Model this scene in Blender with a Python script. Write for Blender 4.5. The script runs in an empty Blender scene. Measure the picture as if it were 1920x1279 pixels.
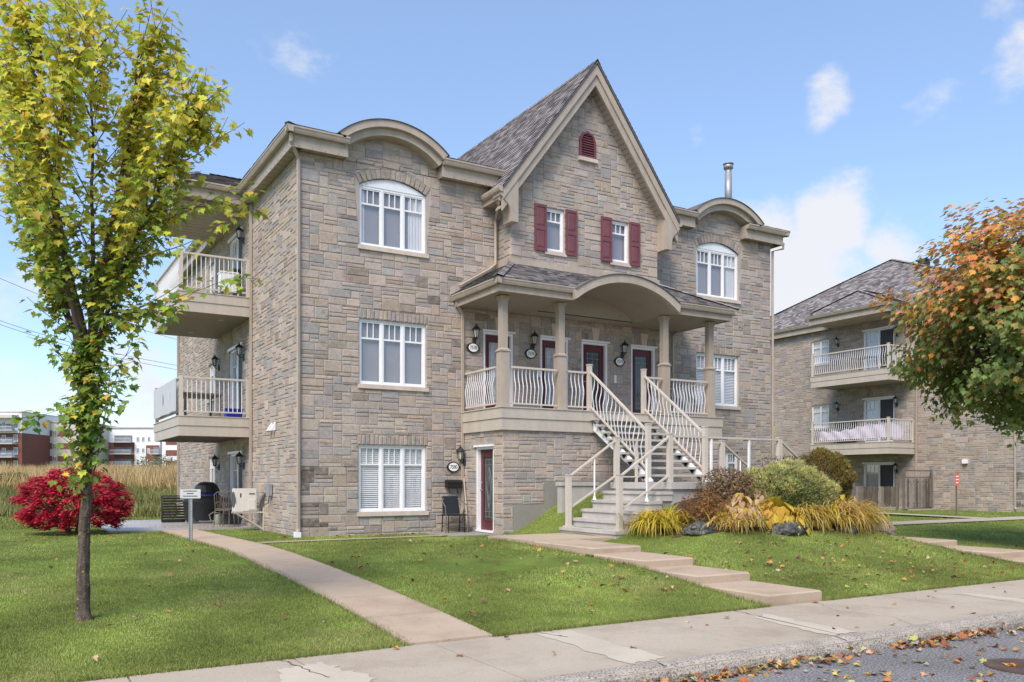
import bpy, math, random
import numpy as np
from mathutils import Vector, Matrix, noise as mnoise

C = bpy.context.scene.collection
# ------------------------------------------------------------------ camera, sky, sun, exposure
FPX, CXP, YHP, DC = 1597.0, 960.0, 900.0, 19.0
AX = math.atan2(3640 - 960, FPX)
SA, CA = math.sin(AX), math.cos(AX)
CAMX, CAMY, HC = -5.66865, -18.73967, 1.213525
cam = bpy.data.cameras.new('camera')
camo = bpy.data.objects.new('camera', cam); C.objects.link(camo)
camo.location = (CAMX, CAMY, HC)
camo.rotation_euler = (math.radians(90), 0, -math.atan2(CA, SA))
cam.sensor_width = 36; cam.lens = FPX / 1920 * 36
cam.shift_y = (900 - 639.5) / 1920
cam.clip_end = 2000
bpy.context.scene.camera = camo

def proj(p):
    dx, dy = p[0] - CAMX, p[1] - CAMY
    r = dx * SA - dy * CA; f = dx * CA + dy * SA
    return (CXP + FPX * r / f, YHP - FPX * (p[2] - HC) / f, f)
def pdir(px, py):
    r, u = (px - CXP) / FPX, (YHP - py) / FPX
    return Vector((r * SA + CA, -r * CA + SA, u)).normalized()

SUN_AZ, SUN_EL = math.radians(232), math.radians(48)      # compass-like: angle from +Y towards +X
sundir = Vector((math.sin(SUN_AZ) * math.cos(SUN_EL), math.cos(SUN_AZ) * math.cos(SUN_EL), math.sin(SUN_EL)))
sun = bpy.data.lights.new('sun', 'SUN'); suno = bpy.data.objects.new('sun', sun); C.objects.link(suno)
sun.energy = 2.0; sun.angle = math.radians(34); sun.color = (1, .895, .79)
suno.rotation_euler = sundir.to_track_quat('Z', 'Y').to_euler()
suno.location = (-20, -30, 40)

world = bpy.data.worlds.new('World'); bpy.context.scene.world = world; world.use_nodes = True
wn, wl = world.node_tree.nodes, world.node_tree.links
wn.clear()
def WN(t, **k):
    n = wn.new(t)
    for a, b in k.items(): setattr(n, a, b)
    return n
wout = WN('ShaderNodeOutputWorld'); wbg = WN('ShaderNodeBackground'); wl.new(wbg.outputs[0], wout.inputs[0])
sky = WN('ShaderNodeTexSky', sky_type='NISHITA', sun_disc=False)
sky.sun_elevation = SUN_EL; sky.sun_rotation = SUN_AZ; sky.air_density = 1.0; sky.dust_density = .35; sky.ozone_density = 3.2
wbg.inputs[1].default_value = 0.108
wtc = WN('ShaderNodeTexCoord'); wnrm = WN('ShaderNodeVectorMath', operation='NORMALIZE'); wl.new(wtc.outputs['Generated'], wnrm.inputs[0])
def wmath(op, a, b=None):
    n = WN('ShaderNodeMath', operation=op)
    for i, x in enumerate((a, b)):
        if x is None: continue
        if isinstance(x, (int, float)): n.inputs[i].default_value = x
        else: wl.new(x, n.inputs[i])
    return n.outputs[0]
wstr = WN('ShaderNodeMapping'); wstr.inputs['Scale'].default_value = (1, 1, 1.7); wl.new(wnrm.outputs[0], wstr.inputs[0])
wno = WN('ShaderNodeTexNoise'); wno.inputs['Scale'].default_value = 8.5; wno.inputs['Detail'].default_value = 9; wno.inputs['Roughness'].default_value = .6
wl.new(wstr.outputs[0], wno.inputs['Vector'])
wno2 = WN('ShaderNodeTexNoise'); wno2.inputs['Scale'].default_value = 2.1; wno2.inputs['Detail'].default_value = 3
wl.new(wstr.outputs[0], wno2.inputs['Vector'])
field = None
for (px, py, rad, wt) in [(1555, 420, .08, .95), (1500, 520, .13, .95), (1430, 470, .10, .9), (1590, 590, .12, .85), (1690, 470, .08, .78), (1750, 430, .06, .68),
                          (1540, 180, .055, .64), (1535, 235, .04, .6), (1750, 160, .06, .58), (1910, 110, .07, .66), (1310, 250, .04, .58), (1870, 40, .06, .4),
                          (30, 560, .14, .6), (0, 480, .1, .5), (60, 680, .16, .58), (610, 120, .12, .50), (560, 70, .08, .46), (300, 690, .16, .52), (120, 800, .2, .5), (640, 5, .05, .4)]:
    d = WN('ShaderNodeVectorMath', operation='DISTANCE'); wl.new(wnrm.outputs[0], d.inputs[0]); d.inputs[1].default_value = pdir(px, py)
    mr = WN('ShaderNodeMapRange', interpolation_type='SMOOTHSTEP'); wl.new(d.outputs['Value'], mr.inputs[0])
    mr.inputs[1].default_value = 0; mr.inputs[2].default_value = rad; mr.inputs[3].default_value = wt; mr.inputs[4].default_value = 0
    field = mr.outputs[0] if field is None else wmath('MAXIMUM', field, mr.outputs[0])
broad = WN('ShaderNodeMapRange', interpolation_type='SMOOTHSTEP'); wl.new(wno2.outputs[0], broad.inputs[0])
broad.inputs[1].default_value = .5; broad.inputs[2].default_value = .72; broad.inputs[3].default_value = 0; broad.inputs[4].default_value = .45
field = wmath('MAXIMUM', field, broad.outputs[0])
dens = wmath('ADD', field, wmath('MULTIPLY', wmath('SUBTRACT', wno.outputs[0], .5), 1.9))
mr = WN('ShaderNodeMapRange', interpolation_type='SMOOTHSTEP'); wl.new(dens, mr.inputs[0])
mr.inputs[1].default_value = .34; mr.inputs[2].default_value = .86; mr.inputs[3].default_value = 0; mr.inputs[4].default_value = .95
wmix = WN('ShaderNodeMix', data_type='RGBA'); wl.new(mr.outputs[0], wmix.inputs[0]); 
hz = WN('ShaderNodeMix', data_type='RGBA'); hz.inputs[0].default_value = .38; wl.new(sky.outputs[0], hz.inputs[6]); hz.inputs[7].default_value = (1.46, 1.98, 3.02, 1)
wl.new(hz.outputs[2], wmix.inputs[6]); wmix.inputs[7].default_value = (3.3, 3.34, 3.48, 1)
wl.new(wmix.outputs[2], wbg.inputs[0])

vs = bpy.context.scene.view_settings
vs.view_transform = 'Standard'; vs.look = 'None'; vs.exposure = 1.31; vs.gamma = 1; vs.use_curve_mapping = False

# ------------------------------------------------------------------ materials
def nodes_of(name):
    m = bpy.data.materials.new(name); m.use_nodes = True
    return m, m.node_tree.nodes, m.node_tree.links
def M(name, col=(.5, .5, .5), rough=.7, var=.12, nscale=3., fine=30., bump=0., bscale=60., tint=False, metal=0., spec=.4, streak=0., trans=0., hue=0.):
    m, n, l = nodes_of(name)
    b = n['Principled BSDF']
    b.inputs['Roughness'].default_value = rough; b.inputs['Metallic'].default_value = metal; b.inputs['Specular IOR Level'].default_value = spec
    geo = n.new('ShaderNodeNewGeometry')
    def noise(scale, detail, vec=None):
        t = n.new('ShaderNodeTexNoise'); t.inputs['Scale'].default_value = scale; t.inputs['Detail'].default_value = detail
        l.new(vec or geo.outputs['Position'], t.inputs['Vector']); return t.outputs[0]
    def rng(x, a, b_):
        r = n.new('ShaderNodeMapRange'); l.new(x, r.inputs[0]); r.inputs[1].default_value = .25; r.inputs[2].default_value = .75; r.inputs[3].default_value = a; r.inputs[4].default_value = b_; return r.outputs[0]
    def mul(a, b_):
        x = n.new('ShaderNodeMath'); x.operation = 'MULTIPLY'; l.new(a, x.inputs[0]); l.new(b_, x.inputs[1]); return x.outputs[0]
    fac = mul(rng(noise(nscale, 5), 1 - var, 1 + var), rng(noise(fine, 3), 1 - var * .7, 1 + var * .7))
    if streak:
        mp = n.new('ShaderNodeMapping'); mp.inputs['Scale'].default_value = (7, 7, .5); l.new(geo.outputs['Position'], mp.inputs[0])
        fac = mul(fac, rng(noise(1.0, 5, mp.outputs[0]), 1 - streak, 1 + streak * .4))
    if tint:
        a = n.new('ShaderNodeAttribute'); a.attribute_name = 'tint'; src = a.outputs['Color']
    else:
        a = n.new('ShaderNodeRGB'); a.outputs[0].default_value = (*col, 1); src = a.outputs[0]
    mx = n.new('ShaderNodeVectorMath'); mx.operation = 'SCALE'; l.new(src, mx.inputs[0]); l.new(fac, mx.inputs['Scale'])
    l.new(mx.outputs[0], b.inputs['Base Color'])
    if bump:
        bp = n.new('ShaderNodeBump'); bp.inputs['Strength'].default_value = bump; bp.inputs['Distance'].default_value = .01
        l.new(noise(bscale, 6), bp.inputs['Height']); l.new(bp.outputs[0], b.inputs['Normal'])
    if trans:
        out = n['Material Output']; tr = n.new('ShaderNodeBsdfTranslucent'); l.new(mx.outputs[0], tr.inputs[0])
        ms = n.new('ShaderNodeMixShader'); ms.inputs[0].default_value = trans; l.new(b.outputs[0], ms.inputs[1]); l.new(tr.outputs[0], ms.inputs[2]); l.new(ms.outputs[0], out.inputs[0])
    return m
def glass_mat(name, tintc=(.93, .94, .95), rough=.02):
    m, n, l = nodes_of(name); n.remove(n['Principled BSDF'])
    geo = n.new('ShaderNodeNewGeometry'); dt = n.new('ShaderNodeVectorMath'); dt.operation = 'DOT_PRODUCT'; l.new(geo.outputs['Incoming'], dt.inputs[0]); l.new(geo.outputs['Normal'], dt.inputs[1])
    def mm(op, a, b):
        x = n.new('ShaderNodeMath'); x.operation = op
        for i, q in enumerate((a, b)):
            if isinstance(q, (int, float)): x.inputs[i].default_value = q
            elif q is not None: l.new(q, x.inputs[i])
        return x
    ab = mm('ABSOLUTE', dt.outputs['Value'], None); p5 = mm('POWER', mm('SUBTRACT', 1.0, ab.outputs[0]).outputs[0], 5.0); fr = mm('ADD', mm('MULTIPLY', p5.outputs[0], .86).outputs[0], .11)
    tr = n.new('ShaderNodeBsdfTransparent'); tr.inputs[0].default_value = (*tintc, 1)
    gl = n.new('ShaderNodeBsdfGlossy'); gl.inputs['Roughness'].default_value = rough
    mx = n.new('ShaderNodeMixShader'); l.new(fr.outputs[0], mx.inputs[0]); l.new(tr.outputs[0], mx.inputs[1]); l.new(gl.outputs[0], mx.inputs[2])
    l.new(mx.outputs[0], n['Material Output'].inputs[0]); return m

MT = {
 'stone': M('stone', tint=True, rough=.88, var=.24, nscale=7, fine=38, bump=.55, bscale=55, spec=.25),
 'mortar': M('mortar', (.40, .355, .315), .95, .14, 3, 60, .4, 120, spec=.2, streak=.12),
 'trim': M('beige_trim', (.405, .338, .272), .5, .08, 1.5, 8, streak=.16, spec=.4),
 'soffit': M('soffit', (.36, .31, .25), .6, .06, 2, 10, spec=.3),
 'deckfascia': M('balcony_siding', (.47, .415, .35), .55, .06, 2, 12, streak=.10, spec=.35),
 'rail': M('rail_paint', (.52, .465, .40), .45, .06, 3, 20, spec=.4),
 'white': M('white_paint', (.78, .78, .79), .4, .04, 3, 15, spec=.45),
 'whitemetal': M('white_metal', (.74, .745, .76), .4, .06, 4, 20, spec=.45),
 'sill': M('cast_sill', (.55, .46, .39), .8, .1, 4, 40, .2, 90, streak=.15),
 'shutter': M('faded_shutter', (.165, .058, .068), .55, .16, 3, 25, spec=.35, streak=.1),
 'door': M('burgundy_door', (.10, .022, .030), .45, .1, 3, 20, spec=.4),
 'shingle': M('shingle', tint=True, rough=.95, var=.14, nscale=4, fine=90, bump=.4, bscale=150, spec=.15),
 'roofdark': M('roof_underlay', (.13, .12, .122), .95, .2, 3, 40),
 'glass': glass_mat('window_glass'),
 'leadglass': M('leaded_glass', (.05, .065, .06), .12, .4, 4, 25, spec=.6),
 'leadglasspale': M('leaded_glass_painted_reflection', (.42, .44, .46), .2, .25, 4, 25, spec=.6),  # same leaded glass, whitish reflection put into its base colour
 'shade': M('roller_shade', (.30, .295, .32), .8, .05, 1.2, 5),
 'curtain': M('curtain', (.74, .73, .73), .85, .05, 2, 10, trans=.1),
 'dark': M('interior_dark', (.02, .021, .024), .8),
 'screen': M('dark_screen', (.045, .047, .052), .6),
 'black': M('black_metal', (.012, .012, .013), .4, .1, spec=.5),
 'lampglass': M('lamp_glass', (.45, .45, .42), .15, spec=.6),
 'plaque': M('plaque_white', (.82, .81, .78), .35, .03),
 'concrete': M('precast_concrete', (.45, .42, .385), .9, .13, 2.5, 60, .35, 140, spec=.2, streak=.12),
 'parge': M('parged_foundation', (.27, .255, .225), .95, .1, 2, 25, .2, 60, spec=.15),
 'walk': M('walk_concrete', (.41, .318, .24), .92, .2, 1.1, 50, .3, 180, spec=.2),
 'sidewalk': M('sidewalk_concrete', (.395, .335, .27), .92, .22, .9, 55, .3, 200, spec=.2),
 'patch': M('pale_mortar_patch', (.47, .42, .335), .95, .1, 2, 40, spec=.2),
 'asphalt': M('asphalt', (.21, .205, .215), .95, .28, 1.2, 120, .8, 260, spec=.2),
 'soil': M('mulch', (.07, .05, .035), 1, .4, 4, 40, 1, 50, spec=.1),
 'turf': M('turf_base', (.12, .165, .034), 1, .35, 1.2, 25, .8, 60, spec=.1),
 'bark': M('bark', (.12, .088, .064), .95, .38, 7, 45, 1.2, 30, spec=.15, streak=.3),
 'twig': M('twig', (.10, .065, .05), .9, .2),
 'leaf': M('leaf', tint=True, rough=.5, var=.14, nscale=6, fine=50, trans=.42, spec=.35),
 'crackfill': M('crack', (.13, .105, .08), 1, .2), 'needle': M('needle', tint=True, rough=.6, var=.1, trans=.15, spec=.3),
 'blade': M('grass_blade', tint=True, rough=.6, var=.22, nscale=.45, fine=4, trans=.25, spec=.25),
 'dryleaf': M('dry_leaf', tint=True, rough=.75, var=.15, trans=.1, spec=.2),
 'rock': M('boulder', (.085, .085, .078), .9, .35, 4, 22, 1.2, 22, spec=.25),
 'rockpale': M('pale_boulder', (.27, .225, .20), .9, .22, 4, 22, 1, 22, spec=.25),
 'plastic': M('ac_plastic', (.66, .61, .56), .45, .04),
 'vinyl': M('black_cover', (.010, .010, .011), .38, .2, 3, 12, .8, 14, spec=.5),
 'blue': M('blue_plastic', (.008, .03, .30), .4, .05),
 'galv': M('galvanised', (.33, .34, .35), .5, .12, 6, 30, metal=.5),
 'brown': M('brown_metal', (.14, .12, .10), .5, .1),
 'oldwood': M('weathered_wood', tint=True, rough=.9, var=.22, nscale=3, fine=25, streak=.25, spec=.2),
 'greensheet': M('watering_can', (.24, .26, .19), .5),
 'greyplastic': M('grey_plastic', (.075, .075, .082), .5),
 'lavender': M('lavender_cloth', (.56, .50, .60), .9, .05, 3, 20),
 'privacy': M('privacy_sheet', (.50, .50, .52), .6, .04, 1, 6),
 'fbrick': M('far_brick', (.20, .075, .06), .9, .1, .3, 3),
 'fbeige': M('far_concrete', (.50, .46, .42), .9, .08, .3, 3),
 'fwhite': M('far_white', (.70, .70, .72), .8, .04, .3, 3),
 'fglass': M('far_glass', (.16, .18, .21), .15, .2, .6, 3, spec=.6),
 'fbalc': M('far_balcony', (.55, .55, .58), .6, .06),
 'cable': M('cable', (.16, .17, .19), .7),
 'red': M('orange_red_sign', (.65, .12, .07), .5),
 'rust': M('rusted_iron', (.11, .075, .06), .8, .3, 6, 40, .6, 60, metal=.3),
 'kerb': M('aggregate_kerb', (.36, .32, .265), .95, .3, 2.2, 34, 1.4, 40, spec=.2),
 'strap': M('blue_strap', (.02, .02, .30), .6),
}

# stone: each block mottled between its own tint and a cooler grey
def stone_mat():
    m, n, l = nodes_of('stone'); b = n['Principled BSDF']; b.inputs['Roughness'].default_value = .9; b.inputs['Specular IOR Level'].default_value = .2
    geo = n.new('ShaderNodeNewGeometry'); at = n.new('ShaderNodeAttribute'); at.attribute_name = 'tint'
    def noise(sc, d, r=.6):
        t = n.new('ShaderNodeTexNoise'); t.inputs['Scale'].default_value = sc; t.inputs['Detail'].default_value = d; t.inputs['Roughness'].default_value = r; l.new(geo.outputs['Position'], t.inputs['Vector']); return t.outputs[0]
    def rng(x, i0, i1, a, c):
        r = n.new('ShaderNodeMapRange'); l.new(x, r.inputs[0]); r.inputs[1].default_value = i0; r.inputs[2].default_value = i1; r.inputs[3].default_value = a; r.inputs[4].default_value = c; return r.outputs[0]
    def mixc(f, a, c):
        x = n.new('ShaderNodeMix'); x.data_type = 'RGBA'; l.new(f, x.inputs[0]); 
        l.new(a, x.inputs[6])
        if isinstance(c, tuple): x.inputs[7].default_value = (*c, 1)
        else: l.new(c, x.inputs[7])
        return x.outputs[2]
    c = mixc(rng(noise(5.2, 4), .45, .68, 0, .42), at.outputs['Color'], (.325, .302, .29))
    c = mixc(rng(noise(8.3, 3), .50, .70, 0, .5), c, (.455, .365, .28))
    c = mixc(rng(noise(4.3, 6, .72), .57, .70, 0, .68), c, (.15, .125, .108)); c = mixc(rng(noise(11, 5, .7), .60, .72, 0, .5), c, (.20, .17, .15))
    k = n.new('ShaderNodeMath'); k.operation = 'MULTIPLY'; l.new(rng(noise(24, 6, .7), .28, .72, .76, 1.22), k.inputs[0]); l.new(rng(noise(1.1, 6, .65), .3, .7, .88, 1.1), k.inputs[1])
    s = n.new('ShaderNodeVectorMath'); s.operation = 'SCALE'; l.new(c, s.inputs[0]); l.new(k.outputs[0], s.inputs['Scale']); l.new(s.outputs[0], b.inputs['Base Color'])
    bp = n.new('ShaderNodeBump'); bp.inputs['Strength'].default_value = .6; bp.inputs['Distance'].default_value = .012; l.new(noise(38, 7, .65), bp.inputs['Height']); l.new(bp.outputs[0], b.inputs['Normal'])
    return m
MT['stone'] = stone_mat()
def concrete_mat(name, base, stain, pale):
    m, n, l = nodes_of(name); b = n['Principled BSDF']; b.inputs['Roughness'].default_value = .92; b.inputs['Specular IOR Level'].default_value = .2
    geo = n.new('ShaderNodeNewGeometry')
    def noise(sc, d, r=.6):
        t = n.new('ShaderNodeTexNoise'); t.inputs['Scale'].default_value = sc; t.inputs['Detail'].default_value = d; t.inputs['Roughness'].default_value = r; l.new(geo.outputs['Position'], t.inputs['Vector']); return t.outputs[0]
    def rng(x, i0, i1, a, c):
        r = n.new('ShaderNodeMapRange'); l.new(x, r.inputs[0]); r.inputs[1].default_value = i0; r.inputs[2].default_value = i1; r.inputs[3].default_value = a; r.inputs[4].default_value = c; return r.outputs[0]
    def mixc(f, a, c):
        x = n.new('ShaderNodeMix'); x.data_type = 'RGBA'; l.new(f, x.inputs[0]); x.inputs[7].default_value = (*c, 1)
        if isinstance(a, tuple): x.inputs[6].default_value = (*a, 1)
        else: l.new(a, x.inputs[6])
        return x.outputs[2]
    c = mixc(rng(noise(.9, 6, .65), .5, .72, 0, .75), base, stain); c = mixc(rng(noise(.55, 5), .52, .7, 0, .6), c, pale); c = mixc(rng(noise(4.5, 6, .7), .57, .75, 0, .5), c, stain)
    c = mixc(rng(noise(26, 3), .66, .74, 0, .6), c, tuple(x * .5 for x in stain))
    s = n.new('ShaderNodeVectorMath'); s.operation = 'SCALE'; l.new(c, s.inputs[0]); l.new(rng(noise(70, 4), .25, .75, .86, 1.14), s.inputs['Scale']); l.new(s.outputs[0], b.inputs['Base Color'])
    bp = n.new('ShaderNodeBump'); bp.inputs['Strength'].default_value = .4; bp.inputs['Distance'].default_value = .008; l.new(noise(90, 5), bp.inputs['Height']); l.new(bp.outputs[0], b.inputs['Normal'])
    return m
def speckle_mat(name, c0, c1, c2, sc, rough=.95, bump=1.0, lo=.36, hi=.5, big=1.0):
    m, n, l = nodes_of(name); b = n['Principled BSDF']; b.inputs['Roughness'].default_value = rough; b.inputs['Specular IOR Level'].default_value = .2
    geo = n.new('ShaderNodeNewGeometry')
    def tex(t, s, d=4):
        x = n.new(t); x.inputs['Scale'].default_value = s; l.new(geo.outputs['Position'], x.inputs['Vector'])
        if 'Detail' in x.inputs: x.inputs['Detail'].default_value = d
        return x
    cr = n.new('ShaderNodeValToRGB'); e = cr.color_ramp.elements; e[0].position = lo; e[0].color = (*c0, 1); e[1].position = hi; e[1].color = (*c1, 1); q = cr.color_ramp.elements.new(min(.95, hi + .2)); q.color = (*c2, 1)
    nz = tex('ShaderNodeTexNoise', sc, 3); l.new(nz.outputs[0], cr.inputs[0])
    br = tex('ShaderNodeTexNoise', big, 5); mr = n.new('ShaderNodeMapRange'); l.new(br.outputs[0], mr.inputs[0]); mr.inputs[1].default_value = .3; mr.inputs[2].default_value = .7; mr.inputs[3].default_value = .82; mr.inputs[4].default_value = 1.14
    s = n.new('ShaderNodeVectorMath'); s.operation = 'SCALE'; l.new(cr.outputs[0], s.inputs[0]); l.new(mr.outputs[0], s.inputs['Scale']); l.new(s.outputs[0], b.inputs['Base Color'])
    bp = n.new('ShaderNodeBump'); bp.inputs['Strength'].default_value = bump; bp.inputs['Distance'].default_value = .012; l.new(nz.outputs[0], bp.inputs['Height']); l.new(bp.outputs[0], b.inputs['Normal'])
    return m
MT['asphalt'] = speckle_mat('asphalt', (.085, .081, .08), (.205, .197, .194), (.37, .355, .345), 48, lo=.36, hi=.52)
MT['walk'] = concrete_mat('walk_concrete', (.43, .335, .245), (.30, .225, .165), (.47, .385, .30))
MT['sidewalk'] = concrete_mat('sidewalk_concrete', (.405, .345, .27), (.285, .235, .18), (.46, .405, .335))
MT['kerb'] = speckle_mat('aggregate_kerb', (.13, .11, .09), (.34, .30, .25), (.44, .40, .345), 60, bump=1.0, lo=.34, hi=.46, big=3)
MT['rock'] = speckle_mat('boulder', (.045, .045, .042), (.095, .095, .088), (.19, .185, .165), 14, lo=.35, hi=.55, big=3)
def bark_mat():
    m = M('maple_bark', (.125, .098, .078), .95, .45, 14, 60, 1.6, 45, spec=.1, streak=.45); n, l = m.node_tree.nodes, m.node_tree.links; b = n['Principled BSDF']
    src = b.inputs['Base Color'].links[0].from_socket; geo = n.new('ShaderNodeNewGeometry'); t = n.new('ShaderNodeTexNoise'); t.inputs['Scale'].default_value = 13; t.inputs['Detail'].default_value = 5; l.new(geo.outputs['Position'], t.inputs['Vector'])
    r = n.new('ShaderNodeMapRange'); l.new(t.outputs[0], r.inputs[0]); r.inputs[1].default_value = .63; r.inputs[2].default_value = .68; x = n.new('ShaderNodeMix'); x.data_type = 'RGBA'; l.new(r.outputs[0], x.inputs[0]); l.new(src, x.inputs[6]); x.inputs[7].default_value = (.33, .27, .04, 1); l.new(x.outputs[2], b.inputs['Base Color']); return m
MT['maplebark'] = bark_mat()

# ------------------------------------------------------------------ mesh helpers
class MB:
    def __init__(s): s.v = []; s.f = []; s.c = []
    def add(s, vs_, fs, col=None):
        o = len(s.v); s.v.extend(vs_); s.f.extend([tuple(i + o for i in f) for f in fs]); s.c.extend([col] * len(fs)); return s
    def hexa(s, p, col=None):
        return s.add(p, [(0, 3, 2, 1), (4, 5, 6, 7), (0, 1, 5, 4), (1, 2, 6, 5), (2, 3, 7, 6), (3, 0, 4, 7)], col)
    def box(s, x0, x1, y0, y1, z0, z1, col=None):
        return s.hexa([(x0, y0, z0), (x1, y0, z0), (x1, y1, z0), (x0, y1, z0), (x0, y0, z1), (x1, y0, z1), (x1, y1, z1), (x0, y1, z1)], col)
    def prism(s, ra, rb, col=None, caps=True):
        n = len(ra)
        fs = [(i, (i + 1) % n, n + (i + 1) % n, n + i) for i in range(n)]
        if caps: fs += [tuple(range(n - 1, -1, -1)), tuple(range(n, 2 * n))]
        return s.add(list(ra) + list(rb), fs, col)
    def tube(s, path, r, n=6, col=None, caps=True):
        P = [Vector(p) for p in path]; rs = r if isinstance(r, (list, tuple)) else [r] * len(P)
        vs_, fs = [], []
        up = Vector((0, 0, 1)); prev = None
        for i, p in enumerate(P):
            t = (P[min(i + 1, len(P) - 1)] - P[max(i - 1, 0)])
            if t.length < 1e-9: t = Vector((0, 0, 1))
            t.normalize()
            if prev is None:
                a = t.cross(up)
                if a.length < .05: a = t.cross(Vector((1, 0, 0)))
            else: a = prev - t * prev.dot(t)
            a.normalize(); prev = a; b = t.cross(a)
            for k in range(n):
                th = 2 * math.pi * k / n + math.pi / n
                vs_.append(tuple(p + (a * math.cos(th) + b * math.sin(th)) * rs[i]))
        for i in range(len(P) - 1):
            for k in range(n):
                k2 = (k + 1) % n
                fs.append((i * n + k, i * n + k2, (i + 1) * n + k2, (i + 1) * n + k))
        if caps: fs += [tuple(range(n - 1, -1, -1)), tuple(range((len(P) - 1) * n, len(P) * n))]
        return s.add(vs_, fs, col)
    def lathe(s, prof, c=(0, 0, 0), n=12, col=None, sx=1, sy=1):
        vs_, fs = [], []
        for (r, z) in prof:
            for k in range(n):
                a = 2 * math.pi * k / n; vs_.append((c[0] + r * sx * math.cos(a), c[1] + r * sy * math.sin(a), c[2] + z))
        for i in range(len(prof) - 1):
            for k in range(n): fs.append((i * n + k, i * n + (k + 1) % n, (i + 1) * n + (k + 1) % n, (i + 1) * n + k))
        fs += [tuple(range(n - 1, -1, -1)), tuple(range((len(prof) - 1) * n, len(prof) * n))]
        return s.add(vs_, fs, col)
    def mesh(s, name, mat, smooth=False):
        me = bpy.data.meshes.new(name); me.from_pydata([tuple(v) for v in s.v], [], s.f)
        if any(c is not None for c in s.c):
            at = me.color_attributes.new('tint', 'FLOAT_COLOR', 'CORNER')
            cnt = [len(f) for f in s.f]
            arr = np.repeat(np.array([(*(c or (.3, .3, .3)), 1.) for c in s.c], dtype=np.float32), cnt, axis=0)
            at.data.foreach_set('color', arr.ravel())
        if smooth: me.polygons.foreach_set('use_smooth', [True] * len(me.polygons))
        me.materials.append(MT[mat] if isinstance(mat, str) else mat); me.update()
        return me
    def build(s, name, mat, parent=None, smooth=False, kind=None):
        return link(name, s.mesh(name, mat, smooth), parent, kind)
def link(name, me, parent=None, kind=None, loc=None, rz=None):
    o = bpy.data.objects.new(name, me); C.objects.link(o)
    if parent is not None: o.parent = parent
    if kind: o['kind'] = kind
    if loc is not None: o.location = loc
    if rz is not None: o.rotation_euler = (0, 0, rz)
    return o
def tag(o, label, cat, group=None):
    o['label'] = label; o['category'] = cat
    if group: o['group'] = group
    return o
def thing(name, label, cat, loc=(0, 0, 0), group=None, rz=0):
    o = bpy.data.objects.new(name, None); C.objects.link(o); o.location = loc; o.rotation_euler = (0, 0, rz); o.empty_display_size = .2
    return tag(o, label, cat, group)
def copy_tree(o, parent=None):
    c = o.copy(); C.objects.link(c); c.parent = parent
    for ch in list(o.children): copy_tree(ch, c)
    return c
class Fr:                                   # a wall plane: u along it, v up, d outwards
    def __init__(s, axis, off, sign=-1): s.a, s.o, s.s = axis, off, sign
    def __call__(s, u, v, d=0):
        return (u, s.o + s.s * d, v) if s.a == 'y' else (s.o + s.s * d, u, v)
def fbox(mb, fr, u0, u1, v0, v1, d0, d1, col=None):
    return mb.hexa([fr(u0, v0, d0), fr(u1, v0, d0), fr(u1, v0, d1), fr(u0, v0, d1), fr(u0, v1, d0), fr(u1, v1, d0), fr(u1, v1, d1), fr(u0, v1, d1)], col)
def lerp(a, b, t): return a + (b - a) * t
def sst(a, b, x):
    t = min(1, max(0, (x - a) / (b - a))); return t * t * (3 - 2 * t)
def mix3(a, b, t): return tuple(lerp(x, y, t) for x, y in zip(a, b))

# ------------------------------------------------------------------ ground
SWZ, SWB, SWF, RDZ = -.38, -11.2, -13.15, -.52
def g(x, y):
    b = lerp(SWZ, -.05, min(1, max(0, (y - SWB) / 8.2)) ** .85)
    b += .16 * sst(-1.3, 2.2, x) * sst(-11.2, -8.2, y) * (1 - sst(-5.2, -1.2, y)) * (1 - sst(9.5, 13, x))
    m = sst(4.0, 6.4, x) * (1 - sst(8.9, 11.2, x)) * sst(-9.4, -4.6, y) * (1 - sst(-1, 0.5, y))
    b += .93 * m
    d = x * CA + y * SA                       # depth behind the house corner
    b += 1.25 * sst(10, 34, d) * (1 - sst(16, 26, x)) + .5 * sst(48, 120, d) * (1 - sst(16, 26, x))
    return b

# ------------------------------------------------------------------ stone masonry
def area2(p): return .5 * sum(p[i][0] * p[(i + 1) % len(p)][1] - p[(i + 1) % len(p)][0] * p[i][1] for i in range(len(p)))
def clip(p, a, b, inside=True):
    """keep the part of polygon p on the left (inside) of line a->b"""
    def sd(q): 
        d = (b[0] - a[0]) * (q[1] - a[1]) - (b[1] - a[1]) * (q[0] - a[0]); return d if inside else -d
    out = []
    for i in range(len(p)):
        q, r = p[i], p[(i + 1) % len(p)]; dq, dr = sd(q), sd(r)
        if dq >= 0: out.append(q)
        if dq * dr < 0:
            t = dq / (dq - dr); out.append((q[0] + (r[0] - q[0]) * t, q[1] + (r[1] - q[1]) * t))
    return out
def clip_convex(p, cv):
    for i in range(len(cv)):
        if len(p) < 3: return []
        p = clip(p, cv[i], cv[(i + 1) % len(cv)])
    return p
def sub_convex(p, cv):
    us = [q[0] for q in cv]; vs_ = [q[1] for q in cv]; pu = [q[0] for q in p]; pv = [q[1] for q in p]
    if max(pu) <= min(us) or min(pu) >= max(us) or max(pv) <= min(vs_) or min(pv) >= max(vs_): return [p]
    res, rem = [], p
    for i in range(len(cv)):
        o = clip(rem, cv[i], cv[(i + 1) % len(cv)], False)
        if len(o) >= 3 and area2(o) > 1e-4: res.append(o)
        rem = clip(rem, cv[i], cv[(i + 1) % len(cv)])
        if len(rem) < 3: break
    return res
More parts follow.
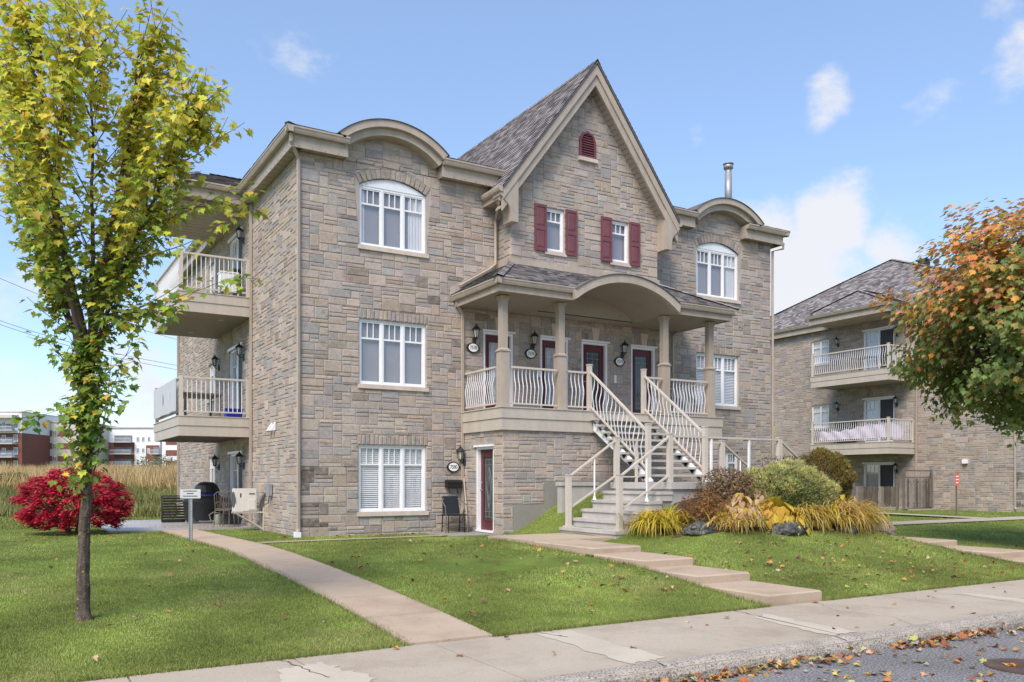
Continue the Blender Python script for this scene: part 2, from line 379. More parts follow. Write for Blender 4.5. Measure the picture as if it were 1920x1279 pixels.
def inset(p, d):
    n = len(p); L = []
    for i in range(n):
        a, b = p[i], p[(i + 1) % n]; dx, dy = b[0] - a[0], b[1] - a[1]; ln = math.hypot(dx, dy)
        if ln < 1e-6: continue
        nx, ny = -dy / ln, dx / ln; L.append(((a[0] + nx * d, a[1] + ny * d), (dx / ln, dy / ln)))
    out = []
    for i in range(len(L)):
        (p1, d1), (p2, d2) = L[i - 1], L[i]
        cr = d1[0] * d2[1] - d1[1] * d2[0]
        if abs(cr) < 1e-4: out.append(p2); continue
        t = ((p2[0] - p1[0]) * d2[1] - (p2[1] - p1[1]) * d2[0]) / cr
        out.append((p1[0] + d1[0] * t, p1[1] + d1[1] * t))
    return out
def rect(u0, u1, v0, v1): return [(u0, v0), (u1, v0), (u1, v1), (u0, v1)]
SP = [((0.441, 0.354, 0.286), 30), ((0.403, 0.311, 0.234), 14), ((0.327, 0.296, 0.283), 20), ((0.286, 0.275, 0.275), 12), ((0.420, 0.351, 0.311), 24), ((0.273, 0.213, 0.169), 5), ((0.469, 0.390, 0.327), 9)]
def stone_col(rs, dark=0.):
    x = rs.random() * sum(w for _, w in SP)
    for c, w in SP:
        x -= w
        if x <= 0: break
    k = rs.uniform(.88, 1.10) * (1 - dark)
    c = mix3(c, (.372, .322, .278), .28)
    return tuple(min(.6, a * k * rs.uniform(.97, 1.03)) for a in c)
def ashlar(u0, u1, v0, v1, holes=(), keep=None, seed=1, cu=.108, cv=.09, dark=0.):
    rs = random.Random(seed); nu, nv = max(2, round((u1 - u0) / cu)), max(2, round((v1 - v0) / cv))
    du, dv = (u1 - u0) / nu, (v1 - v0) / nv
    occ = [[False] * nu for _ in range(nv)]; out = []
    for j in range(nv):
        i = 0
        while i < nu:
            if occ[j][i]: i += 1; continue
            run = 0
            while i + run < nu and not occ[j][i + run]: run += 1
            h = rs.choices((1, 2, 3), (46, 40, 14))[0]
            w = rs.choices((2, 3, 4, 5), (26, 36, 26, 12))[0] if h < 3 else rs.choices((2, 3, 4), (25, 45, 30))[0]
            if run - w < 2: w = run if run <= 6 else run - 3
            w = min(w, run)
            if w == 1: h = min(h, 2)
            h = min(h, nv - j)
            while h > 1 and any(occ[j + k][i + q] for k in range(h) for q in range(w)): h -= 1
            for k in range(h):
                for q in range(w): occ[j + k][i + q] = True
            out.append(rect(u0 + i * du, u0 + (i + w) * du, v0 + j * dv, v0 + (j + h) * dv)); i += w
    res = []
    for p in out:
        ps = [p]
        for h in holes: ps = [x for q in ps for x in sub_convex(q, h)]
        if keep is not None: ps = [clip_convex(q, keep) for q in ps]
        col = stone_col(rs, dark)
        for q in ps:
            if len(q) >= 3 and area2(q) > .0035: res.append((q, col, rs.uniform(.009, .02)))
    return res
def stone_geo(mb, fr, st, rs):
    poly, col, pr = st
    a = inset(poly, .0055)
    if len(a) < 3 or area2(a) < .001: return
    us = [q[0] for q in a]; vv = [q[1] for q in a]; mn = min(max(us) - min(us), max(vv) - min(vv))
    j = min(.007, mn * .06)
    a = [(q[0] + rs.uniform(-j, j) * .5, q[1] + rs.uniform(-j, j)) for q in a]
    e1, e2 = min(.005, mn * .08), min(.017, mn * .2)
    b, c = inset(a, e1), inset(a, e2)
    if len(b) != len(a) or len(c) != len(a): return
    n = len(a)
    vs_ = [fr(q[0], q[1], -.002) for q in a] + [fr(q[0], q[1], pr * .72) for q in b] + [fr(q[0], q[1], pr + rs.uniform(-.003, .003)) for q in c]
    fs = [(i, (i + 1) % n, n + (i + 1) % n, n + i) for i in range(n)] + [(n + i, n + (i + 1) % n, 2 * n + (i + 1) % n, 2 * n + i) for i in range(n)] + [tuple(range(2 * n, 3 * n))]
    mb.add(vs_, fs, col)
def shift_fr(fr, dx, dy):
    return Fr(fr.a, fr.o + (dy if fr.a == 'y' else dx), fr.s)
def stone_px(fr, st, dx=0, dy=0):
    q = []
    for (u, v) in st[0]:
        x, y, z = fr(u, v); a = proj((x + dx, y + dy, z))
        if a[2] < 1: return 0
        q.append((a[0], a[1]))
    cx = sum(a[0] for a in q) / len(q); cy = sum(a[1] for a in q) / len(q)
    if not (0 < cx < 1920 and 0 < cy < 1279): return 0
    return abs(area2(q))
def wall_sheet(mb, fr, u0, u1, v0, v1, holes=(), depth=.22):
    us = sorted({u0, u1, *[x for h in holes for x in (h[0], h[1]) if u0 < x < u1]}); vv = sorted({v0, v1, *[x for h in holes for x in (h[2], h[3]) if v0 < x < v1]})
    for a, b in zip(us, us[1:]):
        for c, d in zip(vv, vv[1:]):
            m = ((a + b) / 2, (c + d) / 2)
            if any(h[0] < m[0] < h[1] and h[2] < m[1] < h[3] for h in holes): continue
            mb.add([fr(a, c), fr(b, c), fr(b, d), fr(a, d)], [(0, 1, 2, 3)])
    for h in holes:
        a, b, c, d = h
        for (p, q) in (((a, c), (a, d)), ((a, d), (b, d)), ((b, d), (b, c)), ((b, c), (a, c))):
            mb.add([fr(*p, 0), fr(*q, 0), fr(*q, -depth), fr(*p, -depth)], [(0, 1, 2, 3)])
def soldiers(u0, u1, v0, v1, seed, w=.105):
    rs = random.Random(seed); n = max(2, round((u1 - u0) / w)); out = []
    for i in range(n):
        a, b = lerp(u0, u1, i / n), lerp(u0, u1, (i + 1) / n)
        out.append((rect(a, b, v0, v1 + rs.uniform(-.02, .02)), stone_col(rs, .12), rs.uniform(.014, .026)))
    return out

# ------------------------------------------------------------------ the stone house
W, DEP = 14.9, 15.4
house = thing('stone_house', 'large grey and tan stone triplex with steep central gable and burgundy doors', 'house')
SIDE = []                                    # parts repeated on the look-alike house next door
WALLS = []                                   # (frame, stones, wall object)
F0, FB, FG, FS = Fr('y', 0.), Fr('y', -1.93), Fr('y', -.6), Fr('x', 0.)
FDL = Fr('x', 4.1)                           # left side of the ground-floor bay (entrance 7580)
FGL = Fr('x', 5.09)                          # left return of the gable
EAVE = 8.55

def window(parent, fr, u0, u1, v0, v1, nsash=3, inside='shade', muntin=True, sill=True, rec=.05, arch=0., name='window', side=False):
    w = MB(); t = .05
    def B(a, b, c, d, d0=-rec - .05, d1=-rec): fbox(w, fr, a, b, c, d, d0, d1)
    B(u0, u0 + t, v0, v1); B(u1 - t, u1, v0, v1); B(u0 + t, u1 - t, v0, v0 + t); B(u0 + t, u1 - t, v1 - t, v1)
    iw = (u1 - u0 - 2 * t) / nsash
    for i in range(1, nsash):
        c = u0 + t + i * iw; B(c - .026, c + .026, v0 + t, v1 - t)
    if arch:
        n = 12; mid = (u0 + u1) / 2; hw = (u1 - u0) / 2; R_ = (hw * hw + arch * arch) / (2 * arch); cz = v1 + arch - R_
        pts = [(u0 + 2 * hw * i / n, cz + math.sqrt(max(0, R_ * R_ - (2 * hw * i / n - hw) ** 2))) for i in range(n + 1)]
        ring = [(u0, v1 + .002)] + [(p[0], max(p[1], v1 + .004)) for p in pts] + [(u1, v1 + .002)]
        w.prism([fr(p[0], p[1], -rec - .05) for p in ring], [fr(p[0], p[1], -rec + .012) for p in ring])
    wo = w.build(name, 'white', parent)
    s = MB(); tb = v1 - (v1 - v0) * .29
    for i in range(nsash):
        a, b = u0 + t + i * iw + (.026 if i else 0), u0 + t + (i + 1) * iw - (.026 if i < nsash - 1 else 0)
        fw = .03
        fbox(s, fr, a, a + fw, v0 + t, v1 - t, -rec - .045, -rec - .012); fbox(s, fr, b - fw, b, v0 + t, v1 - t, -rec - .045, -rec - .012)
        fbox(s, fr, a + fw, b - fw, v0 + t, v0 + t + fw, -rec - .045, -rec - .012); fbox(s, fr, a + fw, b - fw, v1 - t - fw, v1 - t, -rec - .045, -rec - .012)
        if muntin:
            fbox(s, fr, a + fw, b - fw, tb - .02, tb + .02, -rec - .045, -rec - .018)
            for k in (1, 2):
                c = lerp(a + fw, b - fw, k / 3); fbox(s, fr, c - .01, c + .01, tb + .02, v1 - t - fw, -rec - .045, -rec - .02)
        p = MB(); p.add([fr(a + .01, v0 + t + .01, -rec - .047), fr(b - .01, v0 + t + .01, -rec - .047), fr(b - .01, v1 - t - .01, -rec - .047), fr(a + .01, v1 - t - .01, -rec - .047)], [(0, 1, 2, 3)])
        p.build('pane', 'glass', wo)
    s.build('sash', 'white', wo)
    bk = MB(); e = .135
    if inside == 'blind':
        n = int((v1 - v0 - .1) / .047)
        for i in range(n):
            z = v0 + .06 + i * .047
            bk.add([fr(u0 + .05, z, -e + .014), fr(u1 - .05, z, -e + .014), fr(u1 - .05, z + .040, -e - .012), fr(u0 + .05, z + .040, -e - .012)], [(0, 1, 2, 3)])
        bk.build('blind', 'white', wo)
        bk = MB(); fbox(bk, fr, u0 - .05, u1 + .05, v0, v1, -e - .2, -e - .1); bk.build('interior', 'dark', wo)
    elif inside == 'curtain':
        n = 60; vs_, fs = [], []
        for i in range(n + 1):
            u = lerp(u0, u1, i / n); d = -e + .018 * math.sin(i * 1.7) ; vs_ += [fr(u, v0, d), fr(u, v1, d)]
        for i in range(n): fs.append((2 * i, 2 * i + 2, 2 * i + 3, 2 * i + 1))
        bk.add(vs_, fs).build('curtain', 'curtain', wo, True)
    else:
        bk.add([fr(u0, v0, -e), fr(u1, v0, -e), fr(u1, v1, -e), fr(u0, v1, -e)], [(0, 1, 2, 3)]); bk.build('roller_shade', 'shade', wo)
        if inside == 'mix':
            c = MB(); vs_, fs = [], []
            for (ua, ub) in ((u0 + .06, u0 + .17), (u1 - .42, u1 - .08)):
                o = len(vs_); n = 18
                for i in range(n + 1):
                    u = lerp(ua, ub, i / n); d = -e + .012 + .008 * math.sin(i * 1.5); vs_ += [fr(u, v0 + .03, d), fr(u, v1, d)]
                for i in range(n): fs.append((o + 2 * i, o + 2 * i + 2, o + 2 * i + 3, o + 2 * i + 1))
            c.add(vs_, fs).build('curtain', 'curtain', wo, True)
    if sill:
        q = MB(); fbox(q, fr, u0 - .035, u1 + .05, v0 - .10, v0 - .004, -.1, .06); q.build('sill', 'sill', wo)
    if side: SIDE.append(wo)
    return wo

# openings of the front
WL = dict(a=(1.38, 3.08), b=(11.81, 13.52))
front_holes, sold = [], []
for k, (a, b) in WL.items():
    front_holes += [(a, b, 3.44, 4.96), (a, b, 6.66, 8.30)]
    sold += soldiers(a - .03, b + .05, 4.965, 5.19, 11 if k == 'a' else 12)
front_holes += [(1.36, 3.08, .47, 2.03), (12.68, 13.52, .95, 2.05)]
sold += soldiers(1.33, 3.12, 2.035, 2.27, 13)
DOORS = [(4.66, 5.53), (6.36, 7.24), (7.68, 8.55), (9.37, 10.24)]
for (a, b) in DOORS:
    front_holes.append((a, b, 2.9, 4.95))
for i, (a, b) in enumerate(DOORS):
    m = (a + b) / 2; sold += [s for s in soldiers(a, m - .13, 4.97, 5.2, 20 + i)] + [s for s in soldiers(m + .13, b, 4.97, 5.2, 30 + i)]
# curved window heads on the third floor
def arc_pts(u0, u1, v, sag, n, extra=0.):
    hw = (u1 - u0) / 2; R_ = (hw * hw + sag * sag) / (2 * sag); cz = v + sag - R_; m = (u0 + u1) / 2
    th = math.asin(min(1, hw / R_)); R2 = R_ + extra
    return [(m + R2 * math.sin(lerp(-th, th, i / n)), cz + R2 * math.cos(lerp(-th, th, i / n))) for i in range(n + 1)]
arch_holes = []
def arch_head(a, b, seed):
    rs = random.Random(seed); n = 15
    lo, hi = arc_pts(a, b, 8.06, .235, n), arc_pts(a, b, 8.06, .235, n, .235)
    hull = [(a, 6.66), (b, 6.66)] + list(reversed(arc_pts(a, b, 8.06, .235, 5, .235)))
    arch_holes.append(hull)
    for i in range(n): sold.append(([lo[i], lo[i + 1], hi[i + 1], hi[i]], stone_col(rs, .12), rs.uniform(.014, .026)))
for i, (a, b) in enumerate(WL.values()): arch_head(a, b, 50 + i)

def holes_of(rects, top=.0): return [rect(*h) for h in rects]
sold_holes = []
for k, (a, b) in WL.items(): sold_holes += [rect(a - .03, b + .05, 4.95, 5.19)]
sold_holes += [rect(1.33, 3.12, 2.02, 2.27)] + [rect(a, b, 4.9, 5.2) for a, b in DOORS]
# eyebrow arches in the eaves
ARC = [2.12, 12.78]; ARZ, RO, RM, RI = 7.52, 2.0, 1.84, 1.68
def arc_xz(c, r, a0, a1, n): return [(c + r * math.sin(lerp(a0, a1, i / n)), ARZ + r * math.cos(lerp(a0, a1, i / n))) for i in range(n + 1)]
fstones = []
hl = holes_of([h for h in front_holes if not (h[2] == 6.66)]) + arch_holes + sold_holes
bay_hole = [rect(4.1, 10.8, -1, 2.4)]; gab_hole = [rect(5.09, 9.81, 6.6, 9)]
for (a, b, v0, v1, sd, dk) in ((0, 4.1, -.12, 8.55, 101, 0), (4.1, 10.8, 2.86, 8.55, 102, .0), (10.8, W, -.12, 8.55, 103, 0)):
    fstones += ashlar(a, b, v0, v1, hl + bay_hole + gab_hole, seed=sd, dark=dk)
for i, c in enumerate(ARC):
    top = arc_xz(c, RI + .05, -.9, .9, 10); keep = [(top[0][0], 8.5), (top[-1][0], 8.5)] + [p for p in reversed(top) if p[1] > 8.5]
    fstones += ashlar(c - 1.35, c + 1.35, 8.55, 9.25, [], keep=keep, seed=140 + i)
fstones += sold
# weathered, blackened quoins at the foot of the front-left corner
rs = random.Random(5)
for i, (p, col, pr) in enumerate(fstones):
    cx = sum(q[0] for q in p) / len(p); cz = sum(q[1] for q in p) / len(p)
    if cx < .55 and cz < 1.55 and rs.random() < .55: fstones[i] = (p, mix3(col, (.06, .05, .045), rs.uniform(.45, .9)), pr)
    elif rs.random() < .035: fstones[i] = (p, mix3(col, (.10, .075, .055), rs.uniform(.35, .7)), pr)
def make_wall(name, fr, sheets, stones, label=None):
    mb = MB()
    for s in sheets: wall_sheet(mb, fr, *s)
    o = mb.build(name, 'mortar', house)
    WALLS.append([fr, stones, o]); return o
front_wall = make_wall('front_wall', F0, [(0, W, -.4, 8.62, front_holes)], fstones)
for c in ARC:
    top = arc_xz(c, RI + .1, -.82, .82, 14); mb = MB()
    mb.add([F0(p[0], p[1]) for p in [(top[0][0], 8.55), (top[-1][0], 8.55)] + list(reversed(top))], [tuple(range(len(top) + 2))])
    mb.build('arch_wall', 'mortar', house)

# left side wall (its twin shows on the house next door)
side_holes = [(5.35, 6.95, .0, 1.96), (5.35, 6.95, 2.95, 4.96), (5.35, 6.95, 6.1, 8.15), (8.9, 9.95, .75, 1.94), (8.9, 9.95, 3.78, 4.9), (8.9, 9.95, 6.95, 8.08)]
sstones = ashlar(0, DEP, -.12, 8.55, holes_of(side_holes), seed=201)
side_wall = make_wall('side_wall', FS, [(0, DEP, -.4, 8.62, side_holes)], sstones)
# ground-floor bay
bstones = ashlar(4.1, 10.8, -.1, 2.38, [[(4.38, -.2), (5.22, -.2), (5.22, .65), (4.38, .65)], [(5.22, -.2), (9.7, -.2), (9.7, 1.18), (5.22, 1.18)]], seed=301)
bay_wall = make_wall('bay_wall', FB, [(4.1, 10.8, -.4, 2.4, [])], bstones)
bay_door = (-1.52, -.66, .0, 2.0)
dl = ashlar(-1.93, 0, -.1, 2.38, [rect(-1.52, -.66, -.2, 2.0), rect(-1.56, -.62, 1.98, 2.22)], seed=302) + soldiers(-1.56, -.62, 2.005, 2.22, 33)
bay_side_wall = make_wall('bay_side_wall', FDL, [(-1.93, 0, -.4, 2.4, [bay_door])], dl)
mb = MB().box(10.8, 10.79, -1.93, 0, -.4, 2.4); mb.build('bay_end_wall', 'mortar', house)
# gable wall
gh = [(6.12, 6.70, 7.04, 8.14), (8.19, 8.80, 7.04, 8.14)]
GS = 1.319; GAP = 12.0
gtop = [(5.09, 6.6), (9.81, 6.6), (9.81, 8.7), (7.45, 11.85), (5.09, 8.7)]
vent_hull = [(7.16, 9.62), (7.68, 9.62), (7.68, 10.06), (7.60, 10.24), (7.42, 10.32), (7.24, 10.24), (7.16, 10.06)]
gst = ashlar(5.09, 9.81, 6.6, 11.9, holes_of(gh) + [vent_hull], keep=gtop, seed=401)
mb = MB(); wall_sheet(mb, FG, 5.09, 9.81, 6.3, 8.7, gh)
mb.add([FG(5.09, 8.7), FG(9.81, 8.7), FG(7.45, 11.9)], [(0, 1, 2)])
gable_wall = mb.build('gable_wall', 'mortar', house); WALLS.append([FG, gst, gable_wall])
rst = ashlar(-.6, 0, 6.6, 8.62, [], seed=402)
gable_side_wall = make_wall('gable_side_wall', FGL, [(-.6, 0, 6.3, 8.7, [])], rst)
for bb in ((9.80, 9.81, -.6, 0, 6.3, 8.7), (W - .02, W, 0.01, DEP, -.4, 8.62), (0, W - .021, DEP - .02, DEP, -.4, 8.62)): MB().box(*bb).build('rear_wall', 'mortar', house)

# stones: the 300 that show largest are single pieces, the rest one mesh per wall
allst = sorted(((stone_px(fr, st), wi, si) for wi, (fr, sts, o) in enumerate(WALLS) for si, st in enumerate(sts)), reverse=True)
single = {(wi, si) for a, wi, si in allst[:300]}
for wi, (fr, sts, o) in enumerate(WALLS):
    rs = random.Random(900 + wi); rest = MB()
    for si, st in enumerate(sts):
        if (wi, si) in single:
            mb = MB(); stone_geo(mb, fr, st, rs)
            if mb.v: mb.build('stone', 'stone', o)
        else: stone_geo(rest, fr, st, rs)
    rest.build('stonework', 'stone', o, kind='stuff')

# windows of the front
for (a, b) in WL.values():
    window(house, F0, a, b, 6.66, 8.06, inside='mix', arch=.235)
window(house, F0, *WL['a'], 3.44, 4.96, inside='shade')
window(house, F0, *WL['b'], 3.44, 4.96, inside='blind')
window(house, F0, 1.36, 3.08, .47, 2.03, inside='blind')
window(house, F0, 12.68, 13.52, .95, 2.05, nsash=2, inside='dark')
for (a, b, c, d) in gh: window(house, FG, a, b, c, d, nsash=1, rec=.04)
# shutters
for (a, b) in ((5.77, 6.13), (6.71, 7.07), (7.84, 8.2), (8.79, 9.15)):
    s = MB(); fbox(s, FG, a, b, 7.0, 8.17, .04, .06)
    t = .05
    for (p, q, r, w_) in ((a, a + t, 7.0, 8.17), (b - t, b, 7.0, 8.17), (a + t, b - t, 7.0, 7.07), (a + t, b - t, 8.10, 8.17), (a + t, b - t, 7.52, 7.62)):
        fbox(s, FG, p, q, r, w_, .06, .075)
    so = s.build('shutter', 'shutter', house)
    for (c, d) in ((7.07, 7.52), (7.62, 8.10)):
        p = MB(); A = [(a + t + .012, c + .012), (b - t - .012, c + .012), (b - t - .012, d - .012), (a + t + .012, d - .012)]
        p.prism([FG(*q, .058) for q in A], [FG(*q, .072) for q in inset(A, .035)]); p.build('raised_panel', 'shutter', so)
# arched louvre vent
v = MB(); ring_o = [FG(*p, .05) for p in vent_hull]
inn = inset(vent_hull, .055)
n = len(vent_hull)
for i in range(n):
    j = (i + 1) % n
    v.hexa([FG(*vent_hull[i], .0), FG(*vent_hull[j], .0), FG(*inn[j], .0), FG(*inn[i], .0), FG(*vent_hull[i], .06), FG(*vent_hull[j], .06), FG(*inn[j], .06), FG(*inn[i], .06)])
vo = v.build('louvre_vent', 'shutter', house)
b = MB(); b.add([FG(*p, .002) for p in inn], [tuple(range(n))]); b.build('vent_back', 'dark', vo)
for i in range(9):
    z = 9.70 + i * .063; hw = .20 if z < 10.02 else max(.06, .20 - (z - 10.02) * .62)
    m = MB(); m.hexa([FG(7.42 - hw, z, .045), FG(7.42 + hw, z, .045), FG(7.42 + hw, z + .008, .05), FG(7.42 - hw, z + .008, .05), FG(7.42 - hw, z + .045, .01), FG(7.42 + hw, z + .045, .01), FG(7.42 + hw, z + .052, .014), FG(7.42 - hw, z + .052, .014)])
    m.build('louvre_slat', 'shutter', vo)
m = MB(); fbox(m, FG, 7.12, 7.72, 9.52, 9.615, 0, .09); m.build('vent_sill', 'sill', vo)

# doors
def door(fr, a, b, z0, z1, pale=False, rec=.10, hinge=1, name='entrance_door', parent=None):
    f = MB(); t = .06
    fbox(f, fr, a, a + t, z0, z1, -rec - .08, -.01); fbox(f, fr, b - t, b, z0, z1, -rec - .08, -.01); fbox(f, fr, a, b, z1 - t, z1, -rec - .08, -.008)
    fbox(f, fr, a - .03, b + .04, z1, z1 + .045, -.05, .06); fbox(f, fr, a, b, z0 - .04, z0, -rec - .08, .03)
    do = f.build(name, 'white', parent or house)
    p = MB(); A = rect(a + t, b - t, z0, z1 - t); g0 = (a + t + .14, b - t - .14, z0 + .24, z1 - t - .17)
    for q in ((A[0][0], g0[0], z0, z1 - t), (g0[1], A[1][0], z0, z1 - t), (g0[0], g0[1], z0, g0[2]), (g0[0], g0[1], g0[3], z1 - t)): fbox(p, fr, *q, -rec - .045, -rec)
    lf = p.build('door_leaf', 'door', do)
    m = MB()
    for q in ((g0[0] - .02, g0[0] + .012, g0[2] - .02, g0[3] + .02), (g0[1] - .012, g0[1] + .02, g0[2] - .02, g0[3] + .02), (g0[0], g0[1], g0[2] - .02, g0[2] + .012), (g0[0], g0[1], g0[3] - .012, g0[3] + .02)): fbox(m, fr, *q, -rec - .02, -rec + .012)
    m.build('glazing_bead', 'door', do)
    p = MB(); fbox(p, fr, *g0, -rec - .03, -rec - .02); p.build('door_glass', 'leadglasspale' if pale else 'leadglass', do)
    l = MB(); c = (g0[0] + g0[1]) / 2; w_ = (g0[1] - g0[0]) / 2
    def L(pts): l.tube([fr(*q, -rec - .016) for q in pts], .006, 4)
    for k in (-.72, .72): L([(c + k * w_, g0[2] + .03), (c + k * w_, g0[3] - .03)])
    for z in (g0[2] + .07, g0[3] - .07, g0[2] + .2, g0[3] - .2): L([(g0[0] + .01, z), (g0[1] - .01, z)])
    L([(c, g0[3] - .07), (c, g0[3] - .45)]); L([(c, g0[2] + .07), (c, g0[2] + .4)])
    zc = (g0[2] + g0[3]) / 2; H = (g0[3] - g0[2]) * .33
    for s_ in (-1, 1):
        L([(c + s_ * w_ * .55 * math.sin(math.pi * i / 10) * (1 if i < 6 else .8), zc + H * (1 - i / 5)) for i in range(11)])
        L([(c + s_ * w_ * .28 * math.sin(math.pi * i / 10), zc + H * .6 * (1 - i / 5)) for i in range(11)])
    l.build('leading', 'galv', do)
    k = MB(); hx = (b - t - .06) if hinge > 0 else (a + t + .06)
    k.tube([fr(hx, z0 + .95, -rec), fr(hx, z0 + .95, -rec + .05)], .02, 8); k.tube([fr(hx, z0 + .95, -rec + .05), fr(hx - .1 * hinge, z0 + .95, -rec + .05)], .01, 6); k.tube([fr(hx, z0 + 1.13, -rec), fr(hx, z0 + 1.13, -rec + .02)], .025, 8)
    k.build('door_handle', 'galv', do)
    return do
for i, (a, b) in enumerate(DOORS): 
    d_ = door(F0, a, b, 2.93, 4.95, pale=i < 2, hinge=-1 if i % 2 == 0 else 1)
    m = (a + b) / 2; k = MB(); A = [(m - .085, 5.0), (m + .085, 5.0), (m + .125, 5.33), (m - .125, 5.33)]
    k.prism([F0(*q, 0) for q in A], [F0(*q, .055) for q in A]); k.build('keystone', 'sill', house)
door(FDL, -1.52, -.66, .02, 2.0, hinge=1)

# sliding patio doors and windows on the side
for fl, (z0, z1) in enumerate(((.02, 1.96), (2.97, 4.96), (6.12, 8.15))):
    s = MB(); t = .06
    for q in ((5.35, 5.35 + t, z0, z1), (6.95 - t, 6.95, z0, z1), (5.35, 6.95, z1 - t, z1), (5.35, 6.95, z0, z0 + .05)): fbox(s, FS, *q, -.16, -.02)
    fbox(s, FS, 6.12, 6.20, z0, z1, -.12, -.05); fbox(s, FS, 5.30, 7.0, z1, z1 + .07, -.04, .05)
    so = s.build('sliding_door', 'white', house); SIDE.append(so)
    p = MB(); fbox(p, FS, 6.2, 6.89, z0 + .05, z1 - .06, -.095, -.09); p.build('pane', 'glass', so)
    p = MB(); fbox(p, FS, 5.41, 6.12, z0 + .05, z1 - .06, -.085, -.08); p.build('screen_panel', 'screen', so)
    c = MB(); vs_, fs = [], []
    for i in range(41):
        u = lerp(5.9, 6.93, i / 40); vs_ += [FS(u, z0, -.2 + .02 * math.sin(i * 1.6)), FS(u, z1, -.2 + .02 * math.sin(i * 1.6))]
    c.add(vs_, [(2 * i, 2 * i + 2, 2 * i + 3, 2 * i + 1) for i in range(40)]); c.build('curtain', 'curtain', so, True)
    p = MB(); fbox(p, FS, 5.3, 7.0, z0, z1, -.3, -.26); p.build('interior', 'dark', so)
    m = MB(); z = z1 - .48; fbox(m, FS, 6.22, 6.88, z, z + .02, -.09, -.075)
    for k in (1, 2): fbox(m, FS, 6.2 + .23 * k, 6.215 + .23 * k, z, z1 - .06, -.09, -.075)
    m.build('muntin', 'white', so)
for (a, b, c, d) in side_holes[3:]: window(house, FS, a, b, c, d, nsash=2, inside='curtain', side=True)

# main roof: hipped, low front slope, with shingle courses on the faces one can see
RZ, RY, HX = 12.1, 7.7, 3.15
E0 = 8.93
SHC = [(0.202, 0.189, 0.189), (0.156, 0.146, 0.147), (0.260, 0.240, 0.237), (0.305, 0.280, 0.273), (0.215, 0.189, 0.185), (0.124, 0.114, 0.117)]
def shingles(mb, p0, eu, ev, poly, seed, course=.13, tab=.25, th=.010):
    """courses of tabs over a convex polygon given in (u,v) of the plane p0+u*eu+v*ev, v up the slope"""
    rs = random.Random(seed); p0, eu, ev = Vector(p0), Vector(eu).normalized(), Vector(ev).normalized(); nn = eu.cross(ev).normalized()
    if nn.z < 0: nn = -nn
    us = [q[0] for q in poly]; vv = [q[1] for q in poly]
    j = 0; v_ = min(vv)
    while v_ < max(vv):
        u = min(us) - rs.uniform(0, tab)
        while u < max(us):
            w_ = tab * rs.uniform(.5, 1.2); q = clip_convex(rect(u, u + w_, v_, v_ + course * 1.1), poly)
            if len(q) >= 3:
                k = rs.uniform(.004, .014); col = rs.choice(SHC); f = rs.uniform(.85, 1.15); col = tuple(a * f for a in col)
                vs_ = [tuple(p0 + eu * a + ev * b + nn * (th + k if b < v_ + course * .5 else .004)) for a, b in q]
                mb.add(vs_, [tuple(range(len(q)))], col)
                lo = [i for i, (a, b) in enumerate(q) if abs(b - v_) < 1e-6]
                if len(lo) == 2:
                    a, b = vs_[lo[0]], vs_[lo[1]]; c_ = Vector(a) - nn * (th + k); d_ = Vector(b) - nn * (th + k)
                    mb.add([a, b, tuple(d_), tuple(c_)], [(0, 1, 2, 3)], tuple(x * .5 for x in col))
            u += w_
        v_ += course
roof = MB()
OV = .42
A, B_, C_, D_ = (-OV, -OV, E0), (W + OV, -OV, E0), (W + OV, DEP + OV, E0), (-OV, DEP + OV, E0)
r1, r2 = (HX, RY, RZ), (W - HX, RY, RZ)
FSL = (RZ - E0) / (RY + OV); zc_ = E0 + FSL * (OV + .06); hc_ = (OV + .06) / (RY + OV) * (HX + OV)
roof.add([(-OV + hc_, .06, zc_), (W + OV - hc_, .06, zc_), r2, r1], [(0, 1, 2, 3)])
roof.add([B_, C_, D_, A, r1, r2], [(0, 1, 5), (1, 2, 4, 5), (2, 3, 4)])
EAVES = ((-OV, 1.0), (3.40, 4.75), (10.15, 11.5), (13.57, W + OV))
for a_, b_ in EAVES: roof.add([(a_, -OV, E0), (b_, -OV, E0), (b_ - (hc_ if b_ > W else 0), .06, zc_), (a_ + (hc_ if a_ < 0 else 0), .06, zc_)], [(0, 1, 2, 3)])
# hipped canopy over the side balconies
CX0, CY0, CY1, CAPX = -1.95, 4.22, 8.75, .2
cz = E0 + .95
roof.add([(CX0, CY0, E0), (CX0, CY1, E0), (-.95, 6.48, cz), (1.4, 6.48, cz), (.6, CY0, E0 + .02), (.6, CY1, E0 + .02)], [(0, 2, 1), (0, 4, 3, 2), (1, 2, 3, 5)])
rf = roof.build('main_roof', 'roofdark', house); SIDE.append(rf)
sh = MB()
run = HX + OV; sl = math.hypot(run, RZ - E0)
shingles(sh, (-OV, -OV, E0), (0, 1, 0), (run, 0, RZ - E0), [(0, 0), (DEP + 2 * OV, 0), (RY + OV + .01, sl), (RY + OV - .01, sl)], 61)
run2 = RY + OV; sl2 = math.hypot(run2, RZ - E0)
v0_ = .48 / math.cos(math.atan(FSL))
shingles(sh, (-OV, -OV, E0), (1, 0, 0), (0, run2, RZ - E0), [(hc_, v0_), (W + 2 * OV - hc_, v0_), (W - HX + OV, sl2), (HX + OV, sl2)], 62, course=.2, tab=.45)
for a_, b_ in EAVES: shingles(sh, (-OV, -OV, E0), (1, 0, 0), (0, run2, RZ - E0), [(a_ + OV, 0), (b_ + OV, 0), (b_ + OV - (hc_ if b_ > W else 0), v0_), (a_ + OV + (hc_ if a_ < 0 else 0), v0_)], 65)
cs = math.hypot(1.0, cz - E0)
shingles(sh, (CX0, CY0, E0), (0, 1, 0), (1.0, 0, cz - E0), [(0, 0), (CY1 - CY0, 0), (2.27, cs), (2.25, cs)], 63)
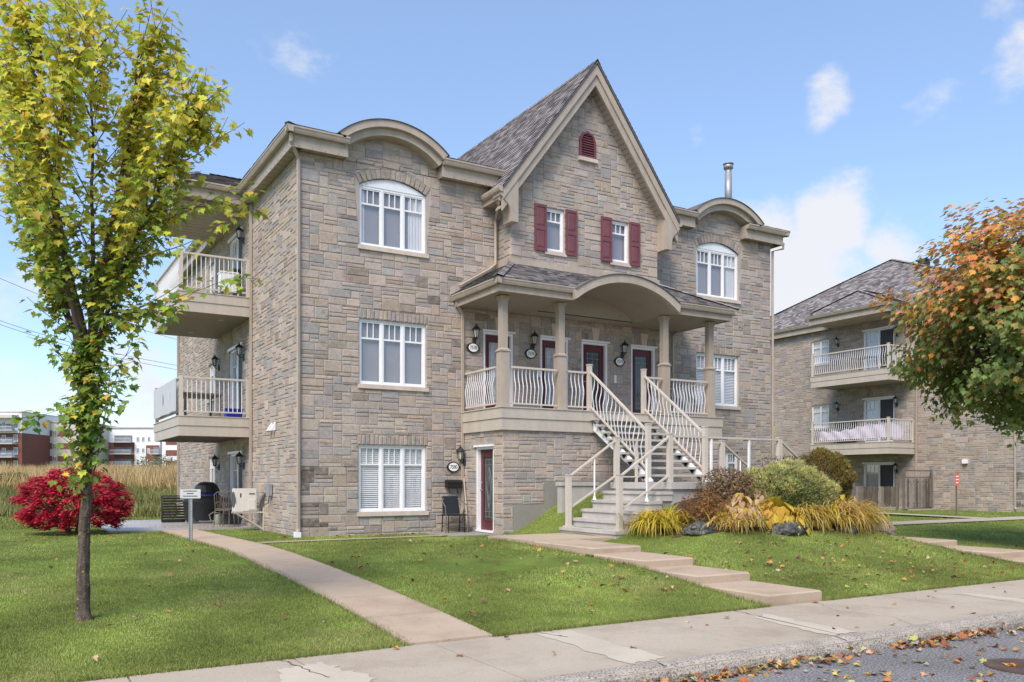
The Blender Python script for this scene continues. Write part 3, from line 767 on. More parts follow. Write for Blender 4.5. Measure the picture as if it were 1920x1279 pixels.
ev = Vector((0, 6.48 - CY0, cz - E0)); shingles(sh, (CX0, CY0, E0 + .002), (1, 0, 0), tuple(ev), [(0, 0), (2.5, 0), (3.35, ev.length), (1.0, ev.length)], 64)
sh.build('shingles', 'shingle', rf, kind='stuff')
caps = MB()
def ridge_cap(mb, a, b, w_=.13, drop=.35):
    a, b = Vector(a), Vector(b); d = (b - a); L = d.length; d.normalize(); s_ = d.cross(Vector((0, 0, 1))).normalized() * w_; u_ = Vector((0, 0, .05)); dn = Vector((0, 0, -drop * w_)); rs = random.Random(int(L * 100))
    k = 0
    while k < L:
        p, q = a + d * k, a + d * min(L, k + .24); c = rs.choice(SHC)
        mb.add([tuple(p + s_ + dn + u_ * .9), tuple(p + u_ * 1.0), tuple(p - s_ + dn + u_ * .9), tuple(q + s_ + dn + u_ * .6), tuple(q + u_ * .7), tuple(q - s_ + dn + u_ * .6)], [(0, 1, 4, 3), (1, 2, 5, 4)], c); k += .2
for a, b in ((A, r1), (D_, r1), (r1, r2), ((CX0, CY0, E0), (-.95, 6.48, cz)), ((CX0, CY1, E0), (-.95, 6.48, cz)), ((-.95, 6.48, cz), (1.2, 6.48, cz))): a, b = Vector(a), Vector(b); ridge_cap(caps, a + (b - a).normalized() * .3 + Vector((0, 0, .02)), b + Vector((0, 0, .02)), .10)
caps.build('ridge_cap', 'shingle', rf, kind='stuff')
rv = MB().box(5.1, 5.5, 7.2, 7.6, 12.0, 12.26).box(5.02, 5.58, 7.12, 7.68, 12.26, 12.33); rv.build('roof_vent', 'black', rf)

# eaves: soffit, fascia board and gutter, run by run
def eave_run(p, q, nout, wall_d, name='eave', side=False, ends=(True, True), zt=E0, zs=EAVE, mi=(0, 0), mit=.152):
    """p->q along the outer gutter line (x,y); nout = outward 2D unit; wall_d = distance back to the wall"""
    p, q, n_ = Vector((*p, 0)), Vector((*q, 0)), Vector((*nout, 0)); t = (q - p).normalized()
    def X(a, back, z): return tuple(a - n_ * back + Vector((0, 0, z)))
    s = MB(); P2, Q2 = p + t * .16 * mi[0], q + t * .16 * mi[1]; s.prism([X(P2, .155, zs), X(P2, wall_d, zs), X(P2, wall_d, zs + .02), X(P2, .155, zs + .02)], [X(Q2, .155, zs), X(Q2, wall_d, zs), X(Q2, wall_d, zs + .02), X(Q2, .155, zs + .02)])
    f = MB(); fb = .15 if wall_d > .3 else .07
    def J(c_, s_): return c_ + t * s_ * mit
    f.prism([X(J(p, mi[0]), fb, zs - .03), X(J(p, mi[0]), fb + .035, zs - .03), X(J(p, mi[0]), fb + .035, zt - .02), X(J(p, mi[0]), fb, zt - .02)], [X(J(q, mi[1]), fb, zs - .03), X(J(q, mi[1]), fb + .035, zs - .03), X(J(q, mi[1]), fb + .035, zt - .02), X(J(q, mi[1]), fb, zt - .02)])
    for k, e in enumerate(ends):
        if e:
            c = p + t * .004 if k == 0 else q - t * .03
            f.prism([X(c, .186, zs - .03), X(c, wall_d - .002, zs - .03), X(c, wall_d - .002, zt - .03), X(c, .186, zt - .03)], [X(c + t * .026, .186, zs - .03), X(c + t * .026, wall_d - .002, zs - .03), X(c + t * .026, wall_d - .002, zt - .03), X(c + t * .026, .186, zt - .03)])
    prof = [(.149, zt - .14), (.05, zt - .14), (.03, zt - .10), (.016, zt - .055), (0, zt - .035), (0, zt), (.012, zt), (.012, zt - .02), (.149, zt - .02)]
    gt = MB(); gt.prism([X(p, *w_) for w_ in prof], [X(q, *w_) for w_ in prof])
    so = s.build('soffit', 'soffit', house); fo = f.build('fascia_board', 'trim', house); go = gt.build('gutter', 'trim', house)
    if side: SIDE.extend([so, fo, go])
    # plank joints in the soffit
    L = (q - p).length; k = .3; gr = MB(); L -= .2
    while k < L:
        a = p + t * k
        gr.prism([X(a, .11, zs - .004), X(a + t * .012, .11, zs - .004), X(a + t * .012, wall_d - .01, zs - .004), X(a, wall_d - .01, zs - .004)], [X(a, .11, zs - .0005), X(a + t * .012, .11, zs - .0005), X(a + t * .012, wall_d - .01, zs - .0005), X(a, wall_d - .01, zs - .0005)]); k += .3
    if gr.v: gr.build('soffit_joint', 'brown', so, kind='stuff')
OV2 = .42
eave_run((-OV, -OV), (1.02, -OV), (0, -1), OV, ends=(False, True), mi=(1, 0))
eave_run((3.38, -OV), (5.04, -OV), (0, -1), OV, ends=(True, False))
eave_run((9.86, -OV), (11.52, -OV), (0, -1), OV, ends=(False, True))
eave_run((13.88 - .33, -OV), (W + OV, -OV), (0, -1), OV, ends=(True, False), mi=(0, -1))
eave_run((-OV, -OV + .001), (-OV, CY0), (-1, 0), OV, side=True, ends=(False, False), mi=(1.02, 0))
eave_run((CX0, CY0), (CX0, CY1), (-1, 0), -CX0, side=True, ends=(False, False), mi=(1.02, -1))
eave_run((CX0, CY0), (-.24, CY0), (0, -1), .6, side=True, ends=(False, False), mi=(1, 0))
eave_run((-OV, CY1), (-OV, DEP + OV), (-1, 0), OV, side=True, ends=(False, True))
eave_run((W + OV, -OV), (W + OV, DEP + OV), (1, 0), OV, ends=(False, False), mi=(1.02, 0))
# eyebrow arches
for c in ARC:
    n = 22
    def band(ra, rb, y0, y1, a, mat, nm):
        m = MB(); o, i_ = arc_xz(c, ra, -a, a, n), arc_xz(c, rb, -a, a, n)
        for k in range(n):
            m.hexa([(o[k][0], y0, o[k][1]), (o[k + 1][0], y0, o[k + 1][1]), (i_[k + 1][0], y0, i_[k + 1][1]), (i_[k][0], y0, i_[k][1]), (o[k][0], y1, o[k][1]), (o[k + 1][0], y1, o[k + 1][1]), (i_[k + 1][0], y1, i_[k + 1][1]), (i_[k][0], y1, i_[k][1])])
        return m.build(nm, mat, house)
    band(RO, RM, -OV, 0.0, .74, 'trim', 'arched_fascia')
    band(RM - .001, RI, -.31, .03, .76, 'trim', 'arched_frieze')
    m = MB(); o = arc_xz(c, RO + .015, -.76, .76, n); i_ = arc_xz(c, RO + .002, -.76, .76, n)
    for k in range(n):
        m.hexa([(o[k][0], -.45, o[k][1]), (o[k + 1][0], -.45, o[k + 1][1]), (i_[k + 1][0], -.45, i_[k + 1][1]), (i_[k][0], -.45, i_[k][1]), (o[k][0], 2.6, o[k][1]), (o[k + 1][0], 2.6, o[k + 1][1]), (i_[k + 1][0], 2.6, i_[k + 1][1]), (i_[k][0], 2.6, i_[k][1])])
    m.build('arched_roof', 'roofdark', house)
# flue pipe
fp = MB(); fp.lathe([(.115, 0), (.115, 1.15), (.10, 1.15), (.10, 1.3), (.15, 1.3), (.15, 1.4), (.13, 1.42)], (14.1, 1.0, 9.8), 14); fp.lathe([(.17, 0), (.17, .02)], (14.1, 1.0, 11.24), 14); fp.build('flue_pipe', 'galv', house, True)

# ------------------------------------------------------------------ steep gable
GF = -1.0; foot = 2.76; zf = GAP - GS * foot
gl = math.hypot(foot, GS * foot)
gr = MB()
for s_ in (-1, 1):
    gr.hexa([(7.45, GF - .03, GAP), (7.45 + s_ * (foot + .03), GF - .03, zf - .04), (7.45 + s_ * (foot + .03), 7.6, zf - .04), (7.45, 7.6, GAP), (7.45, GF - .03, GAP - .05), (7.45 + s_ * (foot + .03), GF - .03, zf - .09), (7.45 + s_ * (foot + .03), 7.6, zf - .09), (7.45, 7.6, GAP - .05)])
go = gr.build('gable_roof', 'roofdark', house)
sh = MB()
for s_ in (-1, 1):
    shingles(sh, (7.45 + s_ * (foot + .04), GF - .04, zf - .045), (0, 1, 0), (-s_ * foot, 0, GS * foot), rect(0, 8.6, 0, gl), 70 + s_, th=.01)
sh.build('shingles', 'shingle', go, kind='stuff')
cp = MB(); ridge_cap(cp, (7.45, GF - .04, GAP + .01), (7.45, 7.4, GAP + .01), .10, GS); cp.build('ridge_cap', 'shingle', go, kind='stuff')
nx, nz = GS / math.hypot(1, GS), 1 / math.hypot(1, GS)             # normal of the left slope is (-nx, nz)
def rake(w0, w1, y0, y1, nm, mat='trim'):
    m = MB()
    for s_ in (-1, 1):
        k = math.hypot(1, GS)
        def pt(x, w_): return (7.45 + s_ * x, GAP - GS * x - w_ * k)
        ft = foot + .02
        a = [pt(0, w0), pt(ft, w0), pt(ft, w1), pt(0, w1)]
        m.prism([(q[0], y0, q[1]) for q in a], [(q[0], y1, q[1]) for q in a])
    return m.build(nm, mat, house)
rake(.045, .20, GF, GF + .1, 'rake_board'); rake(.201, .36, GF + .045, GF + .12, 'rake_frieze')
m = MB(); rake(.30, .32, GF + .12, -.595, 'gable_soffit', 'soffit')
for s_ in (-1, 1):
    j = MB(); k = math.hypot(1, GS); x = .15
    while x < foot - .3:
        z = GAP - GS * x - .324 * k
        j.hexa([(7.45 + s_ * x, GF + .13, z), (7.45 + s_ * (x + .008), GF + .13, z - .0106), (7.45 + s_ * (x + .008), -.62, z - .0106), (7.45 + s_ * x, -.62, z), (7.45 + s_ * x, GF + .13, z + .004), (7.45 + s_ * (x + .008), GF + .13, z - .0066), (7.45 + s_ * (x + .008), -.62, z - .0066), (7.45 + s_ * x, -.62, z + .004)]); x += .085
    j.build('soffit_joint', 'brown', house, kind='stuff')
# corbel brackets under the rake ends
for s_ in (-1, 1):
    def bx(x): return x if s_ < 0 else W - x
    cur = [(4.63, 8.02), (4.70, 7.99)] + [(4.90 - .22 * math.cos(math.radians(a)) if False else 4.68 + .22 * math.sin(math.radians(a)), 7.98 - .36 * (1 - math.cos(math.radians(a)))) for a in range(15, 91, 15)]
    pr = [(5.10, 8.90), (4.62, 8.27), (4.60, 8.10), (4.66, 8.06)] + cur[2:] + [(4.90, 7.50), (5.10, 7.50)]
    A = [(bx(x), GF + .02, z) for x, z in pr]; Bq = [(bx(x), -.58, z) for x, z in pr]
    MB().prism(A, Bq).build('bracket', 'trim', house)
    # short return gutter along the foot of the gable roof
    x0 = 7.45 + s_ * (foot + .05); m = MB()
    prof = [(0, 0), (.05, -.0), (.09, .03), (.11, .09), (.11, .13), (0, .13)]
    m.prism([(x0 + s_ * a, GF - .01, zf - .19 + b) for a, b in prof], [(x0 + s_ * a, -.1, zf - .19 + b) for a, b in prof]); m.build('gutter', 'trim', house)
    m = MB().box(min(x0, x0 - s_ * .05), max(x0, x0 - s_ * .05), GF + .13, -.02, zf - .32, zf - .06).box(min(x0 - s_ * .051, 7.45 + s_ * 2.37), max(x0 - s_ * .051, 7.45 + s_ * 2.37), GF + .13, -.02, zf - .30, zf - .28); m.build('eave_return', 'trim', house)

# ------------------------------------------------------------------ porch
DKZ = 2.87
foundation = MB(); fbox(foundation, FB, 4.38, 5.22, -.4, .65, 0, .012); fbox(foundation, FB, 5.22, 9.7, -.4, 1.18, 0, .012); foundation.build('foundation', 'parge', house)
porch = MB().box(4.06, 10.84, -1.98, -.0, DKZ - .06, DKZ - .005).build('porch_deck', 'rail', house)
for (z0, z1, o) in ((DKZ - .24, DKZ - .005, .02), (DKZ - .51, DKZ - .245, 0.)):
    MB().box(4.04 - o, 10.86 + o, -2.0 - o, -1.955, z0, z1).build('fascia_board', 'deckfascia', porch)
    MB().box(4.04 - o, 4.085, -1.954, 0, z0, z1).build('fascia_board', 'deckfascia', porch)
    MB().box(10.815, 10.86 + o, -1.954, 0, z0, z1).build('fascia_board', 'deckfascia', porch)
MB().box(4.0, 10.9, -2.04, -1.93, DKZ - .004, DKZ + .02).box(4.0, 4.1, -1.929, 0, DKZ - .004, DKZ + .02).box(10.8, 10.9, -1.929, 0, DKZ - .004, DKZ + .02).build('deck_cap', 'deckfascia', porch)
MB().box(4.1, 10.8, -1.93, 0, DKZ - .50, DKZ - .47).build('deck_soffit', 'soffit', porch)
COLX = [4.23, 5.82, 9.08, 10.67]; COLY = -1.72
def col_mesh():
    m = MB(); z0 = DKZ + .02
    m.box(-.112, .112, -.112, .112, z0, 4.18); m.box(-.13, .13, -.13, .13, z0 - .001, z0 + .05); m.box(-.132, .132, -.132, .132, 4.18, 4.215)
    m.hexa([(-.12, -.12, 4.215), (.12, -.12, 4.215), (.12, .12, 4.215), (-.12, .12, 4.215), (-.085, -.085, 4.26), (.085, -.085, 4.26), (.085, .085, 4.26), (-.085, .085, 4.26)])
    m.box(-.082, .082, -.082, .082, 4.26, 5.46); m.box(-.12, .12, -.12, .12, 5.41, 5.46); m.box(-.10, .10, -.10, .10, 5.36, 5.41)
    for x in (-.04, 0, .04): m.box(x - .004, x + .004, -.0855, -.083, 4.27, 5.33); m.box(-.0855, -.083, x - .004, x + .004, 4.27, 5.33)
    return m.mesh('column', 'trim')
cm = col_mesh()
for x in COLX: link('column', cm, porch, loc=(x, COLY, 0))
# baluster: a thin bar bellying outwards (local -Y)
def baluster_mesh(h, belly=.05, name='baluster', mat='white'):
    pts = []
    for i in range(10):
        t = i / 9; d = 0
        if belly: d = -belly * (math.sin(math.pi * min(1, (1 - t) / .72)) ** 1.4 if (1 - t) < .72 else 0) + belly * .35 * (math.sin(math.pi * (t - 0) / .30) if t < .30 else 0) * 0
        pts.append((0, d, t * h))
    if belly: pts = [(0, -belly * (.9 * math.sin(math.pi * t) ** 2 * (1.5 - t) - .55 * max(0, math.sin(math.pi * (t - .5) * 2)) * (t > .5)), t * h) for t in [i / 11 for i in range(12)]]
    else: pts = [(0, 0, 0), (0, 0, h)]
    m = MB(); m.tube(pts, .0105, 4, caps=False); return m.mesh(name, mat)
BAL = baluster_mesh(.80); BALS = baluster_mesh(.84, 0, mat='white')
def railing(parent, p, q, z0, z1, out, me, space=.105, mat='rail', ends=True):
    """p,q 2D ends; z0 bottom rail, z1 handrail top; out = outward 2D"""
    p, q = Vector((*p, 0)), Vector((*q, 0)); d = q - p; L = d.length; t = d.normalized(); n_ = Vector((*out, 0))
    ang = math.atan2(out[1], out[0]) + math.pi / 2
    for (za, zb, w_, nm) in ((z1 - .045, z1, .035, 'handrail'), (z0, z0 + .035, .02, 'bottom_rail')):
        m = MB(); a = [p + n_ * w_, q + n_ * w_, q - n_ * w_, p - n_ * w_]
        m.hexa([(v_.x, v_.y, za) for v_ in a] + [(v_.x, v_.y, zb) for v_ in a]); m.build(nm, mat, parent)
    k = max(1, round(L / space) - 1); s_ = L / (k + 1)
    for i in range(k):
        c = p + t * s_ * (i + 1); o = link('baluster', me, parent, loc=(c.x, c.y, z0 + .03), rz=ang)
        o.scale = (1, 1, (z1 - .04 - z0 - .03) / (.80 if me is BAL else .84))
RY0, RZ0, RZ1 = -1.80, DKZ + .1, DKZ + .98
railing(porch, (4.13, -.03), (4.13, -1.56), RZ0, RZ1, (-1, 0), BAL)
railing(porch, (4.39, RY0), (5.66, RY0), RZ0, RZ1, (0, -1), BAL)
railing(porch, (5.98, RY0), (6.54, RY0), RZ0, RZ1, (0, -1), BAL)
railing(porch, (8.36, RY0), (8.92, RY0), RZ0, RZ1, (0, -1), BAL)
railing(porch, (9.24, RY0), (10.51, RY0), RZ0, RZ1, (0, -1), BAL)
railing(porch, (10.77, -.03), (10.77, -1.56), RZ0, RZ1, (1, 0), BAL)
# porch roof
PZ, PY, PX0, PX1, PS, TZ = 5.74, -2.32, 3.74, 11.16, 5.48, 6.58
pr = MB(); pr.add([(PX0, PY, PZ), (PX1, PY, PZ), (9.81, -.6, TZ), (5.09, -.6, TZ), (PX0, 0, PZ), (5.09, 0, TZ), (PX1, 0, PZ), (9.81, 0, TZ)], [(0, 3, 5, 4), (1, 6, 7, 2)])
def pp_(u, k): return (PX0 + u, PY + k * (-.6 - PY), PZ + k * (TZ - PZ))
PW = PX1 - PX0; PPOLY = [[(0, 0), (2.3, 0), (2.3, 1), (1.35, 1)], [(2.3, 0), (2.7, .28), (2.7, 1), (2.3, 1)], [(2.7, .28), (3.0, .40), (3.0, 1), (2.7, 1)], [(3.0, .40), (3.71, .55), (3.71, 1), (3.0, 1)]]
PPOLY += [[(PW - u, k) for u, k in reversed(q)] for q in PPOLY]
for q in PPOLY: pr.add([pp_(*w_) for w_ in q], [tuple(range(len(q)))])
pro = pr.build('porch_roof', 'roofdark', house)
sh = MB(); ev = Vector((0, PY * -1 - .6, TZ - PZ)); L = ev.length
for i_, q in enumerate(PPOLY): shingles(sh, (PX0, PY, PZ), (1, 0, 0), tuple(ev), [(u, k * L) for u, k in q], 81 + i_ * 0, course=.13, tab=.26)
ew = Vector((1.35, 0, TZ - PZ)); shingles(sh, (PX0, PY, PZ), (0, 1, 0), tuple(ew), [(0, 0), (-PY, 0), (-PY, ew.length), (-PY - .6, ew.length)], 83, course=.13, tab=.26)
ew = Vector((-1.35, 0, TZ - PZ)); shingles(sh, (PX1, PY, PZ), (0, 1, 0), tuple(ew), [(0, 0), (-PY, 0), (-PY, ew.length), (-PY - .6, ew.length)], 84, course=.13, tab=.26)
sh.build('shingles', 'shingle', pro, kind='stuff')
cp = MB(); ridge_cap(cp, (PX0, PY, PZ + .02), (5.09, -.6, TZ + .02)); ridge_cap(cp, (PX1, PY, PZ + .02), (9.81, -.6, TZ + .02)); cp.build('ridge_cap', 'shingle', pro, kind='stuff')
# its fascia and gutter, interrupted by the arch
AC, AHW, ATZ = 7.45, 1.5, 6.21; AR = (AHW ** 2 + .45 ** 2) / .9; ACZ = ATZ - AR; ARI = AR - .19
def prun(p, q, n_, ends, mi=(0, 0)):
    T_ = Vector((q[0] - p[0], q[1] - p[1], 0)).normalized()
    p, q, n_ = Vector((*p, 0)), Vector((*q, 0)), Vector((*n_, 0))
    def X(a, b, z): return tuple(a - n_ * b + Vector((0, 0, z)))
    P2, Q2 = p + T_ * .125 * mi[0], q + T_ * .125 * mi[1]; m = MB(); m.prism([X(P2, .12, PS - .02), X(P2, .15, PS - .02), X(P2, .15, PZ - .02), X(P2, .12, PZ - .02)], [X(Q2, .12, PS - .02), X(Q2, .15, PS - .02), X(Q2, .15, PZ - .02), X(Q2, .12, PZ - .02)]); m.build('fascia_board', 'trim', pro)
    prof = [(.119, PZ - .13), (.045, PZ - .13), (.026, PZ - .09), (.014, PZ - .05), (0, PZ - .03), (0, PZ), (.012, PZ), (.012, PZ - .02), (.119, PZ - .02)]
    m = MB(); m.prism([X(p, *w_) for w_ in prof], [X(q, *w_) for w_ in prof]); m.build('gutter', 'trim', pro)
prun((PX0, PY), (AC - AHW - .03, PY), (0, -1), 0, (1, 0)); prun((AC + AHW + .03, PY), (PX1, PY), (0, -1), 0, (0, -1)); prun((PX0, PY + .001), (PX0, 0), (-1, 0), 0, (1.02, 0)); prun((PX1, PY + .001), (PX1, 0), (1, 0), 0, (1.02, 0))
def parc(r, a, n): return [(AC + r * math.sin(lerp(-a, a, i / n)), ACZ + r * math.cos(lerp(-a, a, i / n))) for i in range(n + 1)]
n = 28; a_ = math.asin(min(1, (AHW + .06) / AR)); o, i_ = parc(AR, a_ + .04, n), parc(ARI, a_ + .08, n)
i_ = [(x, max(z, PS - .02)) for x, z in i_]; o = [(x, max(z, PS)) for x, z in o]
m = MB()
for k in range(n): m.hexa([(o[k][0], PY - .03, o[k][1]), (o[k + 1][0], PY - .03, o[k + 1][1]), (i_[k + 1][0], PY - .03, i_[k + 1][1]), (i_[k][0], PY - .03, i_[k][1]), (o[k][0], PY + .1, o[k][1]), (o[k + 1][0], PY + .1, o[k + 1][1]), (i_[k + 1][0], PY + .1, i_[k + 1][1]), (i_[k][0], PY + .1, i_[k][1])])
m.build('arched_fascia', 'trim', pro)
m = MB(); o2 = parc(AR + .02, a_ + .02, n); o3 = parc(AR + .003, a_ + .02, n)
for k in range(n): m.hexa([(o2[k][0], PY - .06, o2[k][1]), (o2[k + 1][0], PY - .06, o2[k + 1][1]), (o3[k + 1][0], PY - .06, o3[k + 1][1]), (o3[k][0], PY - .06, o3[k][1]), (o2[k][0], -.9, o2[k][1]), (o2[k + 1][0], -.9, o2[k + 1][1]), (o3[k + 1][0], -.9, o3[k + 1][1]), (o3[k][0], -.9, o3[k][1])])
m.build('arched_roof', 'roofdark', pro)
# vaulted ceiling behind the arch and flat plank soffit either side
vx = math.sqrt(ARI ** 2 - (PS - ACZ) ** 2); av = math.asin(vx / ARI); vc = parc(ARI - .002, av, n); VB = -.55
m = MB()
for k in range(n): m.add([(vc[k][0], PY + .1, vc[k][1]), (vc[k + 1][0], PY + .1, vc[k + 1][1]), (vc[k + 1][0], VB, vc[k + 1][1]), (vc[k][0], VB, vc[k][1])], [(0, 1, 2, 3)])
m.add([(x, VB, z) for x, z in vc], [tuple(range(n + 1))]); m.build('vaulted_ceiling', 'soffit', pro)
m = MB(); y = PY + .2
while y < VB - .03:
    for k in range(0, n): m.add([(vc[k][0], y, vc[k][1] - .003), (vc[k + 1][0], y, vc[k + 1][1] - .003), (vc[k + 1][0], y + .012, vc[k + 1][1] - .003), (vc[k][0], y + .012, vc[k][1] - .003)], [(0, 1, 2, 3)])
    y += .1
m.build('ceiling_joint', 'brown', pro, kind='stuff')
m = MB(); 
for (x0, x1, y0, y1) in ((PX0 + .155, AC - vx, PY + .155, 0), (AC + vx, PX1 - .155, PY + .155, 0), (AC - vx, AC + vx, VB, 0)): m.box(x0, x1, y0, y1, PS, PS + .02)
m.build('porch_soffit', 'soffit', pro)
m = MB()
for (x0, x1, y0, y1) in ((PX0 + .17, AC - vx - .01, PY + .17, -.04), (AC + vx + .01, PX1 - .17, PY + .17, -.04)):
    y = y0
    while y < y1: m.box(x0, x1, y, y + .012, PS - .003, PS - .0006); y += .1
m.build('soffit_joint', 'brown', pro, kind='stuff')
m = MB(); fl = [(5.05, TZ - .04), (9.85, TZ - .04), (9.85, TZ + .14), (5.05, TZ + .14)]
m.prism([FG(*q, -.01) for q in fl], [FG(*q, .045) for q in fl]); m.prism([FGL(*q, .0) for q in rect(-.6, 0, TZ - .04, TZ + .14)], [FGL(*q, .04) for q in rect(-.6, 0, TZ - .04, TZ + .14)])
for s_, x0 in ((1, PX0), (-1, PX1)):
    A = [(x0 - s_ * .02, PZ + .0), (x0 + s_ * 1.34, TZ), (x0 + s_ * 1.34, TZ + .2), (x0 - s_ * .02, PZ + .18)]
    m.prism([(x, 0.0, z) for x, z in A], [(x, -.05, z) for x, z in A])
m.build('roof_flashing', 'trim', pro)

# ------------------------------------------------------------------ side balconies
def balcony(z, nm_mat='deckfascia', privacy=False):
    X0, Y0, Y1 = -1.84, 4.32, 8.45
    d = MB().box(X0 + .05, -.02, Y0 + .05, Y1 - .05, z - .08, z - .01).build('balcony', 'rail', house)
    for (z0, z1, o) in ((z - .235, z, .018), (z - .50, z - .24, 0.)):
        MB().box(X0 - o, .0 - .03, Y0 - o, Y0 + .04, z0, z1).build('fascia_board', 'deckfascia', d)
        MB().box(X0 - o, X0 + .04, Y0 + .041, Y1 + o, z0, z1).build('fascia_board', 'deckfascia', d)
        MB().box(X0 + .041, -.03, Y1 - .04, Y1 + o, z0, z1).build('fascia_board', 'deckfascia', d)
    MB().box(X0 - .035, -.03, Y0 - .035, Y0 + .06, z + .001, z + .02).box(X0 - .035, X0 + .06, Y0 + .061, Y1 + .03, z + .001, z + .02).build('deck_cap', 'deckfascia', d)
    MB().box(X0 + .04, -.03, Y0 + .04, Y1 - .04, z - .49, z - .47).build('balcony_soffit', 'soffit', d)
    m = MB(); y = Y0 + .12
    while y < Y1 - .1: m.box(X0 + .06, -.05, y, y + .014, z - .494, z - .4905); y += .12
    m.build('soffit_joint', 'brown', d, kind='stuff')
    for (lx, ly) in ((-.6, Y0 + .9), (-.95, Y1 - .8)):
        m = MB(); m.lathe([(.075, 0), (.07, .006), (.045, .008)], (lx, ly, z - .497), 12); m.build('recessed_light', 'rail', d)
    for (x, y) in ((X0 + .06, Y0 + .06), (-.09, Y0 + .06), (X0 + .06, Y1 - .06)):
        MB().box(x - .045, x + .045, y - .045, y + .045, z + .02, z + 1.07).box(x - .055, x + .055, y - .055, y + .055, z + 1.07, z + 1.09).build('post', 'rail', d)
    railing(d, (X0 + .1, Y0 + .06), (-.14, Y0 + .06), z + .12, z + 1.03, (0, -1), BALS if not privacy == 'n' else BAL, space=.118)
    railing(d, (X0 + .06, Y0 + .1), (X0 + .06, Y1 - .1), z + .12, z + 1.03, (-1, 0), BAL, space=.115)
    return d
bal1, bal2 = balcony(2.85), balcony(6.05)
# grey privacy sheet tied to the lower balcony rail, crescent cut-outs
m = MB(); Yp = 4.46
n = 14; zb, zt_ = 3.0, 3.84
for i in range(n):
    a, b = lerp(Yp, 8.3, i / n), lerp(Yp, 8.3, (i + 1) / n); w1, w2 = .005 * math.sin(i * 1.9), .005 * math.sin((i + 1) * 1.9)
    m.add([(-1.885 + w1, a, zb + .01 * math.sin(i)), (-1.885 + w2, b, zb + .01 * math.sin(i + 1)), (-1.885 + w2, b, zt_), (-1.885 + w1, a, zt_), (-1.877 + w1, a, zb + .01 * math.sin(i)), (-1.877 + w2, b, zb + .01 * math.sin(i + 1)), (-1.877 + w2, b, zt_), (-1.877 + w1, a, zt_)], [(0, 1, 2, 3), (7, 6, 5, 4), (3, 2, 6, 7), (0, 4, 5, 1)])
ps_ = tag(m.build('privacy_sheet', 'privacy', None), 'pale grey privacy sheet tied along the lower side balcony railing', 'privacy screen')
for (yc, zc, sg) in ((5.35, 3.45, 1), (6.6, 3.42, -1)):
    m = MB(); n = 10; o_ = [(yc + sg * .13 * math.cos(lerp(-1.3, 1.3, k / n)), zc + .17 * math.sin(lerp(-1.3, 1.3, k / n))) for k in range(n + 1)]; q_ = [(yc + sg * .06 * math.cos(lerp(-1.3, 1.3, k / n)), zc + .165 * math.sin(lerp(-1.3, 1.3, k / n))) for k in range(n + 1)]
    for k in range(n): m.add([(-1.896, *o_[k]), (-1.896, *o_[k + 1]), (-1.896, *q_[k + 1]), (-1.896, *q_[k])], [(0, 1, 2, 3)])
    m.build('crescent', 'plaque' if sg > 0 else 'greyplastic', ps_)

# ------------------------------------------------------------------ downspouts
def downspout(path, side=False, r=.042, mat='trim'):
    m = MB(); m.tube(path, r, 4); o = m.build('downspout', mat, house)
    if side: SIDE.append(o)
    return o
downspout([(-.30, -.30, 8.82), (-.30, -.30, 8.62), (-.06, -.055, 8.36), (-.055, -.05, 8.25), (-.055, -.05, .12), (-.10, -.12, .04)], True)
m = MB().box(-.17, -.04, -.2, -.06, -.08, .06); m.build('drain_cap', 'white', house)
downspout([(-.06, 4.16, 8.5), (-.06, 4.2, 8.3), (-.06, 4.2, 5.8), (-.06, 4.24, .0)], True)
downspout([(-.06, 15.2, 8.5), (-.06, 15.25, 8.2), (-.06, 15.25, .0)], True)
downspout([(4.66, -.85, 8.2), (4.66, -.85, 8.02), (4.98, -.07, 7.75), (4.98, -.07, 6.65), (4.78, -.09, 6.48), (3.95, -.09, 5.98)])
downspout([(3.86, -.12, 5.62), (3.86, -.12, 5.52), (4.04, -.06, 5.3), (4.04, -.06, .55), (3.95, -.14, .3), (3.08, -.42, .0)])
downspout([(11.02, -.14, 5.6), (11.02, -.14, 5.5), (10.86, -.06, 5.36), (10.86, -.06, 2.9)])
downspout([(W + .3, -.25, 8.6), (W + .3, -.25, 8.42), (W + .06, -.04, 8.36), (W + .06, -.02, .2)])

# ------------------------------------------------------------------ outdoor stair from porch to landing
stair = thing('outdoor_staircase', 'white open-riser metal staircase descending from the porch to the concrete landing', 'staircase', (7.45, -3.0, 1.17))
def ch(mb, nm, mat, par=stair, loc=None):
    o = mb.build(nm, mat, par); o.matrix_parent_inverse = Matrix.Translation((-7.45, 3.0, -1.17)); return o
NT, LZ = 9, 1.17
TY = [-2.0 - .222 * (i + 1) for i in range(NT)]; TZs = [DKZ - (DKZ - LZ) / (NT + 1) * (i + 1) for i in range(NT)]
SX0, SX1 = 6.55, 8.35
for i in range(NT):
    m = MB(); y = TY[i]; z = TZs[i]
    m.box(SX0 - .06, SX1 + .06, y - .03, y + .23, z - .05, z); ch(m, 'tread', 'concrete')
for x in (SX0 + .06, SX1 - .06):
    m = MB(); a = [(-2.03, DKZ - .10), (-2.03, DKZ - .42), (-4.12, LZ + .0), (-4.12, LZ + .14)]
    a = [(-2.03, DKZ - .22), (-2.03, DKZ - .46), (-3.98, LZ + .005), (-4.18, LZ + .005), (-4.18, LZ + .04)]
    m.prism([(x - .03, y, z) for y, z in a], [(x + .03, y, z) for y, z in a]); ch(m, 'stringer', 'whitemetal')
    for i in range(NT):
        y, z = TY[i], TZs[i]; m = MB(); m.prism([(x - .03, y + .02, z - .051), (x - .03, y + .2, z - .051), (x - .03, y + .12, z - .16)], [(x + .03, y + .02, z - .051), (x + .03, y + .2, z - .051), (x + .03, y + .12, z - .16)]); ch(m, 'tread_bracket', 'whitemetal')
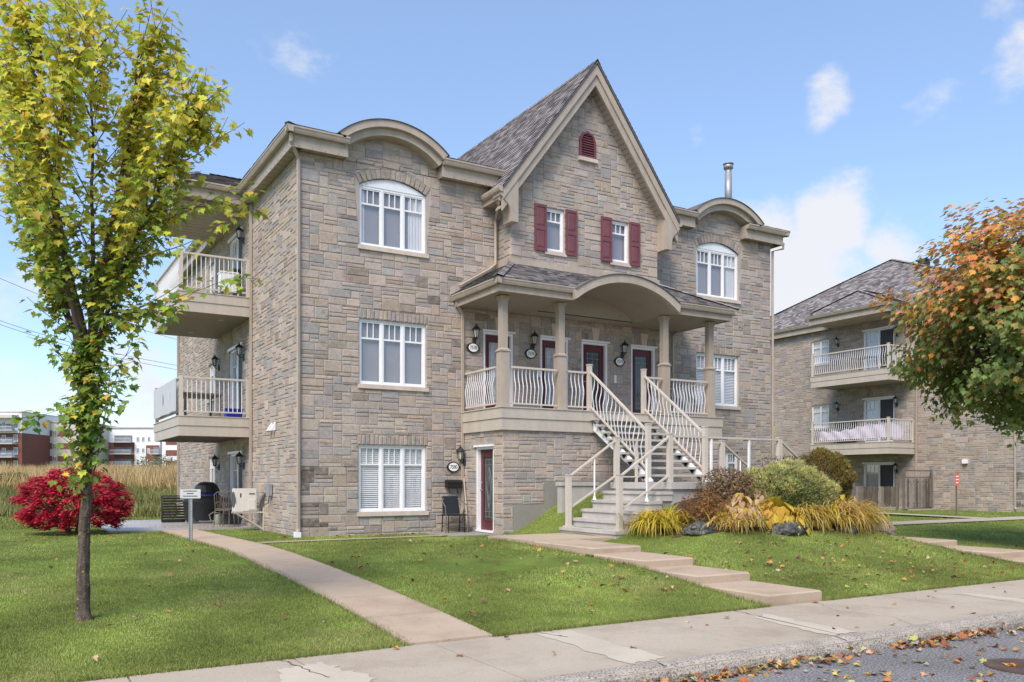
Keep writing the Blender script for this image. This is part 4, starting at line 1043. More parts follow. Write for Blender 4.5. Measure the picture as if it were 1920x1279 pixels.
for x in (6.60, 8.30):
    for (y, z0, z1) in ((-1.84, DKZ + .02, DKZ + 1.14), (-4.05, LZ, LZ + 1.27)):
        ch(MB().box(x - .05, x + .05, y - .05, y + .05, z0, z1).box(x - .06, x + .06, y - .06, y + .06, z1, z1 + .025), 'post', 'rail')
    ya, za, yb, zb = -1.89, DKZ + .99, -4.0, LZ + 1.16
    for (o, w_, nm) in ((0, .035, 'handrail'), (-.84, .02, 'bottom_rail')):
        m = MB(); m.hexa([(x - w_, ya, za + o - .045), (x + w_, ya, za + o - .045), (x + w_, yb, zb + o - .045), (x - w_, yb, zb + o - .045), (x - w_, ya, za + o), (x + w_, ya, za + o), (x + w_, yb, zb + o), (x - w_, yb, zb + o)]); ch(m, nm, 'rail')
    k = 15
    for i in range(1, k):
        y = lerp(ya, yb, i / k); z = lerp(za, zb, i / k); o = link('baluster', BAL, stair, loc=(x, y, z - .84)); o.rotation_euler = (0, 0, -math.pi / 2 if x < 7 else math.pi / 2)
        o.matrix_parent_inverse = Matrix.Translation((-7.45, 3.0, -1.17))

# ------------------------------------------------------------------ concrete landing with two flights of steps
steps = thing('entrance_steps', 'concrete landing with flights of steps and beige railings below the porch', 'steps', (7.45, -4.7, 0))
def cs_(mb, nm, mat):
    o = mb.build(nm, mat, steps); o.matrix_parent_inverse = Matrix.Translation((-7.45, 4.7, 0)); return o
YB, YF, XL, XR = -3.78, -5.68, 5.84, 9.06
def bev_step(x0, x1, z, s_):
    m = MB(); m.box(x0, x1, YF - .02, YB + .02, z - .06, z); m.box(x0 + (.03 if s_ < 0 else 0), x1 - (.03 if s_ > 0 else 0), YF, YB, z - .19, z - .06); return m
cs_(MB().box(XL - .03, XR + .03, YF - .04, YB + .06, LZ - .14, LZ - .004).box(XL + .02, XR - .02, YF + .02, YB, -.1, LZ - .14), 'landing', 'concrete')
for s_ in (-1, 1):
    for i in range(5):
        z = .22 + .19 * i; x = XL - .28 * (5 - i)
        a, b = (x - .03, XL + .02) if s_ < 0 else (W - XL - .02, W - x + .03)
        a, b = (x - .03, x + .31) if s_ < 0 else (W - x - .31, W - x + .03)
        cs_(bev_step(a, b, z, s_), 'step', 'concrete')
    m = MB(); xs = [XL - .28 * 5, XL - .0]; A = [(xs[0] + .06, -.2), (XL + .01, -.2), (XL + .01, LZ - .2), (xs[0] + .06, .02)]
    for y in (YF + .1, YB - .1):
        m = MB(); m.prism([(x if s_ < 0 else W - x, y - .07, z) for x, z in A], [(x if s_ < 0 else W - x, y + .07, z) for x, z in A])
        cs_(m, 'step_support', 'parge')
    # railings of this flight
    bx = lambda x: x if s_ < 0 else W - x
    for y in (-3.86, -5.6):
        xb, xt = 4.59, 5.87
        cs_(MB().box(bx(xb) - .05, bx(xb) + .05, y - .05, y + .05, .22, 1.31).box(bx(xb) - .06, bx(xb) + .06, y - .06, y + .06, 1.31, 1.33).box(bx(xb) - .085, bx(xb) + .085, y - .085, y + .085, .221, .25), 'post', 'rail')
        cs_(MB().box(bx(xt) - .05, bx(xt) + .05, y - .05, y + .05, LZ, LZ + .97).box(bx(xt) - .06, bx(xt) + .06, y - .06, y + .06, LZ + .97, LZ + .99), 'post', 'rail')
        for (za, zb, w_, nm) in ((1.29, LZ + .95, .028, 'handrail'), (.62, LZ + .17, .018, 'bottom_rail')):
            m = MB(); m.hexa([(bx(xb), y - w_, za - .04), (bx(xt), y - w_, zb - .04), (bx(xt), y + w_, zb - .04), (bx(xb), y + w_, za - .04), (bx(xb), y - w_, za), (bx(xt), y - w_, zb), (bx(xt), y + w_, zb), (bx(xb), y + w_, za)]); cs_(m, nm, 'rail')
        xm = 5.27; m = MB(); m.tube([(bx(xm), y, .79), (bx(xm), y, 1.69)], .018, 8); m.lathe([(.045, 0), (.03, .03), (.02, .08)], (bx(xm), y, .79), 10); cs_(m, 'stanchion', 'white')
# level rails round the landing
for (x0, x1, y) in ((5.92, 8.98, -5.6),):
    cs_(MB().box(x0, x1, y - .03, y + .03, LZ + .91, LZ + .95), 'handrail', 'rail')
    for x in (7.0, 8.1): cs_(MB().box(x - .02, x + .02, y - .02, y + .02, LZ, LZ + .91), 'stanchion', 'white')
for (x0, x1) in ((5.92, 6.5), (8.4, 8.98)):
    cs_(MB().box(x0, x1, -3.88, -3.83, LZ + .91, LZ + .95), 'handrail', 'rail'); cs_(MB().box(x0, x1, -3.875, -3.835, LZ + .1, LZ + .13), 'bottom_rail', 'rail')
cs_(MB().box(6.4, 6.45, -3.88, -3.83, LZ, LZ + .91), 'post', 'rail'); cs_(MB().box(8.45, 8.5, -3.88, -3.83, LZ, LZ + .91), 'post', 'rail')
# low concrete wall linking landing and house foundation
for x0 in (5.22, 8.7): cs_(MB().box(x0, x0 + .98, -2.7, -2.5, .0, 1.08).box(x0 - .03, x0 + 1.01, -2.73, -2.47, 1.08, 1.17), 'low_wall', 'concrete')

# ------------------------------------------------------------------ wall lanterns, number plaques, letterbox
def lantern(fr, u, z, label, group='black carriage lanterns on the stone walls'):
    x, y, _ = fr(u, z, 0); o = thing('wall_lantern', label, 'lantern', (x, y, z), group)
    rz = 0 if fr.a == 'y' else -math.pi / 2
    o.rotation_euler = (0, 0, rz)
    if LAN: 
        for nm, me in LAN: link(nm, me, o)
        return o
    b = MB(); b.lathe([(.05, 0), (.055, .02), (.05, .14), (.03, .17)], (0, -.035, -.22), 10, sy=.6); b.tube([(0, -.04, -.12), (0, -.1, -.16), (0, -.15, -.13), (0, -.15, -.09)], .013, 6); LAN.append(('bracket', b.mesh('bracket', 'black')))
    c = MB()
    for k in range(6):
        a = math.pi * k / 3; c.tube([(.05 * math.cos(a), -.15 + .05 * math.sin(a), -.08), (.082 * math.cos(a), -.15 + .082 * math.sin(a), .11)], .007, 4)
    c.lathe([(.05, 0), (.056, .015), (.05, .03)], (0, -.15, -.1), 6); LAN.append(('cage', c.mesh('cage', 'black')))
    r = MB(); r.lathe([(.115, 0), (.12, .012), (.06, .075), (.028, .095), (.03, .115), (.012, .13), (.006, .17)], (0, -.15, .11), 6); LAN.append(('cap', r.mesh('cap', 'black')))
    gl_ = MB(); gl_.lathe([(.044, 0), (.072, .185)], (0, -.15, -.075), 6); LAN.append(('lamp_glass', gl_.mesh('lamp_glass', 'lampglass')))
    for nm, me in LAN: link(nm, me, o)
    return o
LAN = []
lantern(F0, 4.38, 4.82, 'black lantern above the 7578 plaque at the left porch end')
lantern(F0, 6.09, 4.80, 'black lantern above the 7576 plaque between two porch doors')
lantern(F0, 9.03, 4.80, 'black lantern above the 7574 plaque between the dark glass doors')
lantern(FDL, -.12, 1.80, 'black lantern beside the ground-floor door near the letterbox')
lantern(FS, 5.1, 1.74, 'black lantern right of the ground-floor sliding door, over the cooling unit')
lantern(FS, 8.25, 1.74, 'black lantern over the covered barbecue')
lantern(FS, 5.12, 4.72, 'black lantern right of the sliding door on the lower side balcony')
lantern(FS, 8.25, 4.78, 'black lantern between window and sliding door of the lower side balcony')
lantern(FS, 5.12, 7.92, 'black lantern beside the top-floor sliding door under the eaves')

SEG = {}
def digits(text, fr, u, z, h, d):
    cu = bpy.data.curves.new('digits', 'FONT'); cu.body = text; cu.size = h; cu.align_x = 'CENTER'; cu.align_y = 'CENTER'; cu.extrude = .003; cu.space_character = 1.0
    tmp = bpy.data.objects.new('tmp', cu); C.objects.link(tmp); dg = bpy.context.evaluated_depsgraph_get(); me = bpy.data.meshes.new_from_object(tmp.evaluated_get(dg)); bpy.data.objects.remove(tmp)
    for v_ in me.vertices:
        x, y, q = v_.co; v_.co = fr(x * .8, y, d + q)
    me.materials.clear(); me.materials.append(MT['black']); return me
def plaque(u, z, text, label):
    x, y, _ = F0(u, z); o = thing('house_number_plaque', label, 'plaque', (x, y, z), 'oval house number plaques')
    L0 = Fr('y', 0.)
    def oval(rx, rz_, d0, d1, n=28):
        m = MB(); a = [(rx * math.cos(2 * math.pi * k / n), rz_ * math.sin(2 * math.pi * k / n)) for k in range(n)]
        b = [(p[0] * .96, p[1] * .96) for p in a]
        m.prism([L0(*p, d0) for p in a], [L0(*p, d1) for p in b]); return m
    f = oval(.172, .132, .03, .055); f.box(-.185, .185, -.052, -.032, -.03, .03); f.build('frame', 'black', o)
    oval(.135, .105, .05, .06).build('face', 'plaque', o)
    link('number', digits(text, L0, 0, 0, .125, .061), o)
plaque(4.35, 4.5, '7578', 'oval 7578 number plaque by the left-hand porch downspout')
plaque(6.04, 4.48, '7576', 'oval 7576 number plaque between the two left porch doors')
plaque(8.93, 4.48, '7574', 'oval 7574 number plaque between the dark leaded glass doors')
plaque(10.47, 4.49, '7572', 'oval plaque half hidden behind a porch column')
plaque(3.80, 1.53, '7580', 'oval 7580 number plaque above the black letterbox')
t = thing('letterbox', 'black wall letterbox with newspaper hooks below the 7580 plaque', 'letterbox', (3.77, -.04, 1.03))
m = MB(); A = [(0, -.02), (-.13, -.02), (-.15, .0), (-.15, .13), (-.10, .17), (0, .18)]
m.prism([(-.20, y, z) for y, z in A], [(.20, y, z) for y, z in A]); m.build('box', 'black', t)
m = MB(); A = [(0.002, .181), (-.105, .172), (-.162, .128), (-.158, .10), (-.166, .126), (-.11, .18), (.002, .19)]; m.prism([(-.21, y, z) for y, z in A], [(.21, y, z) for y, z in A]); m.build('lid', 'black', t)
for x in (-.11, .11):
    MB().tube([(x, -.05, -.02), (x, -.05, -.10), (x, -.07, -.13), (x, -.11, -.13), (x, -.13, -.09)], .008, 5).build('hook', 'black', t)
for (u, z, lb) in ((6.30, 4.02, 'small white intercom box by the second porch door from the left'), (8.78, 4.0, 'small white intercom box below the 7574 plaque')):
    m = MB(); fbox(m, F0, u - .035, u + .035, z - .12, z + .1, .03, .06); m.box(u - .018, u + .018, -.066, -.061, z - .02, z + .0)
    tag(m.build('intercom', 'white'), lb, 'intercom', 'intercom boxes by the porch doors')

# ------------------------------------------------------------------ ground, walks, kerb, road
def struct(o): o['kind'] = 'structure'; return o
def grid_mesh(xs, ys, fz, name, mat):
    nx, ny = len(xs), len(ys); v_ = [(x, y, fz(x, y)) for y in ys for x in xs]
    f_ = [(j * nx + i, j * nx + i + 1, (j + 1) * nx + i + 1, (j + 1) * nx + i) for j in range(ny - 1) for i in range(nx - 1)]
    m = MB(); m.add(v_, f_); return m.build(name, mat, None, True)
def ax(pts): 
    out = []
    for (a, b, st) in pts:
        n_ = max(1, round((b - a) / st)); out += [lerp(a, b, i / n_) for i in range(n_)]
    return out + [pts[-1][1]]
xs = ax([(-700, -100, 60), (-100, -16, 6), (-16, 20, .3), (20, 48, 2), (48, 120, 12), (120, 800, 80)])
ys = ax([(-90, -13, 12), (-13, SWB - .02, .6), (SWB - .02, SWB, .02), (SWB, 8, .3), (8, 60, 2), (60, 160, 10), (160, 900, 80)])
struct(grid_mesh(xs, ys, lambda x, y: (g(x, y) - .015) if y >= SWB - .001 else -.7, 'lawn', 'turf'))
road = struct(MB().add([(-300, SWF - .05, RDZ), (300, SWF - .05, RDZ), (300, -40, RDZ), (-300, -40, RDZ)], [(0, 3, 2, 1)]).build('road', 'asphalt'))
rs = random.Random(31)
# sidewalk: slabs between joints, worn aggregate kerb in front
sw = struct(MB().box(-120, 120, SWF + .02, SWB - .01, -.62, SWZ - .03).build('sidewalk', 'sidewalk'))
SL = 1.36; x = -.73 - 9 * SL
slab_me = {}
while x < 24:
    MB().hexa([(x + .006, -12.97, SWZ - .03), (x + SL - .006, -12.97, SWZ - .03), (x + SL - .006, SWB, SWZ - .03), (x + .006, SWB, SWZ - .03), (x + .008, -12.97, SWZ + rs.uniform(-.002, .002)), (x + SL - .008, -12.97, SWZ + rs.uniform(-.002, .002)), (x + SL - .008, SWB - .003, SWZ + rs.uniform(-.002, .002)), (x + .008, SWB - .003, SWZ)]).build('slab', 'sidewalk', sw)
    x += SL
MB().box(-120, -.73 - 9 * SL, -12.97, SWB, SWZ - .03, SWZ).build('slab', 'sidewalk', sw); MB().box(x, 120, -12.97, SWB, SWZ - .03, SWZ).build('slab', 'sidewalk', sw)
def patch(pts, nm='mortar_patch', mat='patch'):
    m = MB(); c = (sum(p[0] for p in pts) / len(pts), sum(p[1] for p in pts) / len(pts)); q = []
    for i in range(len(pts)):
        a, b = pts[i], pts[(i + 1) % len(pts)]
        for k in range(12): q.append((lerp(a[0], b[0], k / 12) + rs.gauss(0, .022), lerp(a[1], b[1], k / 12) + rs.gauss(0, .022), SWZ + .004))
    m.add(q, [tuple(range(len(q)))]); m.build(nm, mat, sw)
patch([(-.93, -11.3), (-.55, -11.35), (-.58, -12.9), (-1.02, -12.95)]); patch([(1.78, -11.7), (2.08, -11.6), (2.02, -12.9), (1.58, -12.95)]); patch([(5.72, -11.7), (6.02, -11.75), (6.0, -12.9), (5.6, -12.9)])
patch([(-3.72, -11.6), (-3.3, -11.5), (-3.1, -12.3), (-3.5, -12.6), (-3.85, -12.3)])
def crack(pts_, w_=.012):
    m = MB(); q = []
    for a, b in zip(pts_, pts_[1:]):
        for k in range(8): q.append((lerp(a[0], b[0], k / 8) + rs.gauss(0, .012), lerp(a[1], b[1], k / 8) + rs.gauss(0, .012)))
    q.append(pts_[-1])
    for a, b in zip(q, q[1:]):
        dx, dy = b[0] - a[0], b[1] - a[1]; L_ = math.hypot(dx, dy) or 1; nx_, ny_ = -dy / L_ * w_ * rs.uniform(.25, .6), dx / L_ * w_ * rs.uniform(.25, .6)
        m.add([(a[0] - nx_, a[1] - ny_, SWZ + .0062), (b[0] - nx_, b[1] - ny_, SWZ + .0062), (b[0] + nx_, b[1] + ny_, SWZ + .0062), (a[0] + nx_, a[1] + ny_, SWZ + .0062)], [(0, 1, 2, 3)])
    m.build('crack', 'crackfill', sw)
crack([(-3.55, -11.22), (-3.5, -11.7), (-3.42, -12.1)], .016); crack([(-.92, -11.22), (-.8, -11.5), (-.78, -11.62)], .016); crack([(1.95, -11.22), (1.92, -11.62)], .014); crack([(3.4, -11.25), (3.0, -11.9), (3.2, -12.5), (2.9, -12.95)], .005)
kerb = struct(MB().box(-120, 120, SWF, -12.98, -.7, RDZ - .02).build('kerb', 'kerb'))
def kerb_seg(x0, x1, fine):
    n_ = max(2, int((x1 - x0) / (.05 if fine else 2))); prof = [(-12.96, 0), (-13.0, .0), (-13.06, -.005), (-13.105, -.018), (-13.14, -.045), (-13.155, -.09), (-13.16, -.19)]
    vs_, fs = [], []
    for i in range(n_ + 1):
        xx = lerp(x0, x1, i / n_); e = .012 if i in (0, n_) and fine else 0
        for k, (y, z) in enumerate(prof):
            nn = mnoise.noise(Vector((xx * 5.5, y * 14, k * 2.1))) * .016 + mnoise.noise(Vector((xx * 17, k * 4.3, 3))) * .011 + mnoise.noise(Vector((xx * 1.3, 0, 7))) * .018 if fine and 0 < k < 6 else 0
            vs_.append((xx, y + nn * (.9 if k > 2 else .2) + e, SWZ + z + nn * (.5 if k > 1 else .25) - e))
    m_ = len(prof)
    for i in range(n_):
        for k in range(m_ - 1): fs.append((i * m_ + k, i * m_ + k + 1, (i + 1) * m_ + k + 1, (i + 1) * m_ + k))
    MB().add(vs_, fs).build('kerb_stone', 'kerb', kerb, not fine)
for a, b, f_ in ((-120, -9, 0), (-9, -6, 1), (-6, -3.4, 1), (-3.4, -.75, 1), (-.73, 1.62, 1), (1.64, 4.3, 1), (4.32, 7, 1), (7.02, 10, 1), (10, 120, 0)): kerb_seg(a, b, f_)
# side walk towards the patio
WX0, WX1 = -2.32, -1.40
walk = struct(MB().box(WX0 + .05, WX1 - .05, SWB + .05, 3.8, -.75, -.42).build('path', 'walk'))
y = SWB + .004
for i in range(12):
    L = 1.27; a, b = y, min(y + L - .012, 3.84); bend = lambda v_: .10 * math.sin((v_ + 11) * .30)
    z0, z1 = g(-1.8, a) + .022, g(-1.8, b) + .022
    MB().hexa([(WX0 + bend(a), a, z0 - .1), (WX1 + bend(a), a, z0 - .1), (WX1 + bend(b), b, z1 - .1), (WX0 + bend(b), b, z1 - .1), (WX0 + bend(a), a, z0), (WX1 + bend(a), a, z0), (WX1 + bend(b), b, z1), (WX0 + bend(b), b, z1)]).build('slab', 'walk', walk)
    y += L
    if y > 3.8: break
MT['patio'] = M('wet_patio', (.37, .335, .31), .38, .15, .8, 40, .15, 150, spec=.45)
patio = struct(MB().box(-3.5, -.02, 3.85, 9.7, -.3, -.022).build('patio', 'patio'))
edging = struct(MB().add([(WX1 + .03, -1.62, g(-1.4, -1.5) + .012), (3.1, -1.5, g(3.1, -1.5) + .012), (3.15, -1.28, g(3.1, -1.3) + .012), (WX1 + .03, -1.36, g(-1.4, -1.4) + .012)], [(0, 1, 2, 3)]).build('edging_path', 'walk'))
doorpad = struct(MB().box(2.9, 4.1, -1.75, -.35, -.2, -.035).build('doorstep_pad', 'parge'))
# slab steps climbing the lawn to either flight
def slab_path(xa, xb, fronts, tops, pad=None):
    st = struct(MB().box(xa + .1, xb - .1, fronts[0] + .1, fronts[-1] + 1.5, -.9, min(tops) - .18).build('path', 'walk'))
    for i, (yf, zt_) in enumerate(zip(fronts, tops)):
        yb_ = fronts[i + 1] + .22 if i + 1 < len(fronts) else (pad or yf + 2.2)
        r_ = rs.uniform(-.015, .015); m = MB(); c = .02
        m.hexa([(xa, yf + r_, zt_ - .16), (xb, yf - r_, zt_ - .16), (xb, yb_, zt_ - .16), (xa, yb_, zt_ - .16), (xa, yf + r_, zt_ - c), (xb, yf - r_, zt_ - c), (xb, yb_, zt_ - c), (xa, yb_, zt_ - c)])
        m.hexa([(xa, yf + r_, zt_ - c), (xb, yf - r_, zt_ - c), (xb, yb_, zt_ - c), (xa, yb_, zt_ - c), (xa + c, yf + r_ + c, zt_), (xb - c, yf - r_ + c, zt_), (xb - c, yb_, zt_), (xa + c, yb_, zt_)])
        m.build('step_slab', 'walk', st)
    return st
SLB = (2.62, 3.60, [-11.17, -9.9, -8.72, -7.45], [-.24, -.12, -.0, .10])
slab_path(*SLB, pad=-5.6); st = MB().box(2.62, 4.56, -5.58, -3.9, -.1, .10).build('step_slab', 'walk', bpy.data.objects['path.001'])
SRB = (10.15, 11.15, [-11.17, -9.8, -8.4], [-.25, -.13, -.02]); slab_path(*SRB, pad=-6.3)
# strip walks in front of the house next door
for (a, b, c, d) in (((13.5, -3.55), (40, -3.55), (40, -2.6), (13.5, -2.6)), ((21.5, -2.55), (22.4, -2.55), (22.3, 9), (21.4, 9))):
    struct(MB().add([(p[0], p[1], g(*p) + .012) for p in (a, b, c, d)], [(0, 1, 2, 3)]).build('path', 'sidewalk'))
struct(MB().box(27.0, 28.88, 3.3, 9.0, -.2, -.02).build('patio', 'sidewalk'))
# planting bed
BED = (7.5, -6.5, 2.65, 1.12)
def in_bed(x, y): 
    return ((x - BED[0]) / BED[2]) ** 2 + ((y - BED[1]) / BED[3]) ** 2 < 1 or (4.6 < x < 10.4 and -5.9 < y < -5.6)
m = MB(); vs_, fs = [(BED[0], BED[1], g(BED[0], BED[1]) + .02)], []
K, N_ = 6, 48
for r_ in range(1, K + 1):
    for k in range(N_):
        a = 2 * math.pi * k / N_; rr = r_ / K * (1 + (.05 * math.sin(k * 2.7) if r_ == K else 0)); xx, yy = BED[0] + BED[2] * rr * math.cos(a), BED[1] + BED[3] * rr * math.sin(a); vs_.append((xx, yy, g(xx, yy) + (.02 if r_ < K else -.02)))
for k in range(N_): fs.append((0, 1 + k, 1 + (k + 1) % N_))
for r_ in range(K - 1):
    for k in range(N_): fs.append((1 + r_ * N_ + k, 1 + (r_ + 1) * N_ + k, 1 + (r_ + 1) * N_ + (k + 1) % N_, 1 + r_ * N_ + (k + 1) % N_))
struct(m.add(vs_, fs).build('planting_bed', 'soil', None, True))
manhole = thing('manhole_cover', 'round rusty iron manhole cover set in the asphalt', 'manhole cover', (2.45, -14.42, RDZ))
MB().lathe([(.36, .0), (.36, .012), (.33, .013)], (0, 0, .001), 32).build('rim', 'rust', manhole)
m = MB(); m.lathe([(.32, 0), (.32, .008), (.0, .009)], (0, 0, .002), 32)
for i in range(-4, 5):
    h_ = math.sqrt(.29 ** 2 - (i * .06) ** 2); m.box(i * .06 - .012, i * .06 + .012, -h_, h_, .010, .016)
m.build('lid', 'rust', manhole)

# ------------------------------------------------------------------ grass
def on_lawn(x, y):
    if y < SWB + .0: return False
    if -.05 < x < 14.95 and y > -.06 and y < 15.5: return False
    if 4.05 < x < 10.85 and -1.95 < y <= 0: return False
    b = .10 * math.sin((y + 11) * .30)
    if WX0 + b - .0 < x < WX1 + b and y < 3.9: return False
    if -3.52 < x < 0 and 3.82 < y < 9.72: return False
    if SLB[0] - .0 < x < SLB[1] and y < -3.9: return False
    if 2.6 < x < 4.6 and -5.6 < y < -3.88: return False
    if SRB[0] < x < SRB[1] and y < -6.3: return False
    if 4.4 < x < 10.5 and -5.72 < y < -3.75: return False
    if in_bed(x, y): return False
    if 2.9 < x < 4.1 and -1.75 < y < -.35: return False
    if x > 28.8 and y > 0: return False
    if 26.9 < x < 28.9 and 3.2 < y < 9.1: return False
    if x > 13.5 and -3.55 < y < -2.6: return False
    if 21.4 < x < 22.45 and -2.6 < y < 9: return False
    if -1.35 < x < 3.15 and -1.6 < y < -1.3: return False
    return True
def blades(pts, name, label=None, hmul=1., seed=3, tints=None, kind='stuff', wmul=1., lean=.6, parent=None):
    r_ = np.random.default_rng(seed); P_ = np.array([(p[0], p[1], p[2]) for p in pts]); n_ = len(P_)
    h = np.array([p[3] for p in pts]) * r_.uniform(.6, 1.25, n_) * hmul; w_ = np.array([p[4] for p in pts]) * r_.uniform(.7, 1.3, n_) * wmul
    a = r_.uniform(0, 2 * np.pi, n_); la = r_.uniform(0, 2 * np.pi, n_); ll = h * r_.uniform(.1, lean, n_)
    dx, dy = np.cos(a) * w_ / 2, np.sin(a) * w_ / 2
    V = np.empty((n_, 3, 3)); V[:, 0] = P_ + np.stack([dx, dy, np.zeros(n_)], 1); V[:, 1] = P_ - np.stack([dx, dy, np.zeros(n_)], 1)
    V[:, 2] = P_ + np.stack([np.cos(la) * ll, np.sin(la) * ll, h], 1)
    me = bpy.data.meshes.new(name); me.vertices.add(3 * n_); me.vertices.foreach_set('co', V.reshape(-1).astype(np.float32)); me.loops.add(3 * n_); me.loops.foreach_set('vertex_index', np.arange(3 * n_, dtype=np.int32)); me.polygons.add(n_); me.polygons.foreach_set('loop_start', np.arange(0, 3 * n_, 3, dtype=np.int32)); me.polygons.foreach_set('loop_total', np.full(n_, 3, dtype=np.int32)); me.update(calc_edges=True)
    T = np.array(tints); idx = r_.integers(0, len(T), n_); col = np.ones((n_, 3, 4), np.float32); base = T[idx] * r_.uniform(.8, 1.2, (n_, 1)); col[:, :, :3] = base[:, None, :]
    if len(pts[0]) > 5: col[:, :, :3] *= np.array([p[5] for p in pts])[:, None, None]
    if len(pts[0]) > 6:
        q = np.array([p[6] for p in pts])[:, None, None]; col[:, :, :3] = col[:, :, :3] * (1 - q) + np.array((.40, .36, .15)) * q
    at = me.color_attributes.new('tint', 'FLOAT_COLOR', 'CORNER'); at.data.foreach_set('color', col.reshape(-1))
    me.materials.append(MT['blade']); return link(name, me, parent, kind)
def unproj(px, py, z):
    r_, u = (px - CXP) / FPX, (YHP - py) / FPX; t = (z - HC) / u; return CAMX + t * (r_ * SA + CA), CAMY + t * (-r_ * CA + SA)
rs = random.Random(77); pts = []
GT = [(0.226, 0.292, 0.053), (0.246, 0.311, 0.060), (0.181, 0.252, 0.046), (0.291, 0.330, 0.086), (0.213, 0.264, 0.067), (0.335, 0.323, 0.133)]
tries = 0
while len(pts) < 330000 and tries < 900000:
    tries += 1
    px = rs.uniform(-250, 2200); py = 912 + 395 * rs.random() ** .8
    x, y = unproj(px, py, -.25 if py > 1040 else -.08)
    z = g(x, y); x2, y2 = unproj(px, py, z) if z < HC - .35 else (x, y)
    if abs(x2 - x) + abs(y2 - y) < 4: x, y = x2, y2
    if not on_lawn(x, y): continue
    f_ = (x - CAMX) * CA + (y - CAMY) * SA
    if f_ > 42: continue
    k = max(1, f_ / 9.) ; tone = 1 + .26 * mnoise.noise(Vector((x * .5, y * .5, 0))) + .24 * mnoise.noise(Vector((x * 2.1 + y * .4, y * 2.1, 5))) 
    tone *= 1 + .26 * math.sin((x * .72 - y * .40) * 3.2 + 1.3 * mnoise.noise(Vector((x * .4, y * .4, 9))))      # mowing stripes
    pts.append((x, y, g(x, y) - .018, .024 * (1 + .12 * (k - 1)), .0085 * k, tone, min(1, max(0, .5 * sst(.05, .5, mnoise.noise(Vector((x * .8 + 3, y * .8, 1))) + .3 * mnoise.noise(Vector((x * 3.1, y * 3.1, 4)))) + .7 * (1 - sst(0, .35, y - SWB)) * rs.random() + (.5 if rs.random() < .07 else 0)))))
for (xa, xb, ya, yb, n_) in ((3.6, 13.5, SWB, -6.0, 75000), (4.0, 6.5, -3.8, -1.95, 9000), (8.5, 12, -6.2, -2, 12000), (-1.4, 2.6, -6, -.1, 20000)):
    for i in range(n_):
        x, y = rs.uniform(xa, xb), rs.uniform(ya, yb)
        if not on_lawn(x, y): continue
        tone = (1 + .26 * mnoise.noise(Vector((x * .5, y * .5, 0))) + .24 * mnoise.noise(Vector((x * 2.1 + y * .4, y * 2.1, 5)))) * (1 + .26 * math.sin((x * .72 - y * .40) * 3.2 + 1.3 * mnoise.noise(Vector((x * .4, y * .4, 9)))))
        pts.append((x, y, g(x, y) - .016, .03, .011, tone, .35 * rs.random() ** 2 + (.45 if rs.random() < .06 else 0)))
grass = blades(pts, 'grass', tints=GT)
tag(grass, 'short mown green lawn grass around the house', 'grass')
# longer tufts overhanging walk edges
pts = []
for (x0, y0, x1, y1, n_) in ((WX0, SWB, WX0, 3.5, 2600), (WX1, SWB, WX1, 3.5, 2600), (-8, SWB, WX0, SWB, 2600), (WX1, SWB, 2.6, SWB, 2600), (3.6, SWB, 10.1, SWB, 2400), (2.60, SWB, 2.60, -4, 1500), (3.62, SWB, 3.62, -5.6, 1500), (-8, SWB, -16, SWB, 900), (10.1, SWB, 10.1, -6.5, 700), (11.17, SWB, 11.17, -6.5, 700)):
    for i in range(n_):
        t = rs.random(); x, y = lerp(x0, x1, t), lerp(y0, y1, t)
        if x0 == x1 and x0 in (WX0, WX1): x += .10 * math.sin((y + 11) * .30)
        x += rs.gauss(0, .02); y += rs.gauss(0, .02)
        pts.append((x, y, g(x, y) - .01, .06, .008, rs.uniform(.6, 1.0)))
blades(pts, 'edge_grass', tints=GT, seed=4, lean=1.1)['label'] = 'shaggy grass fringe along the concrete edges'

# ------------------------------------------------------------------ the look-alike house next door
NX, NY = 28.9, .15
nh = thing('stone_house', 'neighbouring stone house at the picture edge with hipped roof and stacked balconies', 'house', (NX, NY, 0))
for o in SIDE + [bal1, bal2]: copy_tree(o, nh)
for (fr, sts, o, nsep, sd) in ((FS, sstones, side_wall, 300, 71), (F0, fstones, front_wall, 0, 72)):
    c = o.copy(); C.objects.link(c); c.parent = nh; c.name = o.name
    od = sorted(((stone_px(fr, st, NX, NY), i) for i, st in enumerate(sts)), reverse=True); sg = {i for a, i in od[:nsep]}
    r_ = random.Random(sd); rest = MB()
    for i, st in enumerate(sts):
        st = (st[0], tuple(a * .92 for a in st[1]), st[2])
        if i in sg:
            mb = MB(); stone_geo(mb, fr, st, r_)
            if mb.v: mb.build('stone', 'stone', c)
        else: stone_geo(rest, fr, st, r_)
    rest.build('stonework', 'stone', c, kind='stuff')
FN = Fr('x', NX)
for (u, z, lb) in ((5.2, 1.74, 'black lantern right of the neighbour ground-floor patio door'), (8.4, 1.74, 'black lantern left of the neighbour ground-floor patio door'), (5.2, 4.75, 'black lantern right of the sliding door behind the lavender cloth'), (8.35, 4.75, 'black lantern left of the sliding door behind the lavender cloth'),
                   (5.2, 7.9, 'black lantern right of the neighbour top-floor sliding door'), (8.35, 7.85, 'black lantern left of the neighbour top-floor sliding door')):
    lantern(FN, u + NY, z, lb, 'black lanterns on the neighbouring house')
m = MB(); fbox(m, FS, 1.9, 2.1, 1.9, 2.08, .02, .14); m.build('vent_hood', 'white', nh)
# twin dryer vents on the near house
for y in (2.0, 2.28):
    m = MB(); m.prism([(-.02, y - .06, 2.42), (-.14, y - .06, 2.42), (-.10, y - .06, 2.50), (-.02, y - .06, 2.62)], [(-.02, y + .06, 2.42), (-.14, y + .06, 2.42), (-.10, y + .06, 2.50), (-.02, y + .06, 2.62)]); m.build('vent_hood', 'white', house)
